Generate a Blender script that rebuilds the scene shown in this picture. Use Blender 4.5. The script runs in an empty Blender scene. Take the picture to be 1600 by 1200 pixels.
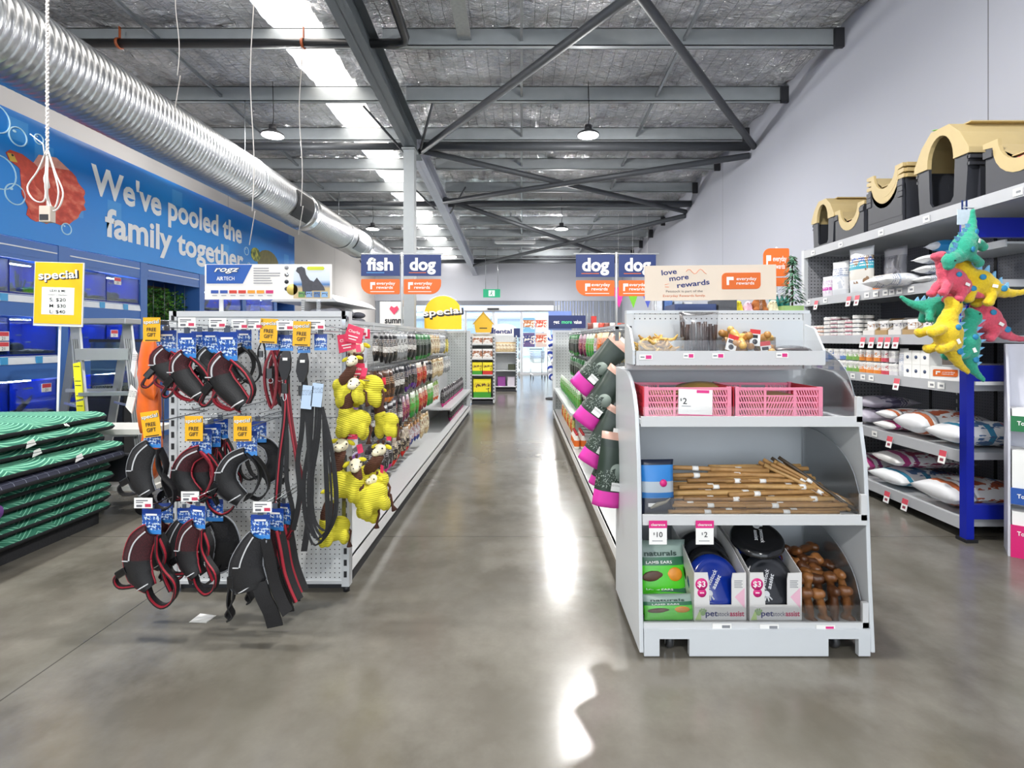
import bpy, math, random
from mathutils import noise as mnoise
from mathutils import Vector, Matrix, Euler
from mathutils.geometry import tessellate_polygon
from math import sin, cos, pi, radians as R
S = bpy.context.scene
COL = S.collection
rnd = random.Random(7)

# ------------------------------------------------------------------ camera, world, sun, exposure
EYE = 1.35
cam_data = bpy.data.cameras.new('camera')
cam_data.sensor_width = 36.0
cam_data.lens = 18.0                       # 800 px focal length over 1600 px
cam_data.shift_x = -15 / 1600
cam_data.shift_y = -70 / 1600
cam_data.clip_end = 200
cam = bpy.data.objects.new('camera', cam_data)
cam.location = (0, 0, EYE)
cam.rotation_euler = (R(90), 0, 0)
COL.objects.link(cam)
S.camera = cam

w = bpy.data.worlds.new('world'); S.world = w
w.use_nodes = True
w.node_tree.nodes['Background'].inputs[0].default_value = (0.86, 0.93, 1.0, 1)
w.node_tree.nodes['Background'].inputs[1].default_value = 2.7

sun_d = bpy.data.lights.new('sun', 'SUN'); sun_d.energy = 5; sun_d.angle = R(1); sun_d.color = (1, .97, .92)
sun = bpy.data.objects.new('sun', sun_d); sun.rotation_euler = (R(38), 0, R(-12)); COL.objects.link(sun)

S.view_settings.view_transform = 'Standard'
S.view_settings.look = 'None'
S.view_settings.gamma = 1
S.view_settings.use_curve_mapping = False
S.view_settings.exposure = 0.42
LAMP_W = 105.0
FILL_W = 68.0
SKYLIGHT = 4.0
S.cycles.use_denoising = True
S.cycles.max_bounces = 8
S.cycles.transparent_max_bounces = 12
S.cycles.caustics_reflective = False
S.cycles.caustics_refractive = False
S.cycles.sample_clamp_indirect = 6

def roof(y): return EYE + 4.10 - .0575 * y          # insulation
def purlin_bottom(y): return EYE + 3.88 - .0575 * y

LAMPS = [(x, y) for y in (-2.5, 2.4, 7.3, 12.2, 17.1) for x in (.95, -3.55)]
for lx, ly in LAMPS:
    zl = EYE + 3.38 - .0575 * ly
    d = bpy.data.lights.new('high_bay_light', 'AREA'); d.shape = 'DISK'; d.size = .26; d.energy = LAMP_W; d.color = (1, .98, .95)
    o = bpy.data.objects.new('high_bay_light', d); o.location = (lx, ly, zl - .075); COL.objects.link(o)
    d = bpy.data.lights.new('upper_fill_light', 'POINT'); d.shadow_soft_size = .05; d.energy = FILL_W; d.color = (1, .98, .96)   # added fill under each lamp, brightens the upper walls and ceiling
    o = bpy.data.objects.new('upper_fill_light', d); o.location = (lx, ly, zl - .14); COL.objects.link(o)

# ------------------------------------------------------------------ small helpers
def at(px, py, Y):
    """a photo pixel at depth Y, as a world point"""
    return Vector(((px - 815) / 800 * Y, Y, EYE + (530 - py) / 800 * Y))

def smooth(pts, n=5):
    """Catmull-Rom points through pts"""
    P = [Vector(p) for p in pts]; out = []; m = len(P)
    for i in range(m - 1):
        a, b, c, d = P[max(i - 1, 0)], P[i], P[i + 1], P[min(i + 2, m - 1)]
        for s in range(n):
            t = s / n; out.append(.5 * ((2 * b) + (c - a) * t + (2 * a - 5 * b + 4 * c - d) * t * t + (3 * b - a - 3 * c + d) * t ** 3))
    return out + [P[-1]]

def C(h):
    h = h.lstrip('#'); out = []
    for i in (0, 2, 4):
        c = int(h[i:i + 2], 16) / 255
        out.append(c / 12.92 if c <= .04045 else ((c + .055) / 1.055) ** 2.4)
    return (*out, 1)

class NT:
    def __init__(s, name):
        s.m = bpy.data.materials.new(name); s.m.use_nodes = True
        s.n = s.m.node_tree.nodes; s.l = s.m.node_tree.links
        s.b = s.n['Principled BSDF']
    def put(s, sock, v):
        if isinstance(v, bpy.types.NodeSocket): s.l.new(v, sock)
        elif v is not None:
            if hasattr(sock.default_value, '__len__') and not hasattr(v, '__len__'): v = (v, v, v)
            sock.default_value = v
    def math(s, op, a, b=None, c=None):
        n = s.n.new('ShaderNodeMath'); n.operation = op
        s.put(n.inputs[0], a)
        if b is not None: s.put(n.inputs[1], b)
        if c is not None: s.put(n.inputs[2], c)
        return n.outputs[0]
    def mix(s, f, a, b):
        n = s.n.new('ShaderNodeMix'); n.data_type = 'RGBA'
        s.put(n.inputs[0], f); s.put(n.inputs[6], a); s.put(n.inputs[7], b)
        return n.outputs[2]
    def co(s, kind='Object'):
        n = s.n.new('ShaderNodeTexCoord'); return n.outputs[kind]
    def xyz(s, v):
        n = s.n.new('ShaderNodeSeparateXYZ'); s.l.new(v, n.inputs[0]); return n.outputs
    def noise(s, v, scale, detail=3, rough=.5, dist=0):
        n = s.n.new('ShaderNodeTexNoise'); s.l.new(v, n.inputs['Vector'])
        n.inputs['Scale'].default_value = scale; n.inputs['Detail'].default_value = detail
        n.inputs['Roughness'].default_value = rough; n.inputs['Distortion'].default_value = dist
        return n.outputs[0]
    def scale(s, v, sc):
        n = s.n.new('ShaderNodeMapping'); s.l.new(v, n.inputs[0]); n.inputs['Scale'].default_value = sc; return n.outputs[0]
    def ramp(s, f, stops, const=False):
        n = s.n.new('ShaderNodeValToRGB'); s.l.new(f, n.inputs[0])
        if const: n.color_ramp.interpolation = 'CONSTANT'
        e = n.color_ramp.elements
        while len(e) < len(stops): e.new(.5)
        for k, (p, c) in enumerate(stops): e[k].position = p; e[k].color = c
        return n.outputs[0]
    def bump(s, h, strength=.3, dist=.01):
        n = s.n.new('ShaderNodeBump'); n.inputs['Strength'].default_value = strength; n.inputs['Distance'].default_value = dist
        s.l.new(h, n.inputs['Height']); s.l.new(n.outputs[0], s.b.inputs['Normal'])
    def set(s, col=None, rough=.5, metal=0, **kw):
        s.put(s.b.inputs['Base Color'], col); s.put(s.b.inputs['Roughness'], rough); s.put(s.b.inputs['Metallic'], metal)
        for k, v in kw.items(): s.put(s.b.inputs[k.replace('_', ' ')], v)
        return s.m

_mc = {}
def mat(col, rough=.5, metal=0, vary=.08, scale=12, bump=0, bscale=60, **kw):
    """plain surface with a little procedural mottling"""
    key = (col, rough, metal, vary, scale, bump, bscale, tuple(kw.items()))
    if key in _mc: return _mc[key]
    t = NT('surface_' + col.strip('#')); c = C(col); v = t.co()
    f = t.noise(v, scale, 2)
    a = tuple(min(1, x * (1 + vary)) for x in c[:3]) + (1,); b = tuple(x * (1 - vary) for x in c[:3]) + (1,)
    t.set(t.mix(f, b, a), rough, metal, **kw)
    if bump: t.bump(t.noise(v, bscale, 3), bump)
    _mc[key] = t.m
    return t.m

def emit(col, strength):
    key = ('e', col, strength)
    if key in _mc: return _mc[key]
    t = NT('glow'); t.set((0, 0, 0, 1), .5); t.put(t.b.inputs['Emission Color'], C(col)); t.put(t.b.inputs['Emission Strength'], strength)
    _mc[key] = t.m; return t.m

def pegmat(col, u, v, pitch=.025, hole=.0032, dark='#1c1c1e', off=.0):
    key = ('p', col, u, v, pitch, hole)
    if key in _mc: return _mc[key]
    t = NT('perforated_panel'); o = t.xyz(t.co())
    def cell(s):
        f = t.math('FRACT', t.math('ADD', t.math('MULTIPLY', s, 1 / pitch), 100.5 + off)); return t.math('MULTIPLY', t.math('SUBTRACT', f, .5), pitch)
    a, b = cell(o[u]), cell(o[v])
    d = t.math('SQRT', t.math('ADD', t.math('MULTIPLY', a, a), t.math('MULTIPLY', b, b)))
    h = t.math('LESS_THAN', d, hole)
    t.set(t.mix(h, C(col), C(dark)), .45)
    _mc[key] = t.m; return t.m

def printmat(name, bands, blob=None, ink=None, rough=.35, bscale=9, axis=2, ths=.56):
    """packet print: constant colour bands up the pack, blobs of picture colour, small lines of ink"""
    key = ('pr', name)
    if key in _mc: return _mc[key]
    t = NT('print_' + name); g = t.co('Generated'); x = t.xyz(g)
    z = x[axis]
    c = t.ramp(z, [(p, C(q)) for p, q in bands], True) if len(bands) > 1 else C(bands[0][1])
    if blob:
        f = t.noise(g, bscale, 2, .5, .4)
        zz = t.math('MULTIPLY', t.math('GREATER_THAN', z, .22), t.math('LESS_THAN', z, .8))
        c = t.mix(t.math('MULTIPLY', t.math('GREATER_THAN', f, ths), zz), c, C(blob))
    if ink:
        ln = t.math('LESS_THAN', t.math('FRACT', t.math('MULTIPLY', z, 17)), .45)
        n = t.noise(t.scale(g, (40, 40, 17)), 1, 1)
        zone = t.math('LESS_THAN', t.math('ABSOLUTE', t.math('SUBTRACT', z, .68)), .12)
        k = t.math('MULTIPLY', t.math('MULTIPLY', ln, t.math('GREATER_THAN', n, .5)), zone)
        c = t.mix(k, c, C(ink))
    t.set(c, rough)
    _mc[key] = t.m; return t.m

def glassmat(name, tint='#ffffff', amount=.12, rough=.03):
    key = ('g', name)
    if key in _mc: return _mc[key]
    t = NT(name); n, l = t.n, t.l
    tr = n.new('ShaderNodeBsdfTransparent'); tr.inputs[0].default_value = C(tint)
    gl = n.new('ShaderNodeBsdfGlossy'); gl.inputs['Roughness'].default_value = rough
    fr = n.new('ShaderNodeFresnel'); fr.inputs[0].default_value = 1.45
    f = t.math('ADD', t.math('MULTIPLY', fr.outputs[0], .7), amount * .3)
    mx = n.new('ShaderNodeMixShader'); l.new(f, mx.inputs[0]); l.new(tr.outputs[0], mx.inputs[1]); l.new(gl.outputs[0], mx.inputs[2])
    l.new(mx.outputs[0], n['Material Output'].inputs[0])
    _mc[key] = t.m; return t.m

class MB:
    """collects shapes and links them as ONE mesh object"""
    def __init__(s): s.v = []; s.f = []; s.mi = []; s.sm = []
    def add(s, vs, fs, mi=0, smooth=False, M=None):
        b = len(s.v)
        s.v += [tuple(M @ Vector(p)) for p in vs] if M is not None else [tuple(p) for p in vs]
        for f in fs: s.f.append(tuple(b + i for i in f)); s.mi.append(mi); s.sm.append(smooth)
        return s
    def box(s, x0, x1, y0, y1, z0, z1, mi=0, M=None):
        vs = [(x, y, z) for x in (x0, x1) for y in (y0, y1) for z in (z0, z1)]
        return s.add(vs, [(0, 1, 3, 2), (4, 6, 7, 5), (0, 4, 5, 1), (2, 3, 7, 6), (0, 2, 6, 4), (1, 5, 7, 3)], mi, False, M)
    def rbox(s, x0, x1, y0, y1, z0, z1, r, mi=0, M=None, n=3):
        """box with vertical edges rounded"""
        pts = []
        for cx, cy, a0 in ((x1 - r, y1 - r, 0), (x0 + r, y1 - r, 90), (x0 + r, y0 + r, 180), (x1 - r, y0 + r, 270)):
            for k in range(n + 1): a = R(a0 + 90 * k / n); pts.append((cx + r * cos(a), cy + r * sin(a)))
        return s.prism(pts, 2, z0, z1, mi, M)
    def prism(s, poly, axis, d0, d1, mi=0, M=None, smooth=False):
        """polygon in the two other axes (in x,y,z order), pushed along axis"""
        def p3(p, d):
            return ((d, p[0], p[1]), (p[0], d, p[1]), (p[0], p[1], d))[axis]
        n = len(poly)
        vs = [p3(p, d0) for p in poly] + [p3(p, d1) for p in poly]
        tri = tessellate_polygon([[Vector((p[0], p[1], 0)) for p in poly]])
        area = sum(poly[i][0] * poly[(i + 1) % n][1] - poly[(i + 1) % n][0] * poly[i][1] for i in range(n))
        fs = []
        flip = (area > 0) != (axis == 1)
        for t in tri:
            a, b, c = t
            ar = (poly[b][0] - poly[a][0]) * (poly[c][1] - poly[a][1]) - (poly[b][1] - poly[a][1]) * (poly[c][0] - poly[a][0])
            if (ar > 0) != (axis == 1): b, c = c, b
            fs += [(a, b, c), (n + a, n + c, n + b)]
        s.add(vs, fs, mi, False, M)
        b0 = len(s.v) - 2 * n
        for i in range(n):
            j = (i + 1) % n
            q = (i, j, n + j, n + i) if flip else (j, i, n + i, n + j)
            s.f.append(tuple(b0 + k for k in q)); s.mi.append(mi); s.sm.append(smooth)
        return s
    def cyl(s, p0, p1, r, n=12, mi=0, r1=None, M=None, smooth=True):
        return s.tube([p0, p1], r, n, mi, [r, r if r1 is None else r1], M, smooth)
    def tube(s, pts, r, n=8, mi=0, radii=None, M=None, smooth=True, flat=1.0, up=None, closed=False):
        pts = [Vector(p) for p in pts]; m = len(pts); vs = []; fs = []
        pu = None
        for i in range(m):
            if closed: t = pts[(i + 1) % m] - pts[i - 1]
            else: t = pts[min(i + 1, m - 1)] - pts[max(i - 1, 0)]
            t = t.normalized() if t.length > 1e-9 else Vector((0, 0, 1))
            if pu is None:
                u = Vector(up) if up else (Vector((0, 0, 1)) if abs(t.z) < .9 else Vector((0, 1, 0)))
            else: u = pu
            u = (u - t * u.dot(t))
            u = u.normalized() if u.length > 1e-6 else t.orthogonal().normalized()
            pu = u; b = t.cross(u); rr = radii[i] if radii else r
            for k in range(n):
                a = 2 * pi * (k + .5) / n
                vs.append(pts[i] + u * cos(a) * rr + b * sin(a) * rr * flat)
        mm = m if closed else m - 1
        for i in range(mm):
            j = (i + 1) % m
            for k in range(n):
                q = (k + 1) % n
                fs.append((i * n + k, i * n + q, j * n + q, j * n + k))
        if not closed:
            fs.append(tuple(reversed(range(n)))); fs.append(tuple((m - 1) * n + k for k in range(n)))
        return s.add(vs, fs, mi, smooth, M)
    def ribbon(s, pts, width, th=.004, side=(0, 1, 0), mi=0, widths=None, M=None, closed=False):
        """webbing: flat band along pts; side = across direction"""
        pts = [Vector(p) for p in pts]; m = len(pts); vs = []; fs = []; sd = Vector(side).normalized()
        for i in range(m):
            t = (pts[(i + 1) % m] - pts[i - 1]) if closed else (pts[min(i + 1, m - 1)] - pts[max(i - 1, 0)])
            t.normalize(); a = (sd - t * sd.dot(t))
            a = a.normalized() if a.length > 1e-5 else t.orthogonal().normalized()
            nrm = t.cross(a); wd = (widths[i] if widths else width) / 2
            for x, y in ((-wd, -th / 2), (wd, -th / 2), (wd, th / 2), (-wd, th / 2)): vs.append(pts[i] + a * x + nrm * y)
        mm = m if closed else m - 1
        for i in range(mm):
            j = (i + 1) % m
            for k in range(4): q = (k + 1) % 4; fs.append((i * 4 + k, i * 4 + q, j * 4 + q, j * 4 + k))
        if not closed: fs += [(3, 2, 1, 0), tuple((m - 1) * 4 + k for k in range(4))]
        return s.add(vs, fs, mi, False, M)
    def lathe(s, prof, n=24, mi=0, M=None, axis=2, smooth=True, mis=None):
        vs = []; fs = []; m = len(prof)
        for r, z in prof:
            for k in range(n):
                a = 2 * pi * k / n; p = (r * cos(a), r * sin(a), z)
                if axis == 1: p = (p[0], z, p[1])
                if axis == 0: p = (z, p[0], p[1])
                vs.append(p)
        b0 = len(s.v)
        s.add(vs, [], mi, smooth, M)
        for i in range(m - 1):
            for k in range(n):
                q = (k + 1) % n; f = (i * n + k, i * n + q, (i + 1) * n + q, (i + 1) * n + k)
                if axis == 1: f = f[::-1]
                s.f.append(tuple(b0 + x for x in f)); s.mi.append(mis[i] if mis else mi); s.sm.append(smooth)
        return s
    def ell(s, c, r, mi=0, nu=14, nv=9, M=None, rot=None):
        q = (Euler([R(a) for a in rot]).to_matrix() if rot else Matrix.Identity(3)); vs = []; fs = []
        for j in range(nv + 1):
            th = pi * j / nv
            for k in range(nu):
                a = 2 * pi * k / nu
                vs.append(Vector(c) + q @ Vector((r[0] * sin(th) * cos(a), r[1] * sin(th) * sin(a), r[2] * cos(th))))
        for j in range(nv):
            for k in range(nu):
                e = (k + 1) % nu; fs.append((j * nu + k, (j + 1) * nu + k, (j + 1) * nu + e, j * nu + e))
        return s.add(vs, fs, mi, True, M)
    def bag(s, w, h, d, mi=0, nu=8, nv=10, gusset=.0, crimp=.06, sag=0, seed=0, M=None, bands=None, lean=0):
        """filled packet standing in x (width), z (height), fat along y; gusset widens the bottom"""
        q = random.Random(seed); vs = []; fs = []
        jit = [[q.uniform(-1, 1) for _ in range(nu + 1)] for _ in range(nv + 1)]
        for sgn in (-1, 1):
            for j in range(nv + 1):
                v = j / nv; z = h * v
                fat = (max(0, 1 - ((v - .42) / .58) ** 2) ** .6 if v > .42 else (gusset + (1 - gusset) * max(0, 1 - ((.42 - v) / .42) ** 2) ** .6))
                if v > 1 - crimp: fat = 0
                for i in range(nu + 1):
                    u = 2 * i / nu - 1
                    e = max(0, 1 - abs(u) ** 2.6) ** .7
                    t = d / 2 * fat * e + .0012
                    ww = w / 2 * (1 - .06 * fat)
                    vs.append((u * ww, sgn * (t + jit[j][i] * .035 * d * e * fat) + sag * sin(v * pi) + lean * v * v, z))
        N = (nu + 1) * (nv + 1); b0 = len(s.v)
        s.add(vs, [], mi, True, M)
        def bm(v):
            if not bands: return mi
            for p, k in bands:
                if v <= p: return k
            return bands[-1][1]
        def put(f, j): s.f.append(tuple(b0 + x for x in f)); s.mi.append(bm((j + .5) / nv)); s.sm.append(True)
        for j in range(nv):
            for i in range(nu):
                a = j * (nu + 1) + i
                put((a, a + 1, a + nu + 2, a + nu + 1), j); put((N + a, N + a + nu + 1, N + a + nu + 2, N + a + 1), j)
            for i in (0, nu):
                a = j * (nu + 1) + i; f = (a, a + nu + 1, N + a + nu + 1, N + a)
                put(f if i == 0 else f[::-1], j)
        for i in range(nu):
            put((i + 1, i, N + i, N + i + 1), 0); t = nv * (nu + 1) + i; put((t, t + 1, N + t + 1, N + t), nv - 1)
        return s
    def build(s, name, mats, parent=None, loc=(0, 0, 0), rot=(0, 0, 0), bevel=0, bseg=2):
        me = bpy.data.meshes.new(name); me.from_pydata(s.v, [], s.f)
        for mm in (mats if isinstance(mats, (list, tuple)) else [mats]): me.materials.append(mm)
        me.polygons.foreach_set('material_index', s.mi); me.polygons.foreach_set('use_smooth', s.sm); me.update()
        o = bpy.data.objects.new(name, me); COL.objects.link(o); o.parent = parent; o.location = loc; o.rotation_euler = rot
        if bevel:
            b = o.modifiers.new('bevel', 'BEVEL'); b.width = bevel; b.segments = bseg; b.limit_method = 'ANGLE'; b.angle_limit = R(40)
        return o

def tag(o, label, cat, group=None):
    o['label'] = label; o['category'] = cat
    if group: o['group'] = group
    return o
def struct(o):
    o['kind'] = 'structure'; return o
def thing(name, label, cat, loc=(0, 0, 0), rot=(0, 0, 0), group=None, scale=None):
    o = bpy.data.objects.new(name, None); COL.objects.link(o); o.empty_display_size = .05
    o.location = loc; o.rotation_euler = rot
    if scale: o.scale = (scale,) * 3 if not hasattr(scale, '__len__') else scale
    return tag(o, label, cat, group)
_kids = {}
def dup(root, label=None, loc=None, rot=None, group=None, scale=None):
    """a copy of a thing with copies of its parts and sub-parts"""
    def cp(o, par):
        c = o.copy(); COL.objects.link(c)
        if par is not None:
            c.parent = par
        for ch in o.children: cp(ch, c)
        return c
    r = cp(root, None)
    if loc is not None: r.location = loc
    if rot is not None: r.rotation_euler = rot
    if label: r['label'] = label
    if group: r['group'] = group
    if scale is not None: r.scale = (scale,) * 3 if not hasattr(scale, '__len__') else scale
    return r
class Kind:
    """first use places the thing itself, later uses copies of it"""
    def __init__(s, make): s.make = make; s.proto = None
    def put(s, label, loc, rot=(0, 0, 0), group=None, scale=None):
        if s.proto is None:
            s.proto = s.make()
            r = s.proto; r.location = loc; r.rotation_euler = rot; r['label'] = label
            if group: r['group'] = group
            if scale is not None: r.scale = (scale,) * 3 if not hasattr(scale, '__len__') else scale
            return r
        return dup(s.proto, label, loc, rot, group, scale if scale is not None else (1, 1, 1))

_tx = {}
def text(name, body, h, m, parent, loc, face='-y', width=None, bold=.0, shear=0, align='CENTER', depth=.0008, spin=0, space=1.0):
    """raised lettering; h = cap height; width stretches the line; origin at centre of the baseline"""
    key = (body, round(h, 4), width, bold, shear, align, depth, space, m.name)
    if key not in _tx:
        c = bpy.data.curves.new('lettering', 'FONT'); c.body = body; c.size = 1; c.align_x = align; c.offset = bold; c.shear = shear
        c.extrude = 0; c.resolution_u = 3; c.space_line = space
        t = bpy.data.objects.new('t', c); COL.objects.link(t)
        dg = bpy.context.evaluated_depsgraph_get(); dg.update()
        me = bpy.data.meshes.new_from_object(t.evaluated_get(dg))
        bpy.data.objects.remove(t); bpy.data.curves.remove(c)
        xs = [v.co.x for v in me.vertices]; k = h / .70
        kx = width / (max(xs) - min(xs)) if width else k
        for v in me.vertices: v.co = (v.co.x * kx, v.co.y * k, depth)
        me.materials.clear(); me.materials.append(m); me.name = name
        _tx[key] = me
    rot = {'-y': (R(90), 0, 0), '+x': (R(90), 0, R(90)), '-x': (R(90), 0, R(-90)), 'up': (0, 0, 0)}[face]
    q = Euler(rot).to_matrix() @ Matrix.Rotation(R(spin), 3, 'Z')
    o = bpy.data.objects.new(name, _tx[key]); COL.objects.link(o); o.parent = parent; o.location = loc; o.rotation_euler = q.to_euler()
    return o

def blob(name, ells, m, parent=None, vox=.008, smooth=3, loc=(0, 0, 0)):
    """overlapping ellipsoids fused into one continuous skin"""
    b = MB()
    for e in ells: b.ell(e[0], e[1], rot=e[2] if len(e) > 2 else None)
    o = b.build(name, m)
    r = o.modifiers.new('r', 'REMESH'); r.mode = 'VOXEL'; r.voxel_size = vox; r.use_smooth_shade = True
    s = o.modifiers.new('s', 'SMOOTH'); s.iterations = smooth; s.factor = .6
    dg = bpy.context.evaluated_depsgraph_get(); dg.update()
    me = bpy.data.meshes.new_from_object(o.evaluated_get(dg)); me.name = name
    if not me.materials: me.materials.append(m)
    for p in me.polygons: p.use_smooth = True
    old = o.data; o.modifiers.clear(); o.data = me; bpy.data.meshes.remove(old)
    o.parent = parent; o.location = loc
    return o

# ------------------------------------------------------------------ shared materials
WHITE = mat('#cdcfd0', .4, vary=.02); SHELFW = mat('#c6c9cb', .35, vary=.03); PALE = mat('#c9ccce', .4, vary=.03)
BLACK = mat('#17171a', .5); DARK = mat('#2a2b2f', .55); STEEL = mat('#b9bcbf', .25, 1.0); GALV = mat('#9da2a5', .4, .85, vary=.18, scale=30)
INK = mat('#1b1c22', .6); PAPER = mat('#efefec', .6, vary=.02); RED = mat('#b3232b', .5); GREY = mat('#85888d', .5)
PEG_Y = pegmat('#d2d5d6', 0, 2); PEG_X = pegmat('#c9cbcb', 1, 2); PEG_DARK = pegmat('#7d7e86', 1, 2, dark='#141416')
YELLOW = mat('#f0b417', .5, vary=.04); ORANGE = mat('#dc6719', .5, vary=.03); NAVY = mat('#0f2c6a', .45, vary=.03); BLUE = mat('#0d3f9a', .4)
PINK = mat('#d6287f', .45); RACKBLUE = mat('#0b1f9e', .35, vary=.04); AQBLUE = mat('#3f6db4', .4, vary=.04)
CLEAR = glassmat('clear_plastic', '#ffffff', .15, .12); GLASS = glassmat('glass', '#eef6f6', .1, .02)
# ------------------------------------------------------------------ the setting
def floor_mat():
    t = NT('polished_concrete'); v = t.co(); o = t.xyz(v)
    n1 = t.noise(v, .7, 5, .6); n2 = t.noise(v, 3.0, 6, .6); n3 = t.noise(v, 60, 3, .6)
    n4 = t.noise(t.scale(v, (1.2, .5, 1)), 1.8, 4, .55)
    c = t.ramp(n1, [(.32, C('#56524a')), (.5, C('#6a665e')), (.66, C('#7c7a73'))])
    c = t.mix(t.math('MULTIPLY', t.math('SUBTRACT', n2, .42), 2.2), c, C('#85827a'))
    c = t.mix(t.math('MULTIPLY', t.math('MAXIMUM', t.math('SUBTRACT', n4, .46), 0), 2.0), c, C('#5a574c'))
    c = t.mix(t.math('MULTIPLY', t.math('SUBTRACT', n3, .3), .35), c, C('#5d5b56'))
    j1 = t.math('LESS_THAN', t.math('ABSOLUTE', t.math('SUBTRACT', t.math('FRACT', t.math('DIVIDE', t.math('ADD', o[0], 61.95), 6.0)), 0)), .0012)
    j2 = t.math('LESS_THAN', t.math('ABSOLUTE', t.math('SUBTRACT', t.math('FRACT', t.math('DIVIDE', t.math('ADD', o[1], 56.5), 6.0)), 0)), .0012)
    j = t.math('MAXIMUM', j1, j2)
    c = t.mix(t.math('MULTIPLY', j, .75), c, C('#35322c'))
    t.set(c, t.math('ADD', .175, t.math('MULTIPLY', n2, .04)))
    t.b.inputs['Specular IOR Level'].default_value = .6
    t.bump(t.noise(v, 9, 3), .03, .02)
    return t.m
struct(MB().box(-5.62, 3.85, -7, 19.7, -.1, 0).build('floor', floor_mat()))

def wall_mat(col):
    t = NT('painted_wall'); v = t.co(); o = t.xyz(v)
    n = t.noise(v, 1.3, 4)
    seam = t.math('LESS_THAN', t.math('FRACT', t.math('DIVIDE', t.math('ADD', o[1], 51.58), 5.58)), .0018)
    c = t.mix(n, C(col), tuple(x * .93 for x in C(col)[:3]) + (1,))
    t.set(t.mix(t.math('MULTIPLY', seam, .8), c, C('#55565a')), .75); t.bump(t.noise(v, 90, 2), .05, .002)
    return t.m
WALL_R = wall_mat('#b9bcc7'); WALL_L = wall_mat('#c6c2bf')
wr = MB(); wr.prism([(-7, 0), (19.7, 0), (19.7, roof(19.7) + .1), (-7, roof(-7) + .1)], 0, 3.85, 4.05)
struct(wr.build('wall_right', WALL_R))
wl = MB(); wl.prism([(-7, 0), (19.7, 0), (19.7, roof(19.7) + .1), (-7, roof(-7) + .1)], 0, -5.82, -5.62)
struct(wl.build('wall_left', WALL_L))
# end wall above and beside the entrance
HEAD = 2.82
fw = MB(); fw.box(-5.62, 3.85, 19.6, 19.8, HEAD, roof(19.6) + .1)
struct(fw.build('wall_back', mat('#b4b7c0', .7, vary=.03, scale=2)))
fs = MB()
for k in range(24): fs.box(1.22 + k * .11, 1.315 + k * .11, 19.62 + .02 * (k % 2), 19.72, 0, HEAD)
for k in range(6): fs.box(-5.6 + k * .11, -5.505 + k * .11, 19.62 + .02 * (k % 2), 19.72, 0, HEAD)
struct(fs.build('trim_1', mat('#8d9299', .5, vary=.06)))
struct(MB().box(-5.0, 1.22, 19.55, 19.62, HEAD - .18, HEAD).build('trim_2', mat('#6d7077', .5)))

# foil insulation under the roof, with a gap for the skylight strip
def foil_mat():
    t = NT('silver_foil_insulation'); v = t.co(); o = t.xyz(v)
    big = t.noise(v, 1.1, 3, .5, .3)
    wr = t.noise(t.scale(v, (1, 1.7, 1)), 5.5, 5, .62, 1.6)
    fine = t.noise(t.scale(v, (1, 2.2, 1)), 20, 3, .6, 1)
    col = t.ramp(big, [(.3, C('#bfc0c2')), (.55, C('#e8e8ea')), (.75, C('#fafaf8'))])
    def wire(s, p): return t.math('LESS_THAN', t.math('FRACT', t.math('ADD', t.math('DIVIDE', s, p), 50)), .0032 / p)
    wires = t.math('MAXIMUM', wire(o[0], .15), wire(o[1], .30))
    col = t.mix(wires, col, C('#2a2a2a'))
    t.set(col, t.math('ADD', .17, t.math('MULTIPLY', wires, .4)), t.math('SUBTRACT', .93, t.math('MULTIPLY', wires, .7)))
    h = t.math('ADD', wr, t.math('MULTIPLY', fine, .3))
    t.bump(h, 1.0, .075)
    return t.m
FOIL = foil_mat()
PUR = [6.15 + 1.27 * k for k in range(-9, 11)]
def foil(name, x0, x1):
    b = MB(); nx = max(2, int((x1 - x0) / .065)); ys = []
    y = -7.0
    while y < 19.65: ys.append(y); y += .0635 if 2.5 < y < 11.2 else .127
    ys.append(19.65); q = random.Random(3); vs = []
    for yy in ys:
        ph = ((yy - 6.15) / 1.27) % 1
        sag = -.075 * sin(pi * ph) ** .8
        for i in range(nx + 1):
            x = x0 + (x1 - x0) * i / nx
            p_ = Vector((x * 2.6, yy * 2.0 + x * .8, 0)); a_ = mnoise.noise(p_); c_ = mnoise.noise(p_ * 2.7 + Vector((9, 3, 0)))
            d_ = mnoise.noise(Vector((x * .9, yy * .5, 4)))
            vs.append((x, yy, roof(yy) + .05 + sag * (1 + .5 * d_) + .085 * (.5 - abs(a_)) + .045 * (.5 - abs(c_)) - .04))
    fs = [(j * (nx + 1) + i, (j + 1) * (nx + 1) + i, (j + 1) * (nx + 1) + i + 1, j * (nx + 1) + i + 1) for j in range(len(ys) - 1) for i in range(nx)]
    b.add(vs, fs, 0, True); return struct(b.build(name, FOIL))
foil('ceiling', -5.62, -3.01); foil('ceiling_2', -2.40, 3.85)
sk = MB(); sk.add([(-3.03, -7, roof(-7) + .09), (-2.38, -7, roof(-7) + .09), (-2.38, 19.65, roof(19.65) + .09), (-3.03, 19.65, roof(19.65) + .09)], [(0, 3, 2, 1)])
tt = NT('translucent_roof_sheet'); vv = tt.co(); oo = tt.xyz(vv)
rib = tt.math('LESS_THAN', tt.math('FRACT', tt.math('MULTIPLY', oo[0], 9)), .12)
cc = tt.mix(tt.noise(vv, .8, 3), C('#ffffff'), C('#ffeeda')); cc = tt.mix(tt.math('MULTIPLY', rib, .2), cc, C('#cfc4b4'))
tt.set((.6, .6, .6, 1), .5); tt.put(tt.b.inputs['Emission Color'], cc); tt.b.inputs['Emission Strength'].default_value = SKYLIGHT
o = struct(sk.build('window_1', tt.m)); o['label'] = 'translucent skylight strip in the roof'

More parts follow.
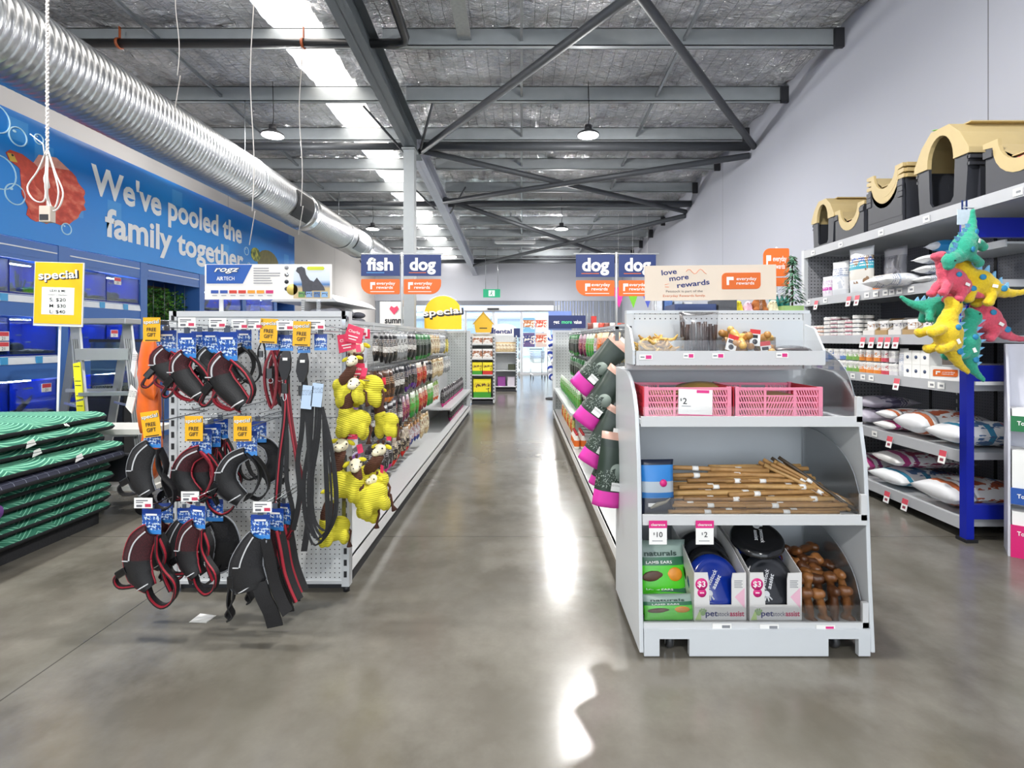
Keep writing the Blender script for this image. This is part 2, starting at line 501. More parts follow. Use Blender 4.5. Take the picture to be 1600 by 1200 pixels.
STEELP = mat('#a9afb2', .45, .25, vary=.12, scale=6); STRUT = mat('#4d5054', .5, .2); RAFT = mat('#5b6266', .5, .2, vary=.06, scale=3); PALESTEEL = mat('#b4b8c4', .5, .1)
for y in PUR:                                             # C purlins carrying the insulation
    b = MB(); z = purlin_bottom(y)
    for xa, xb in ((-5.62, -1.87), (-1.67, 3.84)):
        b.box(xa, xb, y - .006, y + .006, z, z + .21); b.box(xa, xb, y - .006, y + .075, z, z + .008); b.box(xa, xb, y - .006, y + .075, z + .2, z + .212)
        b.box(xa, xb, y + .067, y + .075, z, z + .02)
    struct(b.build('beam_purlin', STEELP))
    if 3 < y < 18:                                        # cleats where the purlins meet the right wall
        struct(MB().box(3.74, 3.848, y - .05, y - .008, z - .04, z + .19).build('trim_cleat', DARK))
def sloped(name, x0, x1, y0, y1, h0, h1, m):
    """a bar that follows the roof slope"""
    vs = []
    for x in (x0, x1):
        for y in (y0, y1):
            for h in (h0, h1): vs.append((x, y, EYE + h - .0575 * y))
    return MB().add(vs, [(0, 1, 3, 2), (4, 6, 7, 5), (0, 4, 5, 1), (2, 3, 7, 6), (0, 2, 6, 4), (1, 5, 7, 3)]), m
def ibeam(name, xc, y0, y1, h0, h1, wd, m):
    b = MB()
    for x0, x1, a, c in ((xc - wd / 2, xc + wd / 2, h0, h0 + .014), (xc - wd / 2, xc + wd / 2, h1 - .014, h1), (xc - .006, xc + .006, h0, h1)):
        q, _ = sloped('', x0, x1, y0, y1, a, c, m); b.add(q.v, q.f)
    return struct(b.build(name, m))
ibeam('beam_rafter', -1.77, -7, 8.62, 3.50, 3.875, .2, RAFT)
ibeam('beam_rafter', -1.77, 8.62, 19.6, 3.56, 3.875, .18, PALESTEEL)
hb = MB(); hb.prism([(7.3, EYE + 3.50 - .42), (8.5, EYE + 3.5 - .62), (9.1, EYE + 3.5 - .60), (9.7, EYE + 3.5 - .56)], 0, -1.86, -1.68)
# column under the rafter
cb = MB(); cb.box(-1.87, -1.70, 8.1, 8.27, 0, EYE + 3.50 - .0575 * 8.2); cb.box(-1.89, -1.68, 8.05, 8.32, EYE + 3.0, EYE + 3.02)
struct(cb.build('column_1', mat('#9ba0a2', .5, vary=.05)))
# longitudinal purlin bridging
for x in (.0, 1.95, -4.35):
    b = MB()
    for k in range(len(PUR) - 1):
        y0, y1 = PUR[k] + .08, PUR[k + 1]
        b.add(*(lambda q: (q.v, q.f))(sloped('', x - .016, x + .016, y0, y1, 3.93, 3.97, None)[0]))
    struct(b.build('beam_bridging', GALV))
# dark bracing tubes between the rafter and the right wall
def H(x, y, h=3.68): return (x, y, EYE + h - .0575 * y)
for p, q in (((-1.67, 8.45), (3.83, 1.3)), ((-1.67, 1.4), (3.83, 8.44)), ((-1.67, 8.6), (3.83, 11.94)), ((-1.67, 11.0), (3.83, 8.6)),
             ((-1.67, 11.05), (3.83, 17.8)), ((-1.67, 17.8), (3.83, 11.98))):
    struct(MB().cyl(H(*p, 3.66 if p[1] < q[1] else 3.58), H(*q, 3.66 if p[1] < q[1] else 3.58), .052, 12).build('beam_brace', STRUT))
for y in (8.5, 11.5, 17.7):
    struct(MB().cyl(H(-1.66, y + .12, 3.74), H(3.84, y + .12, 3.74), .075, 12).build('beam_strut', STRUT))
    struct(MB().cyl(H(-5.6, y + .12, 3.74), H(-1.88, y + .12, 3.74), .06, 12).build('beam_strut', STRUT))
for p, q in (((-1.9, 8.4), (-2.35, 7.6)), ((-1.62, 8.2), (-1.3, 7.5)), ((-1.9, 11.3), (-2.4, 10.6)), ((-1.62, 11.6), (-1.2, 11.0))):
    struct(MB().cyl(H(*p, 3.52), H(*q, 3.9), .02, 8).build('beam_fly_brace', STRUT))
# black drain pipe along a purlin, turning towards the front
pz = EYE + 3.80 - .0575 * 6.0
pp = MB(); pp.tube([(-5.6, 5.98, pz), (-1.45, 5.98, pz), (-1.36, 5.94, pz), (-1.33, 5.85, pz), (-1.33, 4.0, pz + .12), (-1.33, 1.0, pz + .3)], .05, 14)
pipe = thing('drain_pipe', 'black plastic pipe run along the roof purlin and turned forward at an elbow', 'pipe')
pp.build('pipe', mat('#1d1e20', .35), pipe)
for x in (-4.7, -2.55): MB().lathe([(.052, -.015), (.062, -.015), (.062, .015), (.052, .015)], 18, axis=0, M=Matrix.Translation((x, 5.98, pz))).box(-.006, .006, -.004, .02, .05, .2, M=Matrix.Translation((x, 5.98, pz))).build('clamp', mat('#a8552e', .4), pipe)

# entrance glazing
FR = mat('#c4c7cc', .35, vary=.03); dn = 0
def leaf(n, x0, x1, z0, z1, y):
    fr = MB(); t = .05
    fr.box(x0, x0 + t, y - .03, y + .03, z0, z1); fr.box(x1 - t, x1, y - .03, y + .03, z0, z1); fr.box(x0 + t, x1 - t, y - .03, y + .03, z1 - t, z1); fr.box(x0 + t, x1 - t, y - .03, y + .03, z0, z0 + .09)
    o = struct(fr.build(n, FR)); p = MB().box(x0 + t, x1 - t, y - .004, y + .004, z0 + .09, z1 - t).build('pane', GLASS, o)
    return o
leaf('window_2', -5.0, -3.3, .0, 2.44, 19.62); leaf('window_3', -3.3, -2.15, 0, 2.44, 19.62)
leaf('door_1', -2.15, -1.08, 0, 2.44, 19.66); leaf('door_2', -1.08, .0, 0, 2.44, 19.66); leaf('window_4', .0, 1.22, 0, 2.44, 19.62)
struct(MB().box(-2.2, 1.22, 19.5, 19.62, 2.44, 2.62).build('trim_3', mat('#dcdde0', .4)))
tag(MB().box(-1.3, -.86, 19.44, 19.5, 2.47, 2.53).build('door_sensor', BLACK), 'black motion sensor bar over the sliding entrance doors', 'sensor')

# outside: pavement, shop across the street
struct(MB().box(-20, 20, 19.7, 60, -.1, -.005).build('street', mat('#c9c8c4', .8, vary=.06, scale=3)))
sh = thing('shopfront', 'pale shop building with blue fascia across the bright street outside', 'building', (0, 34, 0))
MB().box(-16, 16, 0, 3, 0, 5.5).build('wall', mat('#e8eaee', .8), sh)
MB().box(-9, 9, -.25, 0, 3.0, 4.0).build('fascia', mat('#7f92cc', .6), sh)
text('lettering', 'Michael Jones', .42, mat('#f4f6fb', .5), sh, (.9, -.26, 3.3), bold=.02)
for k in range(5):
    w_ = MB().box(-8.6 + k * 3.5, -5.5 + k * 3.5, -.06, 0, .1, 2.7).build('window', mat('#8f9db5', .15), sh)
    MB().box(-8.45 + k * 3.5, -5.65 + k * 3.5, -.08, -.06, .25, 2.55).build('pane', mat('#a6b4cc', .05), w_)
MB().box(-9, 9, -1.6, -.25, 2.85, 2.98).build('awning', mat('#e6e8ee', .6), sh)

# four posters on the fixed pane
pc = [('#b06a3a', '#6fa6c8'), ('#c24b34', '#d8d2cc'), ('#28346e', '#5a4a7a'), ('#b8563c', '#c9b4ac')]
for k in range(4):
    x0 = .06 + (k % 2) * .47; z0 = 1.62 - (k // 2) * .57
    po = tag(MB().box(x0, x0 + .44, 19.575, 19.585, z0, z0 + .54).build('poster', printmat('poster%d' % k, [(0, pc[k][1]), (.35, pc[k][0]), (.85, pc[k][1])], '#e8dccd', None, .4, 5)),
             ['brown and pale blue poster, top left of four on the entrance glass', 'red and white offer poster, top right of four on the entrance glass', 'dark navy poster, bottom left of four on the entrance glass', 'rust red poster, bottom right of four on the entrance glass'][k], 'poster', 'posters on the entrance glass')
# green exit sign on two rods
ex = thing('exit_sign', 'green running man exit sign hung on two rods before the entrance', 'sign', (-.98, 16.8, 2.72))
MB().box(-.28, .28, -.03, .03, 0, .27).build('panel', emit('#12a877', .9), ex)
for x in (-.2, .2): MB().cyl((x, 0, .27), (x, 0, purlin_bottom(16.8) + .2 - 2.72), .008, 6).build('rod', STEEL, ex)
fg = MB(); fg.box(-.1, .1, -.034, -.031, .04, .23)
fg.build('door_symbol', emit('#e8fff4', 1.0), ex)
rm = MB(); rm.ell((0, -.037, .2), (.018, .004, .018)); rm.tube([(.0, -.037, .17), (-.02, -.037, .115)], .016, 6); rm.tube([(-.02, -.037, .115), (.03, -.037, .09), (.02, -.037, .05)], .009, 6); rm.tube([(-.02, -.037, .115), (-.05, -.037, .08), (-.075, -.037, .085)], .009, 6); rm.tube([(-.03, -.037, .14), (0, -.037, .165), (.045, -.037, .15)], .007, 6)
rm.build('figure_symbol', mat('#0e7d58', .5), ex)

# high bay lamps
def mk_lamp():
    t = thing('high_bay_lamp', '', 'lamp')
    MB().lathe([(.0, .0), (.10, 0), (.15, -.03), (.16, -.055), (.0, -.055)], 28).build('housing', mat('#3a3b3e', .4), t)
    MB().lathe([(.145, -.056), (.145, -.062), (.10, -.064), (.0, -.066)], 28).build('diffuser', emit('#ffffff', 14), t)
    MB().lathe([(.0, .09), (.05, .09), (.055, 0), (0, 0)], 14).build('driver', DARK, t)
    MB().tube([(0, 0, .09), (.015, 0, .2), (0, 0, .715)], .006, 6).build('cable', BLACK, t)
    return t
KL = Kind(mk_lamp)
ln = {(.95, 7.3): 'nearer of two round high bay lamps hung over the right aisle', (.95, 12.2): 'farther of two round high bay lamps over the right aisle', (-3.55, 7.3): 'nearer round high bay lamp hung beside the silver duct', (-3.55, 12.2): 'farther round high bay lamp near the end of the silver duct'}
for (lx, ly), lb in ln.items(): KL.put(lb, (lx, ly, EYE + 3.38 - .0575 * ly), group='high bay lamps')
fl = thing('strip_light', 'flat white strip light on the roof near the entrance', 'light', (-.2, 15.6, purlin_bottom(15.6) - .06))
MB().box(-.62, .62, -.09, .09, 0, .06).build('body', WHITE, fl); MB().box(-.58, .58, -.07, .07, -.02, 0).build('diffuser', mat('#eef1f2', .4), fl)
sb = tag(MB().box(-.78, -.58, 5.15, 5.3, purlin_bottom(5.2) - .02, purlin_bottom(5.2) + .1).build('junction_box', mat('#d8d8cf', .5), bevel=.006), 'cream junction box fixed under the foil by the rafter', 'box')
MB().box(-.76, -.60, 5.3, 6.14, purlin_bottom(6) + .05, purlin_bottom(6) + .06).build('bracket', GALV, sb)

# ------------------------------------------------------------------ spiral duct
DX, DZ, DR = -4.01, 3.68, .33
du = thing('spiral_duct', 'long silver spiral air duct hung along the left side under the roof', 'duct', (DX, 0, DZ))
def duct_mat():
    t = NT('galvanised_duct'); v = t.co(); n = t.noise(v, 25, 3, .6); n2 = t.noise(t.scale(v, (1, 6, 1)), 2, 2)
    t.set(t.mix(n, C('#a9acaf'), C('#d6d8da')), t.math('ADD', .24, t.math('MULTIPLY', n2, .16)), 1.0)
    return t.m
prof = [(0, -7)]
y = -7.0
while y < 14.6:
    prof += [(DR, y), (DR, y + .046), (DR + .004, y + .050), (DR + .004, y + .058)]; y += .062
prof += [(DR, y), (0, y)]
MB().lathe(prof, 40, axis=1).build('pipe', duct_mat(), du)
for yy in (9.25, 12.6): MB().lathe([(DR, yy - .14), (DR + .016, yy - .14), (DR + .016, yy + .14), (DR, yy + .14)], 40, axis=1).build('collar', mat('#c3c6c8', .25, 1.0), du)
for yy, gm in ((8.75, DARK), (11.9, mat('#8b8e92', .4, .5))):
    g = MB()
    for k in range(14):
        for a0 in range(0, 4):
            a = R(-52 + a0 * 18); a2 = R(-52 + a0 * 18 + 16)
            rr = DR + .02
            vs = [(rr * cos(q), yy - .30 + k * .043 + dy, rr * sin(q)) for q in (a, a2) for dy in (0, .024)]
            g.add(vs, [(0, 2, 3, 1)])
    vs = []; 
    for k in range(9):
        a = R(-56 + 80 * k / 8)
        for dy in (-.33, .33): vs.append(((DR + .012) * cos(a), yy + dy, (DR + .012) * sin(a)))
    gb = MB().add(vs, [(2 * k, 2 * k + 2, 2 * k + 3, 2 * k + 1) for k in range(8)]).build('grille', BLACK if yy < 9 else GREY, du)
    g.build('louvre', gm, gb)
for yy in (3.61, 7.42, 11.23, 13.77):
    h = MB().lathe([(DR + .008, yy - .02), (DR + .011, yy - .02), (DR + .011, yy + .02), (DR + .008, yy + .02)], 40, axis=1)
    h.cyl((0, yy, DR), (0, yy, purlin_bottom(yy) + .05 - DZ), .006, 6); h.build('hanger', GALV, du)
# ------------------------------------------------------------------ left wall: banner and aquarium rack
bt = NT('blue_water_print'); v = bt.co(); o_ = bt.xyz(v)
gz = bt.math('DIVIDE', bt.math('SUBTRACT', o_[2], 2.36), 1.24)
c = bt.ramp(gz, [(0, C('#0684dc')), (.5, C('#0a80dc')), (1, C('#0b52b4'))])
nz = bt.noise(bt.scale(v, (1, .5, .5)), .9, 1)
c = bt.mix(bt.math('MULTIPLY', bt.math('SUBTRACT', nz, .35), 1.0), c, C('#22a4ee'))
def cells(th):
    n = bt.n.new('ShaderNodeTexVoronoi'); n.distance = 'CHEBYCHEV'; n.inputs['Scale'].default_value = 1.6; n.inputs['Randomness'].default_value = .9
    bt.l.new(v, n.inputs['Vector']); return bt.math('LESS_THAN', n.outputs['Distance'], th)
c = bt.mix(bt.math('MULTIPLY', cells(.17), .22), c, C('#7ccaf6'))
bt.set(c, .4)
ban = thing('wall_banner', 'long blue underwater banner with white lettering, red fish and turtle', 'banner', (-5.0, 0, 0))
MB().box(-.03, 0, 3.0, 11.27, 2.362, 3.60).build('board', bt.m, ban)
MB().box(-.60, -.03, 3.0, 11.25, 2.362, 2.40).build('support_ledge', AQBLUE, ban)
WL = mat('#f4f6f7', .5, vary=.02)
text('lettering', "We've pooled the", .33, WL, ban, (.004, 7.55, 3.06), '+x', 3.2, .028)
text('lettering', "family together", .33, WL, ban, (.004, 7.66, 2.60), '+x', 3.05, .028)
def flat(name, pts, m, d=.004, x0=.001, par=ban): return MB().prism(pts, 0, x0, x0 + d).build(name, m, par)
FINM = NT('red_fish_print'); vv = FINM.co(); FINM.set(FINM.ramp(FINM.noise(FINM.scale(vv, (1, 2, 3)), 4, 5), [(.25, C('#a92f22')), (.5, C('#d9503c')), (.7, C('#f08a70'))]), .5); FINM = FINM.m
q = random.Random(5)
fan = [(5.25, 3.02)] + [(5.40 + (.46 + q.uniform(-.03, .03)) * cos(R(a)), 2.93 + (.36 + q.uniform(-.03, .03)) * sin(R(a))) for a in range(-120, 62, 7)][::1] + [(5.36, 3.16)]
fish = flat('fish_tail', fan, FINM)
flat('fish_fin', [(5.22, 3.12), (5.3, 3.26), (5.5, 3.3), (5.66, 3.22), (5.5, 3.1), (5.34, 3.06)], mat('#e9a493', .5, vary=.2, scale=20), .003)
flat('fish_body', [(4.96, 3.16), (5.0, 3.2), (5.12, 3.2), (5.25, 3.15), (5.4, 3.05), (5.5, 2.9), (5.36, 2.86), (5.2, 2.97), (5.08, 3.06), (4.99, 3.1)], mat('#c9452f', .5, vary=.25, scale=25), .006)
flat('fish_fin', [(5.1, 3.04), (5.24, 2.98), (5.3, 2.76), (5.22, 2.62), (5.12, 2.8)], FINM, .007)
flat('fish_cheek', [(4.97, 3.16), (5.03, 3.17), (5.07, 3.1), (5.0, 3.09)], mat('#d8b03c', .5), .008)
MB().ell((.009, 5.02, 3.155), (.003, .012, .012)).build('fish_eye', BLACK, ban)
TUR = NT('turtle_print'); vv = TUR.co(); TUR.set(TUR.ramp(TUR.noise(vv, 9, 3), [(.35, C('#3c4a22')), (.5, C('#7d8a2f')), (.68, C('#c9c24a'))]), .5); TUR = TUR.m
flat('turtle_shell', [(10.0 + .42 * cos(R(a)) + .1, 2.86 + .24 * sin(R(a))) for a in range(0, 360, 18)], mat('#6d6634', .5, vary=.4, scale=12))
flat('turtle_head', [(9.62 + .17 * cos(R(a)), 2.94 + .13 * sin(R(a))) for a in range(0, 360, 24)], TUR, .007)
flat('turtle_leg', [(9.75, 2.75), (9.9, 2.72), (9.86, 2.5), (9.7, 2.42), (9.62, 2.5)], TUR, .006)
flat('turtle_leg', [(10.3, 2.72), (10.45, 2.76), (10.62, 2.52), (10.5, 2.42), (10.38, 2.5)], TUR, .006)
RING = mat('#bfe6fb', .3)
for by, bz, br in ((4.87, 3.45, .13), (5.08, 3.36, .09), (4.9, 2.95, .16), (5.05, 2.78, .10), (5.62, 2.56, .06), (5.3, 3.42, .05), (9.3, 2.95, .07), (9.38, 2.7, .05), (4.7, 2.62, .1)):
    r = MB().tube([(.003, by + br * cos(2 * pi * k / 24), bz + br * sin(2 * pi * k / 24)) for k in range(24)], .007, 6, closed=True)
    r.ell((.004, by - br * .4, bz + br * .45), (.002, br * .22, br * .14)); r.build('bubble', RING, ban)

def gravel_mat():
    t = NT('gravel'); v = t.co(); t.set(t.ramp(t.noise(v, 90, 2), [(.35, C('#4a4238')), (.5, C('#8d8372')), (.65, C('#c9c2b4'))]), .8); return t.m
GRAV = gravel_mat(); TANKBLUE = mat('#1238c8', .35, vary=.1, scale=3); RAILW = mat('#e6eaf0', .4); AQD = mat('#2f5596', .4)
SKYB = mat('#4ba6de', .4)
TIERS = [(1.82, 2.13), (1.20, 1.56), (.56, .92)]
BAYS = [(3.25, 4.37), (4.45, 5.53), (5.61, 6.72), (6.80, 7.95), (8.03, 9.17), (9.25, 10.35), (10.43, 11.25)]
BAYN = ['out at the left edge', 'behind the yellow price sign', 'behind the ladder', 'holding the green plant wall', 'beyond the plant wall', 'under the turtle', 'at the end of the banner']
def tank_at(b, k, t, y0, y1):
    z0, z1 = TIERS[t]; tn = ('top', 'middle', 'bottom')[t]
    q = random.Random(b * 10 + t * 3 + k)
    T = thing('fish_tank', '%s half of the %s blue fish tank tier, %s' % (('front', 'far')[k], tn, BAYN[b]), 'aquarium', (-5.0, 0, 0), group='lit blue fish tanks in the rack')
    m = MB(); m.box(-.40, -.39, y0, y1, z0 - .02, z1); m.box(-.39, -.02, y0, y0 + .006, z0 - .02, z1); m.box(-.39, -.02, y1 - .006, y1, z0 - .02, z1); m.box(-.39, -.02, y0 + .006, y1 - .006, z0 - .02, z0)
    m.build('tank_wall', TANKBLUE, T)
    MB().box(-.02, -.014, y0, y1, z0 - .02, z1).build('front_glass', GLASS, T)
    MB().box(-.25, -.2, y0 + .1, y1 - .1, z1 - .012, z1 - .004).build('lamp_tube', emit('#dbe8ff', 38), T)
    g = MB(); n = 10
    vs = [(-.39 + .36 * j / 4, y0 + .006 + (y1 - y0 - .012) * i / n, z0 + .02 + q.uniform(0, .03)) for j in range(5) for i in range(n + 1)]
    g.add(vs, [(j * (n + 1) + i, j * (n + 1) + i + 1, (j + 1) * (n + 1) + i + 1, (j + 1) * (n + 1) + i) for j in range(4) for i in range(n)], 0, True).build('gravel', GRAV, T)['kind'] = 'stuff'
    yc = y0 + (y1 - y0) * q.uniform(.25, .75); p = MB()
    kind = q.choice('prw')
    if kind == 'p':
        for s in range(9):
            a = q.uniform(-.05, .05); h = q.uniform(.1, .24)
            p.ribbon([(-.15 + a, yc + a, z0 + .02), (-.15 + a * 1.3, yc + a * 2, z0 + h * .6), (-.15 + a, yc + a * 3, z0 + h)], .018, .003, (0, 1, 0))
        p.build('water_plant', mat(q.choice(['#2c7a3a', '#1f5c36', '#7a2f3c']), .6, vary=.3), T)
    elif kind == 'r':
        for s in range(3):
            rz = q.uniform(.04, .07); p.ell((-.16, yc + (s - 1) * .06, z0 + .015 + rz), (.06, .06, rz))
        p.build('rock', mat('#3a3a40', .8, vary=.4, scale=30, bump=.5), T)
    else:
        p.tube([(-.15, yc - .08, z0 + .03), (-.14, yc - .02, z0 + .1), (-.15, yc + .04, z0 + .13), (-.16, yc + .1, z0 + .2)], .02, 7, radii=[.03, .024, .018, .006])
        p.tube([(-.14, yc, z0 + .11), (-.12, yc - .05, z0 + .18), (-.12, yc - .1, z0 + .21)], .012, 6, radii=[.016, .01, .004])
        p.build('driftwood', mat('#4c2f22', .8, vary=.3, scale=30), T)
    for f in range(2):
        fy = q.uniform(y0 + .08, y1 - .08); fz = q.uniform(z0 + .1, z1 - .06)
        MB().ell((-.1, fy, fz), (.006, .022, .010)).prism([(fy - .02, fz), (fy - .038, fz + .012), (fy - .038, fz - .012)], 0, -.102, -.098).build('fish', mat(q.choice(['#e08a3a', '#c9ccd0', '#d4d06a', '#a0b4d8']), .4), T)
for b, (y0, y1) in enumerate(BAYS):
    rk = thing('aquarium_rack', 'blue steel aquarium rack bay %s' % BAYN[b], 'rack', (-5.0, 0, 0), group='blue aquarium rack bays')
    for ya, yb in ((y0 - .04, y0 + .04), (y1, y1 + .04)):
        MB().box(-.58, .0, ya, yb, 0, 2.36).build('post', AQBLUE, rk)
    MB().box(-.58, -.56, y0 + .04, y1, 0, 2.36).build('back_panel', AQD, rk)
    MB().box(-.03, -.005, y0 + .04, y1, 2.15, 2.355).box(-.03, -.002, y0 + .06, y1 - .02, 2.19, 2.20).build('header_panel', AQBLUE, rk)
    MB().box(-.006, .004, y0 + .06, y1 - .02, 2.265, 2.278).build('lit_gap_strip', RAILW, rk)  # white strip stands in for light showing along the panel gap
    if b == 3:
        MB().box(-.03, -.005, y0 + .04, y1, 0, 1.55).build('lower_panel', AQBLUE, rk)
        MB().box(-.5, -.48, y0 + .04, y1, 1.6, 2.14).build('inner_panel', mat('#6b5c48', .7), rk)
        fo = MB(); q = random.Random(4)
        for k in range(1500):
            x = -.41 + q.random() * .27; y = q.uniform(y0 + .10, y1 - .06); z = q.uniform(1.63, 2.08)
            a, e = q.uniform(0, 6.3), q.uniform(-.9, .9); l = q.uniform(.02, .05)
            d = Vector((cos(a) * cos(e), sin(a) * cos(e), sin(e))); sd = d.orthogonal().normalized() * l * .4; p = Vector((x, y, z))
            fo.add([p - d * l * .5, p + sd, p + d * l * .6, p - sd], [(0, 1, 2, 3)], q.randrange(3))
        pl = thing('plant_wall', 'dense green leafy plant wall filling the open rack bay', 'plant', (-5.0, 0, 0))
        fo.build('foliage', [mat('#2f6a22', .5, vary=.3), mat('#1d4a1c', .5, vary=.3), mat('#5a8f2e', .5, vary=.3)], pl)['kind'] = 'stuff'
        for k in range(5): MB().cyl((-.12, y0 + .1 + k * .22, 1.58), (-.12, y0 + .1 + k * .22, 2.14), .003, 5).build('wire', GALV, pl)
        MB().box(-.475, -.1, y0 + .05, y1 - .01, 1.553, 1.60).build('trough', DARK, pl)
        continue
    for t, (z0, z1) in enumerate(TIERS):
        sh_ = MB().box(-.55, -.01, y0 + .04, y1, z0 - .10, z0 - .025); sh_.build('shelf', AQBLUE, rk)
        rl = MB(); rl.add([(.002, y0 + .04, z0 - .10), (.002, y1, z0 - .10), (-.012, y1, z0 - .02), (-.012, y0 + .04, z0 - .02), (-.012, y0 + .04, z0 - .10), (-.012, y1, z0 - .10)], [(0, 1, 2, 3), (3, 2, 5, 4), (0, 4, 5, 1), (0, 3, 4), (1, 5, 2)])
        r = rl.build('label_rail', RAILW, rk)
        k = y0 + .1
        while k < y1 - .1:
            MB().box(-.003, .006, k, k + .07, z0 - .098, z0 - .025).build('label_square', SKYB, r); k += .36
        zz = (1.58, .94, 0)[t]
        MB().box(-.03, -.006, y0 + .04, y1, zz, z0 - .1).build('panel', AQBLUE, rk)
        if b < 6 and not (b == 0 and t == 0) and not (b > 3 and t == 2):
            ym = (y0 + y1) / 2 + .02
            tank_at(b, 0, t, y0 + .045, ym - .004); tank_at(b, 1, t, ym + .004, y1 - .004)
for k, (y, z, nm) in enumerate(((5.68, 1.86 + .24, 'top'), (6.35, 1.82 + .25, 'top'), (4.95, 1.38, 'middle'), (4.95, 1.28, 'middle'), (6.3, 1.42, 'middle'), (5.4, .84, 'bottom'))):
    t = thing('price_ticket', ['red and white ticket on the top tank glass, left of the pair', 'red and white ticket on the top tank glass near the plant wall', 'upper of two stacked tickets on the middle tank left of ladder', 'lower of two stacked tickets on the middle tank left of ladder', 'red and white ticket on the middle tank seen through the ladder', 'red and white ticket on the bottom tank between ladder legs'][k], 'price tag', (-5.0, y, z), group='tickets on the fish tanks')
    MB().box(-.0135, -.009, -.055, .055, -.045, .045, 0).build('card', PAPER, t); MB().box(-.009, -.008, -.05, .05, .0, .04).build('heading', mat('#d8404a', .5), t)
    text('price', '21', .03, INK, t, (-.0075, 0, -.037), '+x')

# small tank on a black stand
bk = thing('glass_aquarium', 'small black rimmed aquarium seen between ladder and orange packs', 'aquarium', (-4.25, 5.45, .80))
w_, d_, h_ = .17, .2, .55
for a, b_ in (((-w_, -d_), (w_, -d_ + .006)), ((-w_, d_ - .006), (w_, d_)), ((-w_, -d_ + .006), (-w_ + .006, d_ - .006)), ((w_ - .006, -d_ + .006), (w_, d_ - .006))):
    MB().box(a[0], b_[0], a[1], b_[1], .02, h_ - .02).build('glass_pane', GLASS, bk)
MB().rbox(-w_ - .008, w_ + .008, -d_ - .008, d_ + .008, 0, .03, .01).build('bottom_rim', BLACK, bk)
rim = MB()
for a in ((-w_ - .008, w_ + .008, -d_ - .008, -d_ + .012), (-w_ - .008, w_ + .008, d_ - .012, d_ + .008), (-w_ - .008, -w_ + .012, -d_ + .012, d_ - .012), (w_ - .012, w_ + .008, -d_ + .012, d_ - .012)): rim.box(*a, h_ - .03, h_)
rim.build('top_rim', BLACK, bk); MB().box(-w_ + .01, w_ - .01, -d_ + .01, d_ - .01, .031, .07).build('gravel', GRAV, bk)['kind'] = 'stuff'
st = thing('aquarium_stand', 'black cabinet stand under the small aquarium', 'stand', (-4.25, 5.45, 0))
MB().box(-.19, .19, -.22, .22, 0, .78).build('cabinet', BLACK, st); MB().box(-.2, .2, -.23, .23, .78, .797).build('top', DARK, st); MB().box(-.18, .18, -.228, -.22, .05, .74).build('door', mat('#1d1d21', .4), st)

# ------------------------------------------------------------------ ladder
AL = mat('#b4b7b8', .35, .7, vary=.06); lad = thing('step_ladder', 'aluminium A-frame step ladder with yellow warning labels in front of the tanks', 'ladder', (-3.75, 4.6, 0))
wx = Vector((.42, .06, 0)); T0 = Vector((-.26, 0, 1.50)); F = Vector((.42, -.34, -1.49)); B_ = Vector((-.50, .34, -1.49))
def rail(p, q, wd, th, m, side, par, name):
    b = MB(); b.ribbon([p, q], wd, th, side); return b.build(name, m, par)
for k in range(2):
    p = T0 + wx * k * 1.0
    r = rail(p, p + F, .075, .028, AL, (1, .1, .2), lad, 'front_stile')
    g = MB()
    for s in (-.018, .0, .018): g.ribbon([p + F * .1 + Vector((s, -.018, 0)), p + F * .97 + Vector((s, -.018, 0))], .005, .004, (1, 0, 0))
    g.build('groove', mat('#7d8081', .4, .6), r)
    MB().box(-.045, .045, -.03, .03, -.0, .03, M=Matrix.Translation(p + F + Vector((0, 0, -.01)))).build('rubber_foot', BLACK, r)
    r2 = rail(p + Vector((-.03, .05, 0)), p + B_, .065, .025, AL, (1, .1, .2), lad, 'rear_stile')
    MB().box(-.04, .04, -.03, .03, 0, .03, M=Matrix.Translation(p + B_ + Vector((0, 0, -.01)))).build('rubber_foot', BLACK, r2)
    if k == 0:
        for a, c in ((.24, .45), (.46, .72), (.73, .95)):
            s = MB().ribbon([p + F * a + Vector((0, -.02, 0)), p + F * c + Vector((0, -.02, 0))], .062, .004, (1, .1, .2)).build('warning_label', mat('#e6e21a', .5, vary=.04), r)
            u = MB()
            for z in (.1, .5, .62, .9):
                e = p + F * (a + (c - a) * z); u.ribbon([e + Vector((-.024, -.024, 0)), e + Vector((.024, -.024, 0))], .006, .003, (0, .2, 1))
            u.build('print', INK, s)
MB().box(-.33, .26, -.09, .10, 1.485, 1.535).build('top_cap', AL, lad, bevel=.006)
for t in (.19, .42, .65, .88):
    p = T0 + F * t; b = MB(); b.ribbon([p + Vector((.0, .0, 0)), p + wx], .075, .10 if t < .2 else .03, (0, 1, .05)); b.build('step', AL, lad)
    if t in (.42, .88):
        p = T0 + B_ * t; MB().ribbon([p, p + wx], .03, .02, (0, 0, 1)).build('rear_rung', AL, lad)
for k in range(2):
    p = T0 + wx * k; MB().ribbon([p + F * .5, p + B_ * .5], .02, .006, (0, 0, 1)).build('spreader', AL, lad)

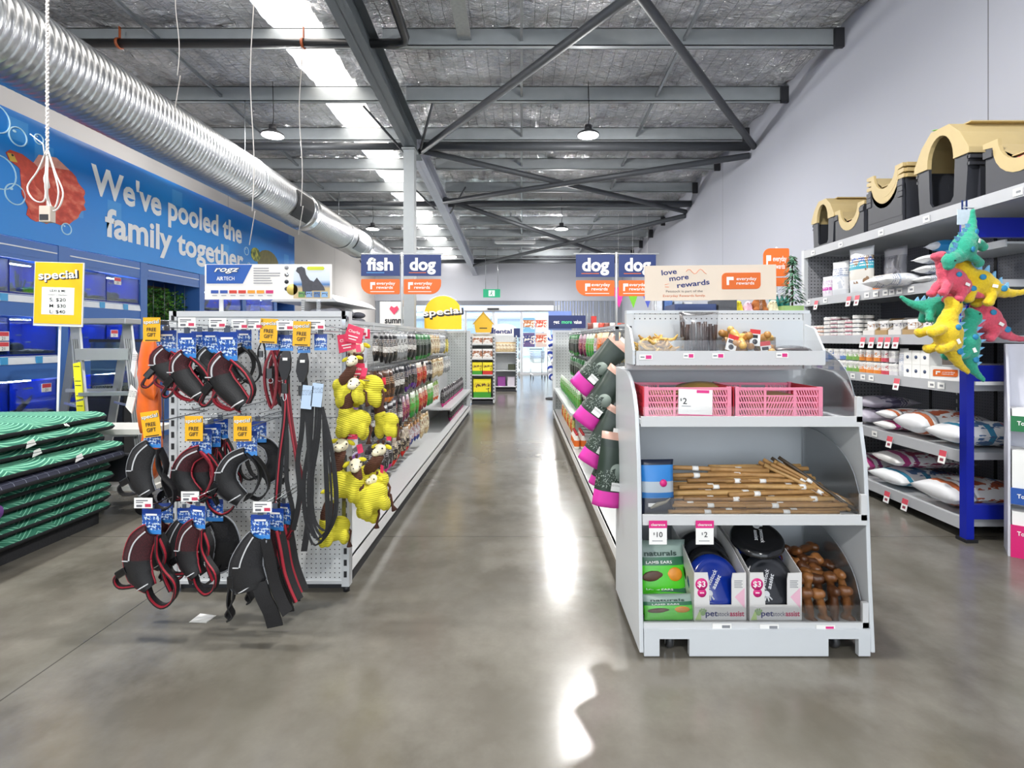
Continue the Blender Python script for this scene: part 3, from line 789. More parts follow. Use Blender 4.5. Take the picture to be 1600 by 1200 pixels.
# ------------------------------------------------------------------ trolley behind the beds
tr = thing('platform_trolley', 'pale grey two deck trolley on black casters behind the dog beds', 'trolley', (-3.18, 4.05, 0))
TG = mat('#b9b8b3', .5, vary=.08)
MB().rbox(-.34, .34, -.16, .16, .625, .665, .04).build('top_deck', TG, tr)
MB().rbox(-.34, .38, -.17, .17, .20, .235, .03).build('lower_deck', TG, tr)
for x in (-.28, .28):
    MB().tube([(x, -.1, .625), (x + .01, -.1, .5), (x + .05, -.08, .4), (x + .05, -.05, .235)], .024, 8).build('leg', TG, tr)
    for y in (-.12, .12):
        ca = MB().box(x - .03, x + .03, y - .022, y + .022, .13, .2).build('caster', GALV, tr)
        MB().lathe([(.0, -.016), (.06, -.016), (.062, 0), (.06, .016), (0, .016)], 20, axis=1, M=Matrix.Translation((x, y, .064))).build('wheel', BLACK, ca)
bn = tag(MB().rbox(-3.38, -2.98, 4.00, 4.10, .2365, .44, .03).build('storage_tub', mat('#232328', .5)), 'black tub on the lower deck of the trolley', 'tub')

# ------------------------------------------------------------------ dog beds
def bedmat(name, base, line, kind):
    t = NT(name); o = t.xyz(t.co()); s = t.math('SUBTRACT', o[0], o[2])
    if kind == 'check':
        a = t.math('LESS_THAN', t.math('FRACT', t.math('ADD', t.math('DIVIDE', o[1], .075), 50)), .035); b = t.math('LESS_THAN', t.math('FRACT', t.math('ADD', t.math('DIVIDE', s, .05), 50)), .05)
        k = t.math('MULTIPLY', t.math('MAXIMUM', a, b), .75)
    else:
        P = .30 if kind == 'wave' else .24; n = 1 / .034 if kind == 'wave' else 1 / .03
        tri = t.math('ABSOLUTE', t.math('SUBTRACT', t.math('FRACT', t.math('ADD', t.math('DIVIDE', o[1], P), 50)), .5))
        if kind == 'wave': tri = t.math('MULTIPLY', tri, tri); amp = .30
        else: amp = .22
        u = t.math('ADD', s, t.math('MULTIPLY', tri, amp)); k = t.math('LESS_THAN', t.math('FRACT', t.math('ADD', t.math('MULTIPLY', u, n), 50)), .28)
        if kind == 'chev': k = t.math('MULTIPLY', k, t.math('LESS_THAN', t.math('FRACT', t.math('ADD', t.math('DIVIDE', u, .076), 50)), .8))
    f = t.noise(t.co(), 150, 2)
    t.set(t.mix(k, C(base), C(line)), .75); t.bump(f, .2, .002); return t.m
B_WAVE = bedmat('green_wave_fabric', '#1c6b56', '#7fc2a0', 'wave'); B_CHEV = bedmat('green_chevron_fabric', '#17664f', '#6fae93', 'chev'); B_CHECK = bedmat('navy_check_fabric', '#262a3e', '#9aa0b4', 'check')
B_BASE = mat('#14161a', .85, bump=.2, bscale=200)
def bed(m):
    b = MB(); W, D = .58, .60; prof = [(.045, 0, 1), (.012, .008, 1), (.0, .026, 1), (.004, .034, 0), (.012, .05, 0), (.04, .063, 0), (.10, .068, 0), (.25, .07, 0)]
    rings = []; n = 9
    for ins, z, k in prof:
        w, d = W - ins, D - ins; r = .05; ring = []
        for cx, cy, a0 in ((w - r, d - r, 0), (-w + r, d - r, 90), (-w + r, -d + r, 180), (w - r, -d + r, 270)):
            for j in range(4): a = R(a0 + 30 * j); ring.append((cx + r * cos(a), cy + r * sin(a)))
        full = []
        for j in range(16):
            p, e = ring[j], ring[(j + 1) % 16]; st = 6 if j % 4 == 3 else 1
            for s in range(st): full.append((p[0] + (e[0] - p[0]) * s / st, p[1] + (e[1] - p[1]) * s / st))
        rings.append([(x, y, z + .0015 * sin(9 * y + 7 * x) * (z > .03)) for x, y in full])
    n = len(rings[0]); vs = [p for r in rings for p in r]; fs = []
    b.add(vs, [], 0, True)
    for i in range(len(prof) - 1):
        for j in range(n):
            k = (j + 1) % n; b.f.append((i * n + j, i * n + k, (i + 1) * n + k, (i + 1) * n + j)); b.mi.append(prof[i][2]); b.sm.append(True)
    b.f += [tuple(reversed(range(n))), tuple((len(prof) - 1) * n + j for j in range(n))]; b.mi += [1, 0]; b.sm += [False, True]
    return b.build('dog_bed', [m, B_BASE])
tag(MB().rbox(-4.20, -3.10, 2.68, 3.78, 0, .088, .04).build('black_plinth', mat('#17181b', .9, bump=.3)), 'low black plinth under the stack of dog beds', 'plinth')
beds = [('chev', 0, 0), ('chev', -.01, -.6), ('chev', .012, .5), ('chev', .008, 0), ('chev', 0, .8), ('check', .09, 1.5), ('wave', .085, .5), ('wave', -.035, -1), ('wave', .01, -1.5), ('wave', -.03, .5)]
names = ['bottom green chevron bed in the stack, lying on the black plinth', 'second green chevron bed from the floor', 'third green chevron bed from the floor', 'fourth green chevron bed from the floor', 'green chevron bed directly under the navy checked bed', 'navy checked dog bed in the middle of the green stack', 'green wavy bed lying directly on the navy checked bed', 'green wavy bed second above the navy checked bed', 'second green wavy bed from the top of the stack', 'topmost green wavy dog bed of the stack']
for k, (kd, dx, rz) in enumerate(beds):
    o = bed({'chev': B_CHEV, 'wave': B_WAVE, 'check': B_CHECK}[kd]); o.location = (-3.63 + dx, 3.24 + (.0, .01, -.01, .02, 0, .03, .02, -.02, .02, 0)[k], .0885 + .0735 * k); o.rotation_euler = (0, 0, R(rz))
    tag(o, names[k], 'dog bed', 'stacked square dog beds')
    if k in (6, 7, 8):
        MB().prism([(-.03, -.03), (.035, -.015), (.02, .02), (-.02, .012)], 0, .002, .004).build('care_tag', PAPER, o, loc=(.575, .05 + (k - 7) * -.12, .03))
    if k in (1, 3): MB().lathe([(0, 0), (.045, 0), (.045, .002), (0, .003)], 24, axis=0).build('round_sticker', mat('#3f86d8' if k == 1 else '#7a4aa0', .4), o, loc=(.581, -.30, .035))
    if k == 9: MB().tube([(.585, .2, .03), (.60, .19, .02), (.60, .22, .012), (.585, .21, .03)], .004, 6).build('hang_loop', PAPER, o)
# yellow price sign on a pole behind the beds
sg = thing('price_sign', 'yellow special price sign on a white pole behind the dog beds', 'sign', (-3.62, 3.97, 0), (0, R(1.6), 0))
MB().cyl((0, 0, .012), (0, 0, 1.5), .008, 8).build('pole', WHITE, sg); MB().lathe([(0, 0), (.13, 0), (.13, .008), (0, .014)], 24).build('base', WHITE, sg)
MB().box(-.19, .19, -.02, -.012, 1.45, 1.945).build('frame', WHITE, sg); MB().box(-.182, .182, -.023, -.02, 1.47, 1.94).build('board', YELLOW, sg)
MB().rbox(-.125, .125, -.025, -.023, 1.54, 1.75, .001).build('panel', PAPER, sg)
text('shadow_lettering', 'special', .062, INK, sg, (.006, -.024, 1.812), width=.31, bold=.03, spin=4); text('lettering', 'special', .062, PAPER, sg, (0, -.027, 1.818), width=.30, bold=.02, spin=4)
for tx, z, h, w_ in (('LEXI & ME', 1.715, .018, .12), ('Dotted Collections', 1.688, .009, .15), ('S: $20', 1.642, .026, .125), ('M: $30', 1.595, .026, .125), ('L: $40', 1.55, .026, .12)): text('lettering', tx, h, INK, sg, (0, -.0265, z), width=w_, bold=.006)

# ------------------------------------------------------------------ hanging power cables
CAB = mat('#cfcac6', .6, vary=.1)
def pendant(px, py, Y, label, loops, top=None, thick=.006):
    p = at(px, py, Y); zt = roof(Y) + .10 - p.z
    t = thing('power_pendant', label, 'cable', p)
    m = MB(); n = 46
    if thick > .008:
        for s in (0, pi): m.tube([(.007 * cos(k * 1.9 + s), .007 * sin(k * 1.9 + s), zt * (k / 160)) for k in range(161)], .006, 5)
    else: m.tube([(.02 * sin(k * .7), 0, zt * k / 12) for k in range(13)], thick, 6)
    m.build('cable', CAB, t)
    if loops:
        l = MB()
        for k, (a, d) in enumerate(((.11, .36), (-.15, .30), (.06, .34), (-.05, .2))): l.tube(smooth([(0, 0, .06), (a * .5, .01 * k, -d * .3), (a, .01 * k, -d * .7), (a * .7, .01 * k, -d), (a * .2, .008 * k, -d * 1.02), (-.015, .005 * k, -d * .6), (0, 0, .04)]), .0055, 6)
        l.tube([(.0, 0, .05), (.0, 0, -.36)], .006, 6); l.tube([(-.02, 0, .0), (-.03, 0, .09), (-.12, 0, .16)], .004, 5); l.build('loop', CAB, t)
        MB().rbox(-.04, .04, -.025, .025, -.46, -.35, .008).build('outlet_box', mat('#b9aea2', .5), t); MB().box(-.03, .03, -.028, -.025, -.45, -.41).build('socket', DARK, t)
    else:
        l = MB().tube([(.03 * cos(k * .55), 0, -.18 + .18 * sin(k * .55 + pi / 2)) for k in range(12)], .005, 5, closed=True); l.build('loop', CAB, t)
pendant(74, 245, 3.6, 'thick twisted white cable with outlet box hanging before the red fish', True, thick=.012)
pendant(394, 330, 5.4, 'thin white cable hanging before the banner by the turtle', False)
pendant(470, 322, 6.4, 'thin white cable hanging beside the duct grille', False)
pendant(277, 118, 5.0, 'short thin white cable hanging high between duct and drain pipe', False, thick=.004)
# ------------------------------------------------------------------ gondola shelving helpers
def upright(par, x, y, z0, z1, face, w=.04, d=.05, foot=True):
    """slotted post; face = direction the slots look"""
    b = MB()
    if face == 'y': b.box(x - w / 2, x + w / 2, y, y + d, z0, z1)
    else: b.box(x - d / 2, x + d / 2, y - w / 2, y + w / 2, z0, z1)
    s = b; z = z0 + .05
    while z < z1 - .04:
        if face == 'y': s.box(x - .008, x + .008, y - .0015, y + .001, z, z + .032, 1)
        else: s.box(x - d / 2 - .0015, x - d / 2 + .001, y - .008, y + .008, z, z + .032, 1)
        z += .062
    o = b.build('upright', [SHELFW, BLACK], par)
    if foot: MB().cyl((x, y + .02, 0), (x, y + .02, z0), .018, 10).build('foot', BLACK, o)
    return o
HOOKM = mat('#a6a9ac', .25, 1.0)
_hk = {}
def hook(par, p, d, L):
    """wire peg hook from p along unit direction d"""
    key = (tuple(d), round(L, 3))
    if key not in _hk:
        d_ = Vector(d); m = MB(); m.tube([(0, 0, -.02), (0, 0, 0), d_ * .01, d_ * (L - .01), d_ * L + Vector((0, 0, .012))], .0028, 5)
        m.tube([(0, 0, .018), d_ * (L - .002) + Vector((0, 0, .022))], .0015, 4)
        _hk[key] = m.build('peg_hook', HOOKM, par, p); return _hk[key]
    o = _hk[key].copy(); COL.objects.link(o); o.parent = par; o.location = p; return o
GL0, GL1, GY0, GY1 = -1.88, -.92, 2.73, 9.15
gon = thing('gondola_shelving', 'long white double sided gondola left of the aisle with pegboard end panel', 'shelving', (0, 0, 0))
MB().box(GL0 + .04, GL1 - .04, GY0 + .01, GY0 + .03, .06, 1.47).build('end_panel', PEG_Y, gon)
MB().box(GL0 + .02, GL1 - .02, GY0, GY0 + .04, 1.47, 1.50).build('top_rail', SHELFW, gon)
MB().box(GL0 + .04, GL1 - .04, GY0 - .002, GY0 + .012, .045, .062).build('bottom_rail', SHELFW, gon)
for z in (.44, .93): MB().box(GL0 + .04, GL1 - .04, GY0 + .004, GY0 + .0105, z, z + .004).build('panel_joint', GREY, gon)
for x in (GL0 + .02, GL1 - .02): upright(gon, x, GY0, .03, 1.50, 'y')
MB().box(-1.365, -1.335, GY0 + .04, GY1 - .03, .04, 1.47).build('back_panel', PEG_X, gon)
MB().box(-1.37, -1.33, GY0 + .04, GY1, 1.47, 1.50).build('top_rail', SHELFW, gon)
for k in range(8):
    y = GY0 + .08 + k * .9
    if y < GY1 - .1: upright(gon, -1.35, y, .03, 1.48, 'x', .03, .046)
MB().box(-1.33, GL1 - .003, GY0 + .045, GY1, .145, .165).build('base_shelf', WHITE, gon)
MB().box(GL1 - .015, GL1, GY0 + .045, GY1, .095, .165).build('price_rail', mat('#f0f1f1', .3), gon)
MB().box(-1.33, GL1 - .03, GY0 + .05, GY1, .0, .145).build('plinth', DARK, gon)
MB().box(GL0 + .03, -1.37, GY0 + .05, 7.9, .0, .165).build('plinth', DARK, gon)
MB().box(-1.36, GL1 + .0, GY1, GY1 + .03, .0, 1.50).build('end_panel', PALE, gon)
MB().box(-1.33, GL1 - .02, GY1 - .005, GY1, .17, 1.47).build('grid_panel', pegmat('#aeb3b2', 0, 2, .05, .006), gon)
MB().box(GL1 - .06, GL1 + .005, GY1 - .03, GY1 + .035, .03, 1.5).build('corner_post', SHELFW, gon)
for z in (.44,):
    MB().box(-1.33, GL1 + .01, 6.55, GY1 - .03, z, z + .02).box(GL1 + .005, GL1 + .02, 6.55, GY1 - .03, z - .012, z + .03).build('shelf', SHELFW, gon)

# ------------------------------------------------------------------ walking harnesses
def cardmat():
    t = NT('blue_card_print'); g = t.co('Generated'); x = t.xyz(g)
    c = t.ramp(x[2], [(0, C('#3f8ad6')), (.18, C('#1f58b0')), (.78, C('#123c92'))], True)
    n = t.noise(t.scale(g, (3, 1, 4)), 2.2, 3)
    zone = t.math('LESS_THAN', t.math('ABSOLUTE', t.math('SUBTRACT', x[2], .48)), .32)
    c = t.mix(t.math('MULTIPLY', t.math('GREATER_THAN', n, .54), zone), c, C('#cfe0f2'))
    c = t.mix(t.math('MULTIPLY', t.math('GREATER_THAN', t.noise(t.scale(g, (6, 1, 5)), 3, 1), .6), zone), c, C('#26344e'))
    t.set(c, .3); return t.m
CARD = cardmat()
MESHF = NT('black_mesh_fabric'); vv = MESHF.co(); vr = MESHF.n.new('ShaderNodeTexVoronoi'); vr.inputs['Scale'].default_value = 220; MESHF.l.new(vv, vr.inputs['Vector'])
MESHF.set(MESHF.mix(vr.outputs['Distance'], C('#09090a'), C('#26262a')), .8); MESHF.bump(vr.outputs['Distance'], .5, .002); MESHF = MESHF.m
REDF = NT('red_mesh_fabric'); vv = REDF.co(); vr = REDF.n.new('ShaderNodeTexVoronoi'); vr.inputs['Scale'].default_value = 220; REDF.l.new(vv, vr.inputs['Vector'])
REDF.set(REDF.mix(vr.outputs['Distance'], C('#180709'), C('#4a131d')), .8); REDF.bump(vr.outputs['Distance'], .5, .002); REDF = REDF.m
NYLON = mat('#0e0e11', .6, bump=.25, bscale=300); REDP = mat('#9c1f30', .55); REDN = mat('#6d1522', .6, bump=.2, bscale=300); REFL = mat('#c9cbce', .3); PLAST = mat('#101012', .25)
def card(par, x=0, w=.085, h=.125, y=0, tilt=0):
    c = MB().rbox(-w / 2, w / 2, -.0015, .0015, -h + .012, -.006, .001).build('hang_card', CARD, par, (x, y, 0), (0, R(tilt), 0))
    MB().box(-.012, .012, -.002, .002, -.008, .018).build('hanger_tab', mat('#4d5562', .3), c)
    MB().box(-w * .3, w * .3, -.0026, -.0016, -.034, -.026).build('print', PAPER, c)
    return c
def vest(par, pts, wid, split, fab, trim, name='vest_panel', y=0, refl=True):
    pts = [Vector((p[0], y + (p[2] if len(p) > 2 else 0), p[1])) for p in pts]
    # resample smoothly
    P = []; Wd = []; n = len(pts)
    for i in range(n - 1):
        for s in range(5):
            t = s / 5; a = pts[max(i - 1, 0)]; b = pts[i]; c = pts[i + 1]; d = pts[min(i + 2, n - 1)]
            P.append(.5 * ((2 * b) + (c - a) * t + (2 * a - 5 * b + 4 * c - d) * t * t + (3 * b - a - 3 * c + d) * t ** 3)); Wd.append(wid[i] + (wid[i + 1] - wid[i]) * t)
    P.append(pts[-1]); Wd.append(wid[-1]); m = len(P); k = int(m * split)
    sd = (1, 0, .3)
    # domed panel: several strips across the width
    def strip(i0, i1, mt, nm):
        b = MB(); nu = 6; vs = []; fs = []; L = []; Rr = []; Md = []
        for i in range(i0, i1):
            t = (P[min(i + 1, m - 1)] - P[max(i - 1, 0)]).normalized(); a = Vector((t.z, 0, -t.x))
            if a.length < 1e-4: a = Vector((1, 0, 0))
            a.normalize()
            for side in (-1, 1):
                for u in range(nu + 1):
                    f = 2 * u / nu - 1; vs.append(P[i] + a * f * Wd[i] / 2 + Vector((0, side * .004 - .022 * (1 - f * f), 0)))
            L.append(P[i] - a * Wd[i] / 2); Rr.append(P[i] + a * Wd[i] / 2); Md.append(P[i] + a * Wd[i] * .12 + Vector((0, -.0275, 0)))
        q = 2 * (nu + 1)
        for i in range(i1 - i0 - 1):
            for u in range(nu):
                for off in (0, nu + 1):
                    f = (i * q + off + u, i * q + off + u + 1, (i + 1) * q + off + u + 1, (i + 1) * q + off + u); fs.append(f if off else f[::-1])
            for u in (0, nu): fs.append((i * q + u, i * q + nu + 1 + u, (i + 1) * q + nu + 1 + u, (i + 1) * q + u))
        b.add(vs, fs, 0, True); o = b.build(nm, mt, par)
        MB().tube(L, .0045, 6).build('piping', trim, o); MB().tube(Rr, .0045, 6).build('piping', trim, o)
        return o, Md
    o1, md = strip(0, k + 1, fab, 'mesh_panel')
    if refl: MB().ribbon(md, .006, .003, (1, 0, 0)).build('reflective_strip', REFL, o1)
    o2, md2 = strip(k, m, NYLON, name)
    j = md2[0]; MB().box(j.x - .03, j.x - .004, j.y - .001, j.y + .001, j.z - .004, j.z).build('care_tag', REFL, o2)
    e = md2[-3]; MB().tube([e + Vector((-.02, .006, -.012)), e + Vector((0, 0, 0)), e + Vector((.03, .006, .018))], .0028, 5).build('reflective_strip', REFL, o2)
def strap(par, pts, w, m, closed=False, trim=None, name='strap', side=(0, 1, .35)):
    pts = [Vector((p[0], p[2] if len(p) > 2 else 0, p[1])) for p in pts]; P = []; n = len(pts); R_ = n if closed else n - 1
    for i in range(R_):
        g = lambda k: pts[k % n] if closed else pts[min(max(k, 0), n - 1)]
        a, b, c, d = g(i - 1), g(i), g(i + 1), g(i + 2)
        for s in range(4):
            t = s / 4; P.append(.5 * ((2 * b) + (c - a) * t + (2 * a - 5 * b + 4 * c - d) * t * t + (3 * b - a - 3 * c + d) * t ** 3))
    if not closed: P.append(pts[-1])
    o = MB().ribbon(P, w, .006, side, closed=closed).build(name, m, par)
    if trim: MB().ribbon([p + Vector((0, -w * .36, 0)) for p in P], w * .22, .009, side, closed=closed).build('edging', trim, o)
    return o
def buckle(par, x, z, y=-.01, rot=0):
    o = MB().rbox(-.016, .016, -.008, .008, -.024, .024, .006).build('buckle', PLAST, par, (x, y, z), (0, R(rot), 0), bevel=.002)
    return o
def mk_harness(shape, red):
    fab, trim = (REDF, REDP) if red else (MESHF, GREY); st = REDN if red else NYLON; tr = REDP if red else None
    t = thing('dog_harness', '', 'harness')
    card(t)
    if shape == 'A':
        vest(t, [(.0, -.10), (-.045, -.15), (-.065, -.22), (-.05, -.29), (-.005, -.345)], [.075, .115, .125, .12, .06], .5, fab, trim)
        strap(t, [(-.08, -.27), (-.13, -.275), (-.165, -.31), (-.14, -.345), (-.06, -.335)], .022, NYLON, False, tr); buckle(t, -.125, -.278, -.012, 60)
        strap(t, [(-.02, -.33), (.0, -.385), (.05, -.42), (.10, -.39), (.11, -.32), (.06, -.26), (.03, -.2), (.03, -.12)], .03, NYLON, False, tr)
        strap(t, [(.02, -.12, .02), (.055, -.2, .02), (.045, -.28, .02), (.08, -.36, .02)], .04, NYLON, False, tr)
    elif shape == 'B':
        vest(t, [(-.01, -.10), (-.04, -.16), (-.06, -.23), (-.055, -.30), (-.045, -.335)], [.08, .115, .15, .17, .13], .48, fab, trim)
        strap(t, [(-.12, -.28), (-.135, -.33), (-.14, -.40), (-.12, -.45), (-.145, -.47)], .028, NYLON, False); strap(t, [(-.115, -.30), (-.12, -.38), (-.15, -.44), (-.13, -.46)], .024, NYLON, False); buckle(t, -.125, -.30)
        strap(t, [(-.0, -.30, -.012), (.02, -.36, -.015), (.05, -.43, -.01), (.065, -.50, 0)], .068, NYLON, False, None, side=(1, 0, .5))
        strap(t, [(.02, -.11), (.04, -.2), (.06, -.3), (.09, -.38), (.12, -.44)], .05, NYLON, False, tr, side=(.5, 1, .2))
    elif shape == 'C':
        vest(t, [(.0, -.10), (-.055, -.13), (-.085, -.19), (-.075, -.25), (-.02, -.30)], [.05, .065, .085, .10, .07], .45, fab, trim)
        strap(t, [(.0, -.1), (.04, -.14), (.055, -.2), (.03, -.27), (-.01, -.30)], .035, st, False, tr)
        strap(t, [(-.10, -.22), (-.135, -.235), (-.14, -.28), (-.12, -.32), (-.13, -.29)], .02, NYLON, False); buckle(t, -.13, -.245, -.01, 30)
        strap(t, [(.0, -.28), (.05, -.30), (.09, -.25), (.075, -.17), (.03, -.11)], .022, NYLON, False, tr)
    else:
        vest(t, [(.0, -.10), (-.03, -.14), (-.02, -.19), (.03, -.24), (.075, -.28)], [.06, .09, .10, .085, .06], .42, fab, trim)
        strap(t, [(-.05, -.18), (-.08, -.22), (-.11, -.27), (-.08, -.28), (-.03, -.22)], .02, NYLON, False, tr); buckle(t, -.07, -.215, -.015, 40)
        strap(t, [(.07, -.26), (.02, -.295), (-.05, -.265), (-.04, -.2), (.0, -.13)], .02, st, False, tr)
        strap(t, [(.09, -.27), (.11, -.22), (.08, -.16), (.02, -.11)], .024, NYLON, False, tr)
    return t
HK = {(s, r): Kind(lambda s=s, r=r: mk_harness(s, r)) for s in 'ABCD' for r in (0, 1)}
HN = [  # px, py of the hang point, depth, shape, red, tilt, scale, label
    (261, 514, 2.52, 'D', 1, 8, 1.01, 'red trimmed harness at the left corner of the top harness row'),
    (292, 518, 2.46, 'D', 1, -6, 1.12, 'red trimmed harness second from the left in the top harness row'),
    (312, 516, 2.56, 'C', 0, 4, 0.95, 'black harness with blue card behind the second red one, top row'),
    (329, 516, 2.50, 'D', 0, -4, 0.99, 'plain black harness in the middle of the top harness row'),
    (355, 516, 2.38, 'D', 1, -10, 1.25, 'largest red and black harness, folded over, in the top row'),
    (381, 514, 2.54, 'C', 0, 0, 0.90, 'looped black harness last in the top row before the collars'),
    (238, 664, 2.34, 'A', 0, 0, .92, 'black harness on the left side of the end panel beside orange packs'),
    (315, 668, 2.42, 'C', 1, 0, 1.1, 'dark red arched harness in the middle row below a free gift tag'),
    (329, 660, 2.48, 'A', 1, 10, 1.06, 'dark red harness behind the arched one in the middle row'),
    (344, 653, 2.55, 'A', 1, 4, .9, 'dark red harness nearest the panel in the middle row'),
    (386, 671, 2.42, 'C', 0, 4, 1.1, 'black arched harness in the middle row below a free gift tag'),
    (403, 656, 2.56, 'C', 0, 180, 1.0, 'black harness turned backwards behind the black arched one'),
    (237, 793, 2.30, 'A', 1, -4, 1.05, 'red trimmed harness at the bottom left with a loop near the floor'),
    (257, 784, 2.46, 'A', 1, 8, .9, 'dark red harness half hidden at the bottom left'),
    (288, 792, 2.40, 'B', 0, 6, .72, 'black mesh harness between the two red ones in the bottom row'),
    (309, 788, 2.32, 'A', 1, -14, .95, 'bright red striped harness at the centre of the bottom row'),
    (335, 778, 2.48, 'A', 0, 180, 1.0, 'black harness turned backwards at the centre of the bottom row'),
    (407, 802, 2.26, 'B', 0, 0, 1.0, 'big black mesh harness hanging lowest at the bottom right'),
    (430, 792, 2.36, 'B', 1, -8, .96, 'red edged harness just behind the big black one at the bottom'),
    (443, 784, 2.48, 'B', 1, -14, .95, 'farthest red edged harness of the bottom right trio'),
]
for px, py, Y, s, r, tz, sc, lb in HN:
    p = at(px, py, Y)
    HK[(s, r)].put(lb, p, (0, 0, R(tz)), 'dog harnesses on the end panel', sc)
hk = {}
for px, py, Y in ((261, 512, 2.42), (292, 513, 2.40), (325, 511, 2.42), (355, 511, 2.36), (381, 510, 2.46), (410, 513, 2.44), (428, 520, 2.42), (449, 517, 2.40), (475, 521, 2.38), (501, 517, 2.40),
                  (315, 665, 2.36), (330, 655, 2.48), (386, 668, 2.36), (404, 653, 2.5), (309, 784, 2.26), (257, 780, 2.4), (335, 774, 2.42), (407, 798, 2.20), (432, 788, 2.3), (300, 640, 2.45), (360, 640, 2.4), (290, 630, 2.5)):
    p = at(px, py, Y); L = GY0 + .01 - p.y
    if p.x > GL0 + .03: hook(gon, (p.x, GY0 + .01, p.z), (0, -1, 0), L)
# hooks on the left side of the end for the pieces that hang past the corner
for px, py, Y in ((238, 661, 2.30), (237, 790, 2.26), (236, 500, 2.45)):
    p = at(px, py, Y)
    MB().tube([(GL0 + .02, GY0 + .02, p.z), (p.x, GY0 - .03, p.z), (p.x, p.y, p.z), (p.x, p.y - .005, p.z + .012)], .0035, 6).build('side_hook', HOOKM, gon)

# collars and leashes to the right of the harnesses
def mk_collar(red):
    t = thing('dog_collar', '', 'collar'); card(t, 0, .06, .09)
    m, e = (REDN, REDP) if red else (NYLON, None)
    strap(t, [(0, -.08), (-.03, -.16), (-.03, -.26), (.0, -.36), (.02, -.26), (.02, -.16), (.0, -.08)], .024, m, False, e)
    buckle(t, -.005, -.19, -.02); MB().tube([(.012 * cos(k * .6), -.02, -.225 + .012 * sin(k * .6)) for k in range(10)], .002, 5, closed=True).build('ring', STEEL, t)
    return t
KC = {0: Kind(lambda: mk_collar(0)), 1: Kind(lambda: mk_collar(1))}
KC[0].put('black collar looped on its card, left of the red collars', at(410, 515, 2.48), (0, 0, R(10)), 'dog collars on the end panel', .62)
KC[1].put('red collar hung left of the black leads, foremost of two', at(425, 522, 2.44), (0, 0, R(8)), 'dog collars on the end panel', .98)
KC[1].put('red collar hung left of the black leads, rear of two', at(432, 520, 2.52), (0, 0, R(-10)), 'dog collars on the end panel', .98)
KC[0].put('black collar hung between the red collars and the leads', at(440, 521, 2.5), (0, 0, R(6)), 'dog collars on the end panel', .98)
def lead(name, label, px, py, Y, runs, padded, tags=False):
    p = at(px, py, Y); t = thing(name, label, 'lead', p, group='dog leads on the end panel'); card(t, 0, .06, .095)
    if padded:
        MB().ribbon([(0, 0, -.085), (.0, -.01, -.12), (-.004, -.01, -.17), (-.004, -.01, -.22)], .05, .014, (1, 0, 0), widths=[.03, .052, .055, .022]).build('handle', mat('#25262a', .7), t)
        MB().box(-.011, .011, -.019, -.016, -.128, -.115).build('badge', PAPER, t)
    for pts, wdt, m, e in runs: strap(t, pts, wdt, m, False, e, side=(1, .4, 0))
    if tags:
        for dx, dz in ((-.02, -.25), (.025, -.235)): MB().box(dx - .025, dx + .025, -.03, -.028, dz - .11, dz, M=Matrix.Rotation(R(6), 4, 'Y')).build('barcode_tag', printmat('barcode', [(0, '#b9cfe8')], None, '#1c2a4a', .4), t)
    buckle(t, -.004, -.26, -.012)
    MB().tube([(-.004 + .008 * cos(k * .63), -.012, -.30 + .02 * sin(k * .63)) for k in range(10)], .0035, 6, closed=True).build('clip', STEEL, t)
    return t
lead('dog_lead', 'black and red lead with padded handle, left of the three leads', 448, 521, 2.44, [([(0, -.2), (-.005, -.4), (-.03, -.6), (-.05, -.86), (-.06, -.95)], .03, NYLON, REDP), ([(.0, -.24), (.02, -.42), (.05, -.6), (.07, -.72), (.04, -.9), (.0, -.98)], .022, REDN, REDP), ([(-.02, -.3), (.0, -.5), (.0, -.7), (.03, -.85), (.02, -.96)], .02, NYLON, None)], True)
lead('dog_lead', 'plain black lead with padded handle, middle of the three leads', 475, 524, 2.42, [([(0, -.2), (.02, -.4), (.03, -.6), (.03, -.8), (.0, -1.02)], .028, NYLON, None), ([(.0, -.24), (-.01, -.45), (-.03, -.6), (-.02, -.75), (-.05, -.92)], .022, NYLON, None)], True)
lead('dog_lead', 'black lead in long loops with pale barcode tags, beside the yellow plush', 501, 520, 2.42, [([(-.02 + a, -.3), (-.03 + a, -.5), (-.06 + a, -.7), (-.05 + a, -.88), (.0 + a, -.985 + b), (.05 - a, -.86), (.04 - a, -.6), (.01, -.35)], .011, NYLON, None) for a, b in ((0, 0), (.012, .02), (-.014, .012), (.022, .05), (-.024, -.02))], False, True)

# tags on the end panel
def mk_tag():
    t = thing('promo_tag', '', 'tag'); MB().rbox(-.041, .041, -.001, .001, -.115, 0, .001).build('card', YELLOW, t)
    MB().box(-.03, .03, -.0018, -.001, -.112, -.107).build('print', INK, t)
    text('shadow_lettering', 'special', .017, INK, t, (.001, -.0014, -.030), width=.076, bold=.03, spin=3); text('lettering', 'special', .017, PAPER, t, (0, -.0018, -.029), width=.072, bold=.015, spin=3)
    text('lettering', 'FREE', .017, INK, t, (0, -.0018, -.066), width=.045, bold=.02); text('lettering', 'GIFT', .017, INK, t, (0, -.0018, -.091), width=.042, bold=.02)
    return t
KT = Kind(mk_tag)
for px, py, Y, tl, lb in ((237, 496, 2.44, 0, 'left of the end panel above the orange packs'), (421, 498, 2.40, 3, 'above the red collars'), (472, 502, 2.37, 2, 'above the middle padded lead'),
                      (233, 643, 2.29, -8, 'tilted above the black harness at the left side'), (303, 650, 2.34, 0, 'beside the dark red arched harness'), (379, 650, 2.34, 0, 'beside the black arched harness')):
    KT.put('yellow free gift tag ' + lb, at(px, py, Y) + Vector((0, 0, .0)), (0, R(tl), 0), 'yellow free gift tags')
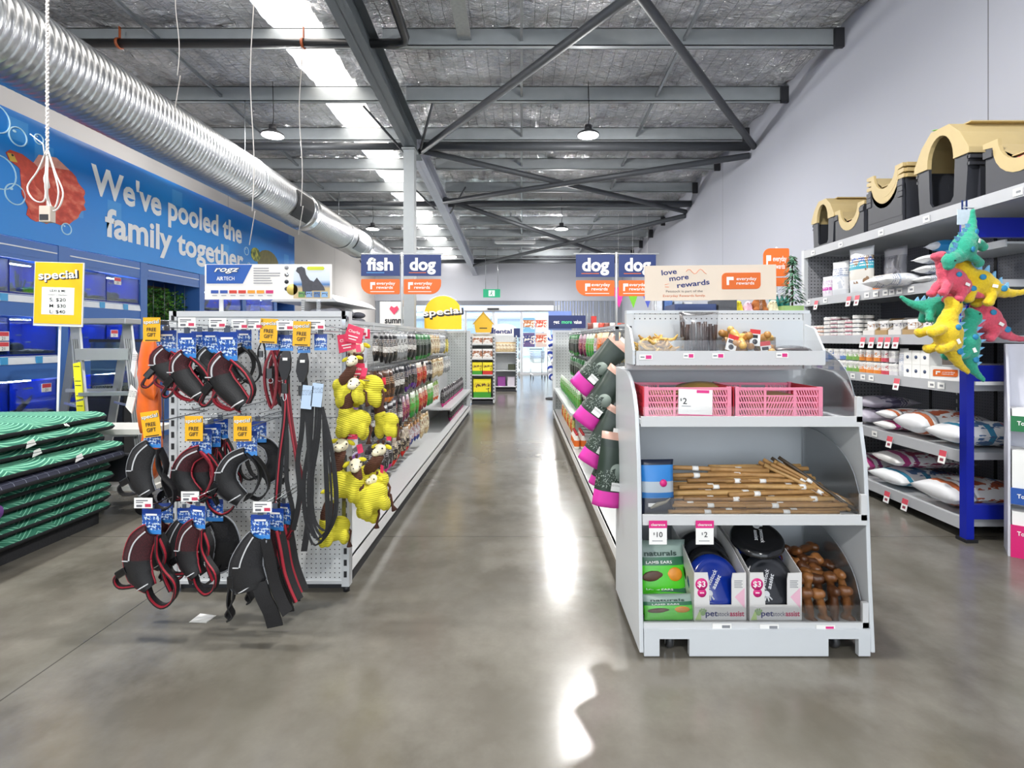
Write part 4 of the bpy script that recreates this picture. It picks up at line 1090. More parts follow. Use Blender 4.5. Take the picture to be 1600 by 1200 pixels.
def mk_ticket():
    t = thing('price_ticket', '', 'price tag'); MB().box(-.04, .04, -.001, .001, -.045, 0).build('card', PAPER, t); b = MB()
    b.box(-.032, .02, -.0015, -.001, -.014, -.009).box(-.032, .0, -.0015, -.001, -.022, -.018).box(-.03, -.005, -.0015, -.001, -.04, -.03); b.build('print', mat('#6a6a70', .6), t)
    MB().box(.008, .034, -.0015, -.001, -.04, -.026).build('price', mat('#c93a5a', .5), t); return t
KP = Kind(mk_ticket)
for px, py, Y, lb in ((292, 496, 2.38, 'first from the left above the blue cards'), (340, 497, 2.38, 'second above the blue cards'), (375, 499, 2.40, 'third above the blue cards'), (398, 499, 2.40, 'left of the free gift tag over the collars'), (446, 501, 2.38, 'between the two upper free gift tags'), (494, 500, 2.38, 'above the barcode lead'),
                  (224, 778, 2.25, 'above the bottom left red harness'), (297, 768, 2.3, 'above the bright red harness'), (410, 784, 2.19, 'above the big black harness'), (562, 512, 2.66, 'above the pink plush cards'), (300, 712, 2.5, 'low in the middle row')):
    KP.put('white price ticket on a hook ' + lb, at(px, py, Y), (0, 0, 0), 'price tickets on the end panel')
tag(MB().add([(-.045, -.03, .001), (.04, -.035, .004), (.05, .03, .001), (-.035, .04, .005)], [(0, 1, 2, 3)]).add([(-.045, -.03, .0), (.04, -.035, .0), (.05, .03, .0), (-.035, .04, .0)], [(3, 2, 1, 0)]).build('paper_scrap', PAPER, None, (at(316, 967, 2.47).x, 2.47, .0005)), 'small white scrap of paper on the concrete under the harnesses', 'paper')

# orange packs hung on the left side
OR = mat('#e0661a', .45, vary=.15, scale=18); 
def mk_orange():
    t = thing('orange_pack', '', 'pack'); MB().bag(.20, .34, .09, seed=4, nu=8, nv=10).build('bag', OR, t, (0, 0, -.36))
    MB().rbox(-.1, .1, -.002, .002, -.06, -.01, .001).build('header', OR, t)
    MB().box(-.06, .02, -.045, -.041, -.26, -.12, M=Matrix.Rotation(R(25), 4, 'Y')).build('label', printmat('white_label', [(0, '#e9e6e0')], None, '#333333', .4), t)
    return t
KO = Kind(mk_orange)
for px, py, Y, rz, sc, lb in ((247, 520, 2.78, -40, 1, 'topmost of the orange packs at the left of the end panel'), (247, 578, 2.84, -30, 1, 'middle of the orange packs at the left of the end panel'), (252, 648, 2.80, -70, 1, 'lowest of the orange packs at the left of the end panel')):
    KO.put(lb, at(px, py, Y) + Vector((-.05, 0, 0)), (0, 0, R(rz)), 'orange packs at the end panel', sc)
MB().cyl((GL0 - .1, GY0 + .10, 1.42), (GL0 - .1, GY0 + .10, .8), .004, 6).box(GL0 - .1, GL0 + .02, GY0 + .095, GY0 + .105, 1.40, 1.41).build('strip_hanger', HOOKM, gon)

# header sign on the end panel
hs = thing('header_sign', 'white and blue harness range sign with dog picture above the end panel', 'sign', (0, 2.76, 0))
a, b = at(321, 468, 2.76), at(519, 413, 2.76)
for px in (346, 498):
    q = at(px, 485, 2.76); MB().box(q.x - .01, q.x + .01, -.004, .004, 1.50, a.z + .01).build('stem', CLEAR if px > 400 else WHITE, hs)
MB().box(a.x, b.x, -.006, .0, a.z, b.z).build('board', mat('#e6e3de', .4, vary=.02), hs)
BL = mat('#1552a4', .4)
fx = lambda u: a.x + (b.x - a.x) * u
fz = lambda u: a.z + (b.z - a.z) * u
MB().prism([(fx(.015), fz(.45)), (fx(.30), fz(.45)), (fx(.375), fz(.985)), (fx(.015), fz(.985))], 1, -.008, -.006).build('blue_panel', BL, hs)
text('outline_lettering', 'rogz', .030, INK, hs, (fx(.165), -.0085, fz(.78)), width=.145, bold=.05, shear=.35); text('lettering', 'rogz', .028, PAPER, hs, (fx(.165), -.0095, fz(.785)), width=.135, bold=.015, shear=.35)
text('lettering', 'AIR', .020, PAPER, hs, (fx(.122), -.0085, fz(.54)), width=.036, bold=.02); text('lettering', 'TECH', .020, PAPER, hs, (fx(.195), -.0085, fz(.54)), width=.058)
for k, cc_ in enumerate(('#2e4f9e', '#2e4f9e', '#c43a2c', '#c43a2c', '#e0962c', '#e0962c', '#c22a6a')):
    MB().box(fx(.05 + k * .072), fx(.108 + k * .072), -.008, -.006, fz(.17), fz(.26)).build('size_swatch', mat(cc_, .5), hs)
    MB().box(fx(.06 + k * .072), fx(.098 + k * .072), -.0075, -.006, fz(.10), fz(.12)).build('print', GREY, hs)
tx = MB(); q = random.Random(2)
for k in range(7): tx.box(fx(.385), fx(.60 - q.random() * .1), -.0075, -.006, fz(.87 - k * .07), fz(.895 - k * .07))
tx.build('text_line', mat('#8b8b90', .6), hs)
for k in range(4): MB().lathe([(0, -.008), (.011, -.008), (.011, -.006)], 16, axis=1, M=Matrix.Translation((fx(.645), 0, fz(.9 - k * .2)))).build('icon', (GREY, STEEL, INK, DARK)[k], hs)
pm = NT('beach_photo_print'); g_ = pm.xyz(pm.co('Generated')); pm.set(pm.ramp(g_[2], [(0, C('#c9b48a')), (.3, C('#bfa878')), (.42, C('#2f6fae')), (.55, C('#c9d4e0')), (1, C('#dfe3e6'))]), .4)
ph = MB().box(fx(.70), fx(.985), -.0085, -.006, fz(.03), fz(.97)).build('photo', pm.m, hs)
dogp = [(fx(u), fz(v)) for u, v in ((.775, .12), (.765, .5), (.745, .72), (.72, .8), (.73, .9), (.765, .93), (.79, .88), (.80, .7), (.83, .55), (.86, .5), (.885, .62), (.905, .52), (.94, .35), (.95, .25), (.85, .25), (.80, .12))]
MB().prism(dogp, 1, -.010, -.0085).build('dog_picture', mat('#3c3c44', .5, vary=.3, scale=60), ph)
for k in range(4): MB().box(fx(.74 + k * .06), fx(.79 + k * .06), -.0105, -.0085, fz(.06), fz(.22)).build('inset_photo', printmat('inset%d' % k, [(0, ['#5f8f4a', '#7d9cc4', '#4d6f9a', '#7fa8d0'][k])], '#2d3340', None, .4, 4), ph)
MB().prism([(fx(.815), fz(.83)), (fx(.935), fz(.83)), (fx(.945), fz(.88)), (fx(.935), fz(.93)), (fx(.815), fz(.93)), (fx(.805), fz(.88))], 1, -.010, -.0085).build('yellow_badge', mat('#c8cf2a', .5), ph)
MB().lathe([(0, -.0085), (.03, -.0085), (.03, -.006)], 24, axis=1, M=Matrix.Translation((fx(.69), 0, fz(.28)))).build('round_picture', mat('#c9b25a', .5, vary=.3), hs)

# ------------------------------------------------------------------ giraffe plush toys on the corner strip
def cord(name, col, axis=2, p=.011):
    t = NT(name); o = t.xyz(t.co()); s = t.math('ADD', o[axis], t.math('MULTIPLY', o[0], .15))
    h = t.math('ABSOLUTE', t.math('SINE', t.math('MULTIPLY', s, pi / p)))
    c = C(col); t.set(t.mix(h, tuple(x * .8 for x in c[:3]) + (1,), c), .85); t.bump(h, .6, .004); return t.m
GYEL = cord('yellow_ribbed_plush', '#d2c832'); GBRN = cord('brown_ribbed_plush', '#54301f'); CREAM = mat('#ece3c4', .9, bump=.4, bscale=200); GY2 = mat('#dccf2c', .9, bump=.4, bscale=200); BRN2 = mat('#4a2a1c', .9, bump=.4, bscale=200)
def mk_giraffe(v):
    t = thing('plush_giraffe', '', 'soft toy')
    blob('body', [((0, 0, -.24), (.095, .06, .07)), ((.03, 0, -.22), (.07, .055, .06)), ((-.06, -.01, -.29), (.03, .035, .05)), ((.07, -.01, -.29), (.03, .035, .045)), ((-.04, -.04, -.28), (.028, .03, .05)), ((.05, -.045, -.275), (.026, .03, .045)), ((-.05, 0, -.19), (.045, .045, .05))], GYEL, t, .007)
    pts = [(-.05, 0, -.20), (-.058, -.002, -.15), (-.055, -.008, -.10), (-.045, -.01, -.05)] if v == 0 else [(-.04, 0, -.2), (-.01, -.01, -.15), (.03, -.02, -.11), (.055, -.02, -.07)]
    MB().tube(pts, .034, 14, radii=[.036, .036, .034, .028]).build('neck', GBRN, t)
    hx = pts[-1][0]; hz = pts[-1][2] + .03
    h = blob('head', [((hx, -.012, hz), (.036, .034, .036)), ((hx - .012, -.038, hz - .014), (.026, .032, .022))], CREAM, t, .005)
    for s in (-1, 1):
        MB().ell((hx + s * .045, -.0, hz + .014), (.024, .008, .012), rot=(0, s * 25, 0)).build('ear', GY2, h)
        MB().tube([(hx + s * .014, -.008, hz + .028), (hx + s * .018, -.008, hz + .052)], .007, 7, radii=[.006, .009]).build('horn', BRN2, h)
        MB().ell((hx - .006 + s * .017, -.062, hz - .004), (.0035, .003, .0035)).ell((hx + .002 + s * .024, -.036, hz + .012), (.005, .005, .005)).build('eye', BLACK, h)
    MB().tube([(.08, .01, -.23), (.11, .0, -.26), (.105, -.01, -.32), (.11, -.012, -.35)], .007, 7, radii=[.009, .007, .007, .018]).build('tail', BRN2, t)
    MB().box(hx + .03, hx + .06, .005, .008, hz + .05, hz + .10).build('hang_tag', mat('#e33a62', .4), t)
    return t
KG = [Kind(lambda: mk_giraffe(0)), Kind(lambda: mk_giraffe(1))]
GI = [(573, 538, 2.72, 0, 0, -20, 1.0, 'giraffe plush with raised head and body turned right, top of the bunch'), (536, 556, 2.60, 1, -8, 10, .78, 'giraffe plush at the upper left beside the black leads'), (566, 596, 2.62, 0, 12, 25, .88, 'giraffe plush facing front in the middle of the bunch'), (600, 608, 2.74, 0, -6, -30, .78, 'giraffe plush at the right of the middle of the bunch'),
      (549, 690, 2.58, 0, 8, 10, .92, 'giraffe plush with face at front left of the lower cluster'), (583, 690, 2.70, 1, 0, -15, .9, 'giraffe plush leaning right in the lower cluster'), (566, 716, 2.60, 0, -12, 30, .9, 'giraffe plush hanging under the front one in the lower cluster'), (581, 735, 2.70, 1, 6, -40, .8, 'giraffe plush at the bottom right with brown tail showing'), (530, 765, 2.58, 0, 8, 40, .82, 'lowest giraffe plush hanging by the corner post')]
for px, py, Y, v, ty, rz, sc, lb in GI:
    KG[v].put(lb, at(px, py, Y), (0, R(ty), R(rz)), 'yellow giraffe plush toys', sc)
gs = thing('clip_strip', 'thin clip strip holding the giraffe toys at the gondola corner', 'hanger', (-.93, 2.68, 0))
MB().box(-.01, .01, -.002, .002, .35, 1.47).box(-.01, .01, -.002, .044, 1.455, 1.47).build('strip', HOOKM, gs)
for z in (1.40, 1.12, .92): 
    for s in (-1, 1): MB().tube([(0, 0, z), (s * .06, -.02, z + .02), (s * .14, -.02, z + .015)], .0022, 5).build('clip', HOOKM, gs)
for k, (px, py, Y, rz) in enumerate(((553, 522, 2.64, 15), (541, 535, 2.66, -10), (556, 580, 2.66, 0), (545, 672, 2.60, 8))):
    pk = thing('header_card', ['pink toy card highest at the gondola corner', 'pink toy card tucked behind the top giraffes', 'pink toy card behind the middle giraffes', 'pink toy card above the lower giraffe cluster'][k], 'card', at(px, py, Y), (0, R(rz), 0), 'pink cards of the giraffe toys')
    MB().prism([(-.045, -.05), (.05, -.04), (.045, .04), (-.04, .045)], 1, -.002, .002).build('card', mat('#e23a5e', .4), pk); text('lettering', 'Charlie', .014, PAPER, pk, (0, -.003, .006), width=.06, bold=.01); MB().box(-.025, .025, -.003, -.002, -.016, -.01).box(-.02, .02, -.003, -.002, -.03, -.025).build('print', PAPER, pk)

# ------------------------------------------------------------------ packets hung along the aisle
PK = {}
def pack(key, w, h, d, m, gus=.1):
    if key not in PK:
        def mk():
            o = MB().bag(w, h, d, 0, 6, 8, gusset=gus, seed=len(PK)).build('hanging_packet', m); return o
        PK[key] = Kind(mk)
    return PK[key]
PD = {  # colour name -> (size, print)
    'black and white': (.11, .24, .05, printmat('bw', [(0, '#1b1b1d'), (.35, '#d8d6d2'), (.55, '#222226'), (.9, '#8a8a8c')], '#7a6a5a', '#e8e8e8')),
    'black and green': (.12, .26, .05, printmat('bg', [(0, '#2f8a3a'), (.15, '#17221a'), (.8, '#2b7a3c')], '#3f3a30', '#d8e8d8')),
    'grey and white': (.10, .23, .04, printmat('gw', [(0, '#8d8f92'), (.3, '#d9d9d6'), (.8, '#a9adb2')], '#4a4a4c', '#5a5a5a')),
    'cream': (.11, .23, .05, printmat('cr', [(0, '#c9b48c'), (.3, '#e3d9bf'), (.85, '#b89a6a')], '#9a6a3c', '#5a4a3a')),
    'yellow': (.10, .24, .04, printmat('ye', [(0, '#c9b23a'), (.25, '#e2d67a'), (.8, '#55585a')], '#7a7a50', '#4a4a3a')),
    'brown': (.12, .25, .07, printmat('br', [(0, '#e07a1c'), (.16, '#3a2417'), (.85, '#5a3a26')], '#8a5a34', '#c9b49a')),
    'black and purple': (.11, .24, .05, printmat('bp', [(0, '#5a2a8c'), (.2, '#1a1a1e'), (.8, '#3a3a44')], '#8a7a6a', '#d0c8d8')),
    'red': (.11, .24, .05, printmat('rd', [(0, '#8a1f24'), (.3, '#b92f30'), (.8, '#e0d8cc')], '#d8a05a', '#f0e0d8')),
    'maroon': (.11, .24, .05, printmat('mr', [(0, '#6a1f48'), (.3, '#8a2c5a'), (.8, '#d0b8c4')], '#c99a6a', '#f0e0e8')),
    'bright green': (.12, .25, .05, printmat('gr', [(0, '#2f8f3a'), (.3, '#54b04a'), (.8, '#d8e4d0')], '#8a6a3a', '#f0f4e8')),
    'white and orange': (.11, .24, .05, printmat('wo', [(0, '#d8622c'), (.2, '#e2e0d8'), (.8, '#8fae5a')], '#a8703c', '#5a5a5a')),
    'black and red': (.13, .24, .07, printmat('br2', [(0, '#c92a24'), (.2, '#2a2222'), (.7, '#a89a8a')], '#d8c8a8', '#e8e0d8')),
    'black and pink': (.14, .24, .07, printmat('bpk', [(0, '#c8287c'), (.2, '#241f22'), (.75, '#3a3438')], '#8a8a8a', '#d8d0d4')),
    'silver blue': (.11, .22, .05, printmat('sb', [(0, '#3a4a8c'), (.25, '#d4d2d6'), (.8, '#b88a5a')], '#a83a3a', '#444444')),
    'orange': (.12, .22, .05, printmat('og', [(0, '#c94f1c'), (.3, '#e8772a'), (.8, '#f0d0a8')], '#7a3a1c', '#fff0e0')),
}
def shelf_pack(cname, label, p, rz, group, sc):
    w, h, d, m = PD[cname]; return pack(cname, w, h, d, m).put(label, p, (0, 0, rz), group, sc)
q = random.Random(12)
ROWS = [  # z of the hook, list of (y0, y1, colour)
    (1.405, [(3.95, 4.35, 'black and white'), (4.35, 4.75, 'grey and white'), (4.75, 5.1, 'black and white'), (5.1, 5.95, 'black and green'), (5.95, 6.6, 'cream'), (6.6, 7.0, 'grey and white'), (7.0, 7.35, 'yellow')]),
    (1.115, [(3.75, 4.15, 'brown'), (4.15, 4.6, 'black and white'), (4.6, 5.15, 'black and purple'), (5.15, 5.6, 'red'), (5.6, 6.0, 'black and white'), (6.0, 6.9, 'cream'), (6.9, 7.5, 'grey and white')]),
    (.845, [(3.85, 4.5, 'black and white'), (4.5, 4.85, 'maroon'), (4.85, 5.25, 'bright green'), (5.25, 5.75, 'red'), (5.75, 6.05, 'bright green'), (6.05, 6.5, 'white and orange')]),
    (.555, [(3.75, 4.15, 'black and pink'), (4.15, 4.75, 'black and red'), (4.75, 5.3, 'silver blue'), (5.3, 5.75, 'cream')]),
]
RN = ['top', 'second', 'third', 'bottom']
for r, (z, segs) in enumerate(ROWS):
    for y0, y1, cn in segs:
        n = max(1, int(round((y1 - y0) / .15)))
        w, h, d, m = PD[cn]
        for k in range(n):
            y = y0 + (k + .5) * (y1 - y0) / n
            hook(gon, (-1.335, y, z), (1, 0, 0), .30)
            for j in range(2):
                x = -1.06 - .075 * j + q.uniform(-.01, .01)
                sc = q.uniform(.92, 1.04)
                shelf_pack(cn, '%s packet hung on the %s peg row left of the aisle' % (cn, RN[r]), (x, y, z - h * sc - .005), R(90 + q.uniform(-14, 14)), '%s packets, %s peg row, left of the aisle' % (cn, RN[r]), sc)
for zz, nm in ((.461, 'shelf'), (.166, 'base')):
    for k in range(13 if nm == 'shelf' else 9):
        y = 6.75 + k * .175 + (.7 if nm == 'base' else 0)
        shelf_pack('black and pink', 'black bag with pink foot on the far %s left of the aisle' % nm, (-1.04 + .0, y, zz), R(90 + q.uniform(-10, 10)), 'pink footed black bags on the far %s' % nm, 1.0)
# white clamshell packs hung behind the giraffes
for k, (y, z) in enumerate(((3.22, 1.39), (3.45, 1.39), (3.25, .92), (3.30, .60))):
    p = thing('blister_pack', ['nearest white card pack at the top behind the giraffes', 'second white card pack at the top behind the giraffes', 'white card pack at middle height behind the giraffes', 'white card pack low behind the giraffes'][k], 'pack', (-1.07, y, z), group='white card packs behind the giraffes')
    MB().rbox(-.004, .004, -.085, .085, -.26, .02, .002).build('card', printmat('blister', [(0, '#e4e4e6'), (.8, '#cfc8dc')], '#b9bcc4', '#555560', .3, 4), p)
    MB().ell((.012, 0, -.13), (.012, .05, .07)).build('blister', mat('#c9ccd4', .2), p)
    MB().box(.004, .006, -.08, .08, -.02, .012).build('header', mat('#7a4a9a', .4), p)
    hook(gon, (-1.335, y, z + .005), (1, 0, 0), .30)
# ------------------------------------------------------------------ promotional bin stand, right foreground
bin_ = thing('promo_stand', 'white tiered display stand with curved sides on casters in the right foreground', 'display stand')
SX0, SX1 = .50, 1.50
side = [(2.17, .02), (2.19, .30), (2.205, .6), (2.22, .82), (2.262, 1.03), (2.30, 1.10), (2.36, 1.16), (2.44, 1.195), (2.56, 1.205), (2.72, 1.205), (2.72, .02)]
BW = mat('#ccd1d5', .35, vary=.02)
for x in (SX0, SX1 - .018):
    o = MB().prism(side, 0, x, x + .018).build('side_panel', BW, bin_, bevel=.004)
MB().prism([(SX0 + .02, .005), (.585, .005), (.585, .078), (.712, .078), (.712, .005), (1.302, .005), (1.302, .078), (1.43, .078), (1.43, .005), (SX1 - .02, .005), (SX1 - .02, .118), (SX0 + .02, .118)], 1, 2.172, 2.195).build('plinth', BW, bin_)
MB().box(SX0 + .018, SX1 - .018, 2.68, 2.70, .08, 1.205).build('back_panel', BW, bin_)
for z0, z1 in ((.90, .985), (.49, .555)): MB().box(SX0 + .02, SX1 - .02, 2.668, 2.679, z0, z1).build('pegboard', pegmat('#b7bcc0', 0, 2, .03, .0042), bin_)
def tray(z, lip, y, name='shelf', x0=SX0 + .02, x1=SX1 - .02, yb=2.68):
    o = MB().box(x0, x1, y, yb, z - .022, z).build(name, BW, bin_)
    MB().box(x0, x1, y - .012, y, z - .03, z + lip).build('front_lip', WHITE, o)
    return o
for z, y in ((1.0, 2.235), (.583, 2.205), (.125, 2.195)):
    o = tray(z, .014 if z > .5 else .016, y)
    h = .12 if z > .5 else .13
    MB().box(SX0 + .03, SX1 - .03, y - .003, y - .0005, z + .014, z + (.055 if z > .9 else .085)).build('clear_riser', CLEAR, o)
    MB().box(SX1 - .045, SX1 - .02, y - .012, y + .004, z - .01, z + .10).build('corner_bracket', WHITE, o)
    arc = [(2.66, z + .005), (y + .01, z + .005), (y + .01, z + .10)] + [(y + .02 + .38 * (1 - cos(R(a))), z + .10 + .22 * sin(R(a))) for a in range(10, 91, 10)] + [(2.66, z + .32)]
    MB().prism(arc, 0, SX1 - .042, SX1 - .038).build('clear_divider', CLEAR, o)
    MB().tube([(SX1 - .04, a_, b_) for a_, b_ in arc[2:-1]], .0022, 5).build('divider_edge', mat('#8d9499', .3), o)
for x, y in ((.645, 2.245), (1.365, 2.245), (.645, 2.6), (1.365, 2.6)):
    ca = MB().box(x - .03, x + .03, y - .03, y + .03, .088, .098).prism([(y - .02, .088), (y + .03, .088), (y + .012, .02), (y - .008, .02)], 0, x - .021, x - .017).prism([(y - .02, .088), (y + .03, .088), (y + .012, .02), (y - .008, .02)], 0, x + .017, x + .021).build('caster', STEEL, bin_)
    MB().lathe([(0, -.012), (.022, -.013), (.033, -.012), (.0345, 0), (.033, .012), (.022, .013), (0, .012)], 22, axis=0, M=Matrix.Translation((x, y + .002, .036))).build('wheel', mat('#3a3b3d', .4), ca)
MB().box(SX0 + .02, SX1 - .02, 2.2, 2.68, .098, .105).build('base_plate', BW, bin_)
# upper gondola part
for x in (.525, 1.385): upright(bin_, x, 2.48, 1.208, 1.474, 'y', .035, .04, False)
MB().box(.54, 1.37, 2.492, 2.512, 1.205, 1.475).build('upper_back', PEG_Y, bin_)
MB().box(.54, 1.37, 2.486, 2.4915, 1.30, 1.44).build('plain_panel', BW, bin_)
MB().box(.51, 1.40, 2.485, 2.53, 1.475, 1.49).build('top_cap', BW, bin_)
MB().box(.52, 1.39, 2.50, 2.72, 1.2, 1.206).build('ledge', BW, bin_)
o = tray(1.262, .035, 2.335, 'top_tray', .52, 1.375, 2.485)
for x in (.505, 1.37): MB().prism([(2.325, 1.235), (2.325, 1.30), (2.40, 1.40), (2.48, 1.42), (2.48, 1.235)], 0, x, x + .01).build('tray_side', BW, o)
for x in (.74, .93, 1.16): MB().box(x, x + .002, 2.34, 2.48, 1.263, 1.36).build('divider', CLEAR, o)
MB().box(.53, 1.365, 2.326, 2.328, 1.298, 1.345).build('clear_riser', CLEAR, o)
MB().box(1.415, 1.475, 2.50, 2.503, 1.24, 1.285).box(1.40, 1.42, 2.498, 2.51, 1.25, 1.26).build('blue_ticket', mat('#2f86d8', .4), bin_)

# sign above the stand
sg = thing('header_sign', 'cream love more rewards sign above the promotional stand', 'sign', (.93, 2.52, 1.49), (0, R(-.6), 0))
for x in (-.27, .25): MB().cyl((x, .004, 0), (x, .004, .06), .006, 8).build('stem', CLEAR, sg)
W_, Hh = .645, .172
MB().box(-W_ / 2, W_ / 2, -.004, .004, .052, .052 + Hh).build('board', mat('#dfd0be', .45, vary=.02), sg)
NV = mat('#1d2a6c', .5)
for tx, x, z, w_, sp in (('love', -.203, .180, .075, 6), ('more', -.155, .152, .095, 6), ('rewards', -.085, .122, .16, 6)): text('lettering', tx, .025, NV, sg, (x, -.0045, z), width=w_, bold=.022, spin=sp)
text('lettering', 'Petstock is part of the', .011, mat('#6b5f5c', .6), sg, (-.13, -.0045, .092), width=.18, bold=.004); text('lettering', 'Everyday Rewards family.', .011, mat('#c96a35', .6), sg, (-.13, -.0045, .070), width=.21, bold=.004)
def leafpoly(x0, x1, z0, z1, r, big):
    """rounded panel with two large opposite corners"""
    P = []
    for cx, cz, a0, rr in ((x1 - r, z1 - r, 0, r), (x0 + big, z1 - big, 90, big), (x0 + r, z0 + r, 180, r), (x1 - big, z0 + big, 270, big)):
        for k in range(7): a = R(a0 + 15 * k); P.append((cx + rr * cos(a), cz + rr * sin(a)))
    return P
def rewards(par, x0, x1, z0, z1, y, big=.02, sub=False):
    w_ = x1 - x0; h_ = z1 - z0
    p = MB().prism(leafpoly(x0, x1, z0, z1, min(w_, h_) * .06, big), 1, y - .003, y).build('orange_panel', ORANGE, par)
    k = .12 if sub else 0
    text('lettering', 'everyday', h_ * .19, PAPER, par, (x0 + w_ * .63, y - .0036, z0 + h_ * (.54 + k)), width=w_ * .52, bold=.012); text('lettering', 'rewards', h_ * .19, PAPER, par, (x0 + w_ * .60, y - .0036, z0 + h_ * (.27 + k)), width=w_ * .46, bold=.012)
    lx, lz = x0 + w_ * .12, z0 + h_ * (.25 + k)
    MB().box(lx, lx + w_ * .06, y - .0038, y - .003, lz, lz + h_ * .5).prism([(lx + w_ * .06, lz + h_ * .3), (lx + w_ * .18, lz + h_ * .3), (lx + w_ * .18, lz + h_ * .5), (lx + w_ * .06, lz + h_ * .5)], 1, y - .0038, y - .003).build('r_symbol', PAPER, par)
    if sub: MB().box(x0 + w_ * .2, x1 - w_ * .12, y - .0036, y - .003, z0 + h_ * .14, z0 + h_ * .18).build('print', PAPER, par)
rewards(sg, .055, .245, .105, .185, -.004, .022)
cu = MB().tube([(-.12 + .1 * k / 10, -.0045, .193 + .012 * sin(k * 1.1)) for k in range(11)], .0012, 5).tube([(-.225, -.0045, .130), (-.205, -.0045, .134)], .001, 5).tube([(-.225, -.0045, .120), (-.205, -.0045, .118)], .001, 5)
cu.build('squiggle', ORANGE, sg)

# pink folding crates on the upper shelf
CRP = mat('#e88aa4', .45, vary=.03); CRR = mat('#c9303f', .45)
def crate_wall(b, L, h, M, handle):
    """slotted panel L long and h high, in the xz plane"""
    t = .004
    b.box(0, L, 0, t, 0, .014, 0, M); b.box(0, L, -.002, t + .002, h - .012, h, 0, M); b.box(0, .014, -.003, t + .003, .014, h - .012, 0, M); b.box(L - .014, L, -.003, t + .003, .014, h - .012, 0, M)
    segs = [(.014, L * .33), (L * .33 + .012, L * .67), (L * .67 + .012, L - .014)]
    for i, (x0, x1) in enumerate(segs):
        b.box(x1, x1 + .012, 0, t, .014, h - .012, 0, M)
        rows = [.014, .043, .072, .101] if not (handle and i == 1) else [.014, .043, .072]
        for r in rows: b.box(x0, x1, 0, t, r + .022, r + .029, 0, M)
        for r in rows:
            n = int((x1 - x0) / .011); lean = -.008 if i != 1 else .008
            for k in range(n):
                x = x0 + (k + .5) * (x1 - x0) / n
                b.prism([(x - .0028, r), (x + .0028, r), (x + .0028 + lean, r + .023), (x - .0028 + lean, r + .023)], 1, .0004, t - .0004, 0, M)
def mk_crate():
    t = thing('folding_crate', '', 'crate'); L, D, h = .385, .27, .135
    b = MB(); crate_wall(b, L, h, Matrix.Identity(4), True); b.build('front_wall', CRP, t)
    b = MB(); crate_wall(b, L, h, Matrix.Translation((0, D - .004, 0)), True); b.build('back_wall', CRP, t)
    for x, m in ((.0, CRR), (L - .004, CRR)):
        b = MB(); crate_wall(b, D - .02, h, Matrix.Translation((x + .004, .01, 0)) @ Matrix.Rotation(R(90), 4, 'Z'), False); b.build('end_wall', m, t)
    MB().box(.005, L - .005, .005, D - .005, .002, .006).build('base', CRP, t)
    for x in (.0, L - .018):
        for y in (-.004, D - .014): MB().box(x, x + .018, y, y + .018, 0, h + .003).build('corner_post', CRP, t)
    return t
KCR = Kind(mk_crate)
KCR.put('left pink folding crate with price card on the display stand', (.545, 2.27, 1.001), (0, 0, R(.5)), 'pink folding crates'); KCR.put('right pink folding crate with handle hole on the display stand', (.945, 2.268, 1.001), (0, 0, R(-.5)), 'pink folding crates')
gd = tag(MB().lathe([(0, .0), (.09, .0), (.11, .01), (.112, .016), (.085, .016), (.06, .03), (0, .036)], 30).build('gold_dish', mat('#a98a45', .35, .3), None, (.845, 2.42, 1.108), (R(8), R(-4), 0)), 'round gold dish lying inside the left pink crate', 'dish')
bx2 = tag(MB().box(0, .28, 0, .2, 0, .10).build('carton', mat('#a98a62', .7)), 'brown carton inside the left pink crate', 'carton'); bx2.location = (.60, 2.30, 1.008)
bx3 = tag(MB().box(0, .22, 0, .18, 0, .09).build('carton', mat('#9a7c58', .7)), 'brown carton inside the right pink crate', 'carton'); bx3.location = (1.02, 2.30, 1.008)
pc_ = thing('price_card', 'white two dollar clearance card clipped to the left pink crate', 'price tag', (.765, 2.257, 1.018), (R(-4), R(2), 0))
MB().box(-.075, .075, -.002, 0, 0, .11).build('card', PAPER, pc_); MB().box(.005, .06, -.003, -.002, .095, .108).build('clearance_band', PINK, pc_); MB().box(-.078, .078, -.0025, .001, -.004, .0).build('edge', PINK, pc_)
text('price', '2', .026, INK, pc_, (-.047, -.0025, .045), width=.018, bold=.01); text('currency', '$', .012, INK, pc_, (-.064, -.0025, .058)); MB().box(-.06, -.02, -.0025, -.002, .034, .037).build('print', GREY, pc_)

# chew sticks piled on the middle shelf
CH = [mat('#a8804e', .55, vary=.25, scale=40), mat('#8d683c', .55, vary=.25, scale=40), mat('#b8925c', .5, vary=.25, scale=40)]
CHD = mat('#3f3428', .5, vary=.2, scale=40)
def mk_stick(L, r, m, st):
    def f():
        t = thing('chew_stick', '', 'dog chew')
        MB().tube([(-L / 2, 0, 0), (-L / 4, .002, .001), (L / 4, -.002, 0), (L / 2, .001, .001)], r, 9).build('stick', m, t)
        if st is not None: MB().tube([(st - .014, 0, .0), (st + .014, 0, .0)], r * 1.14, 9).build('sticker', PAPER, t)
        return t
    return f
KS = [Kind(mk_stick(.46, .0105, CH[0], -.1)), Kind(mk_stick(.36, .0098, CH[1], .05)), Kind(mk_stick(.42, .0115, CH[2], .12)), Kind(mk_stick(.40, .009, CH[0], -.03))]
q = random.Random(21)
LV = ['bottom layer', 'second layer', 'third layer', 'fourth layer', 'fifth layer', 'sixth layer', 'seventh layer', 'eighth layer', 'ninth layer', 'top layer']
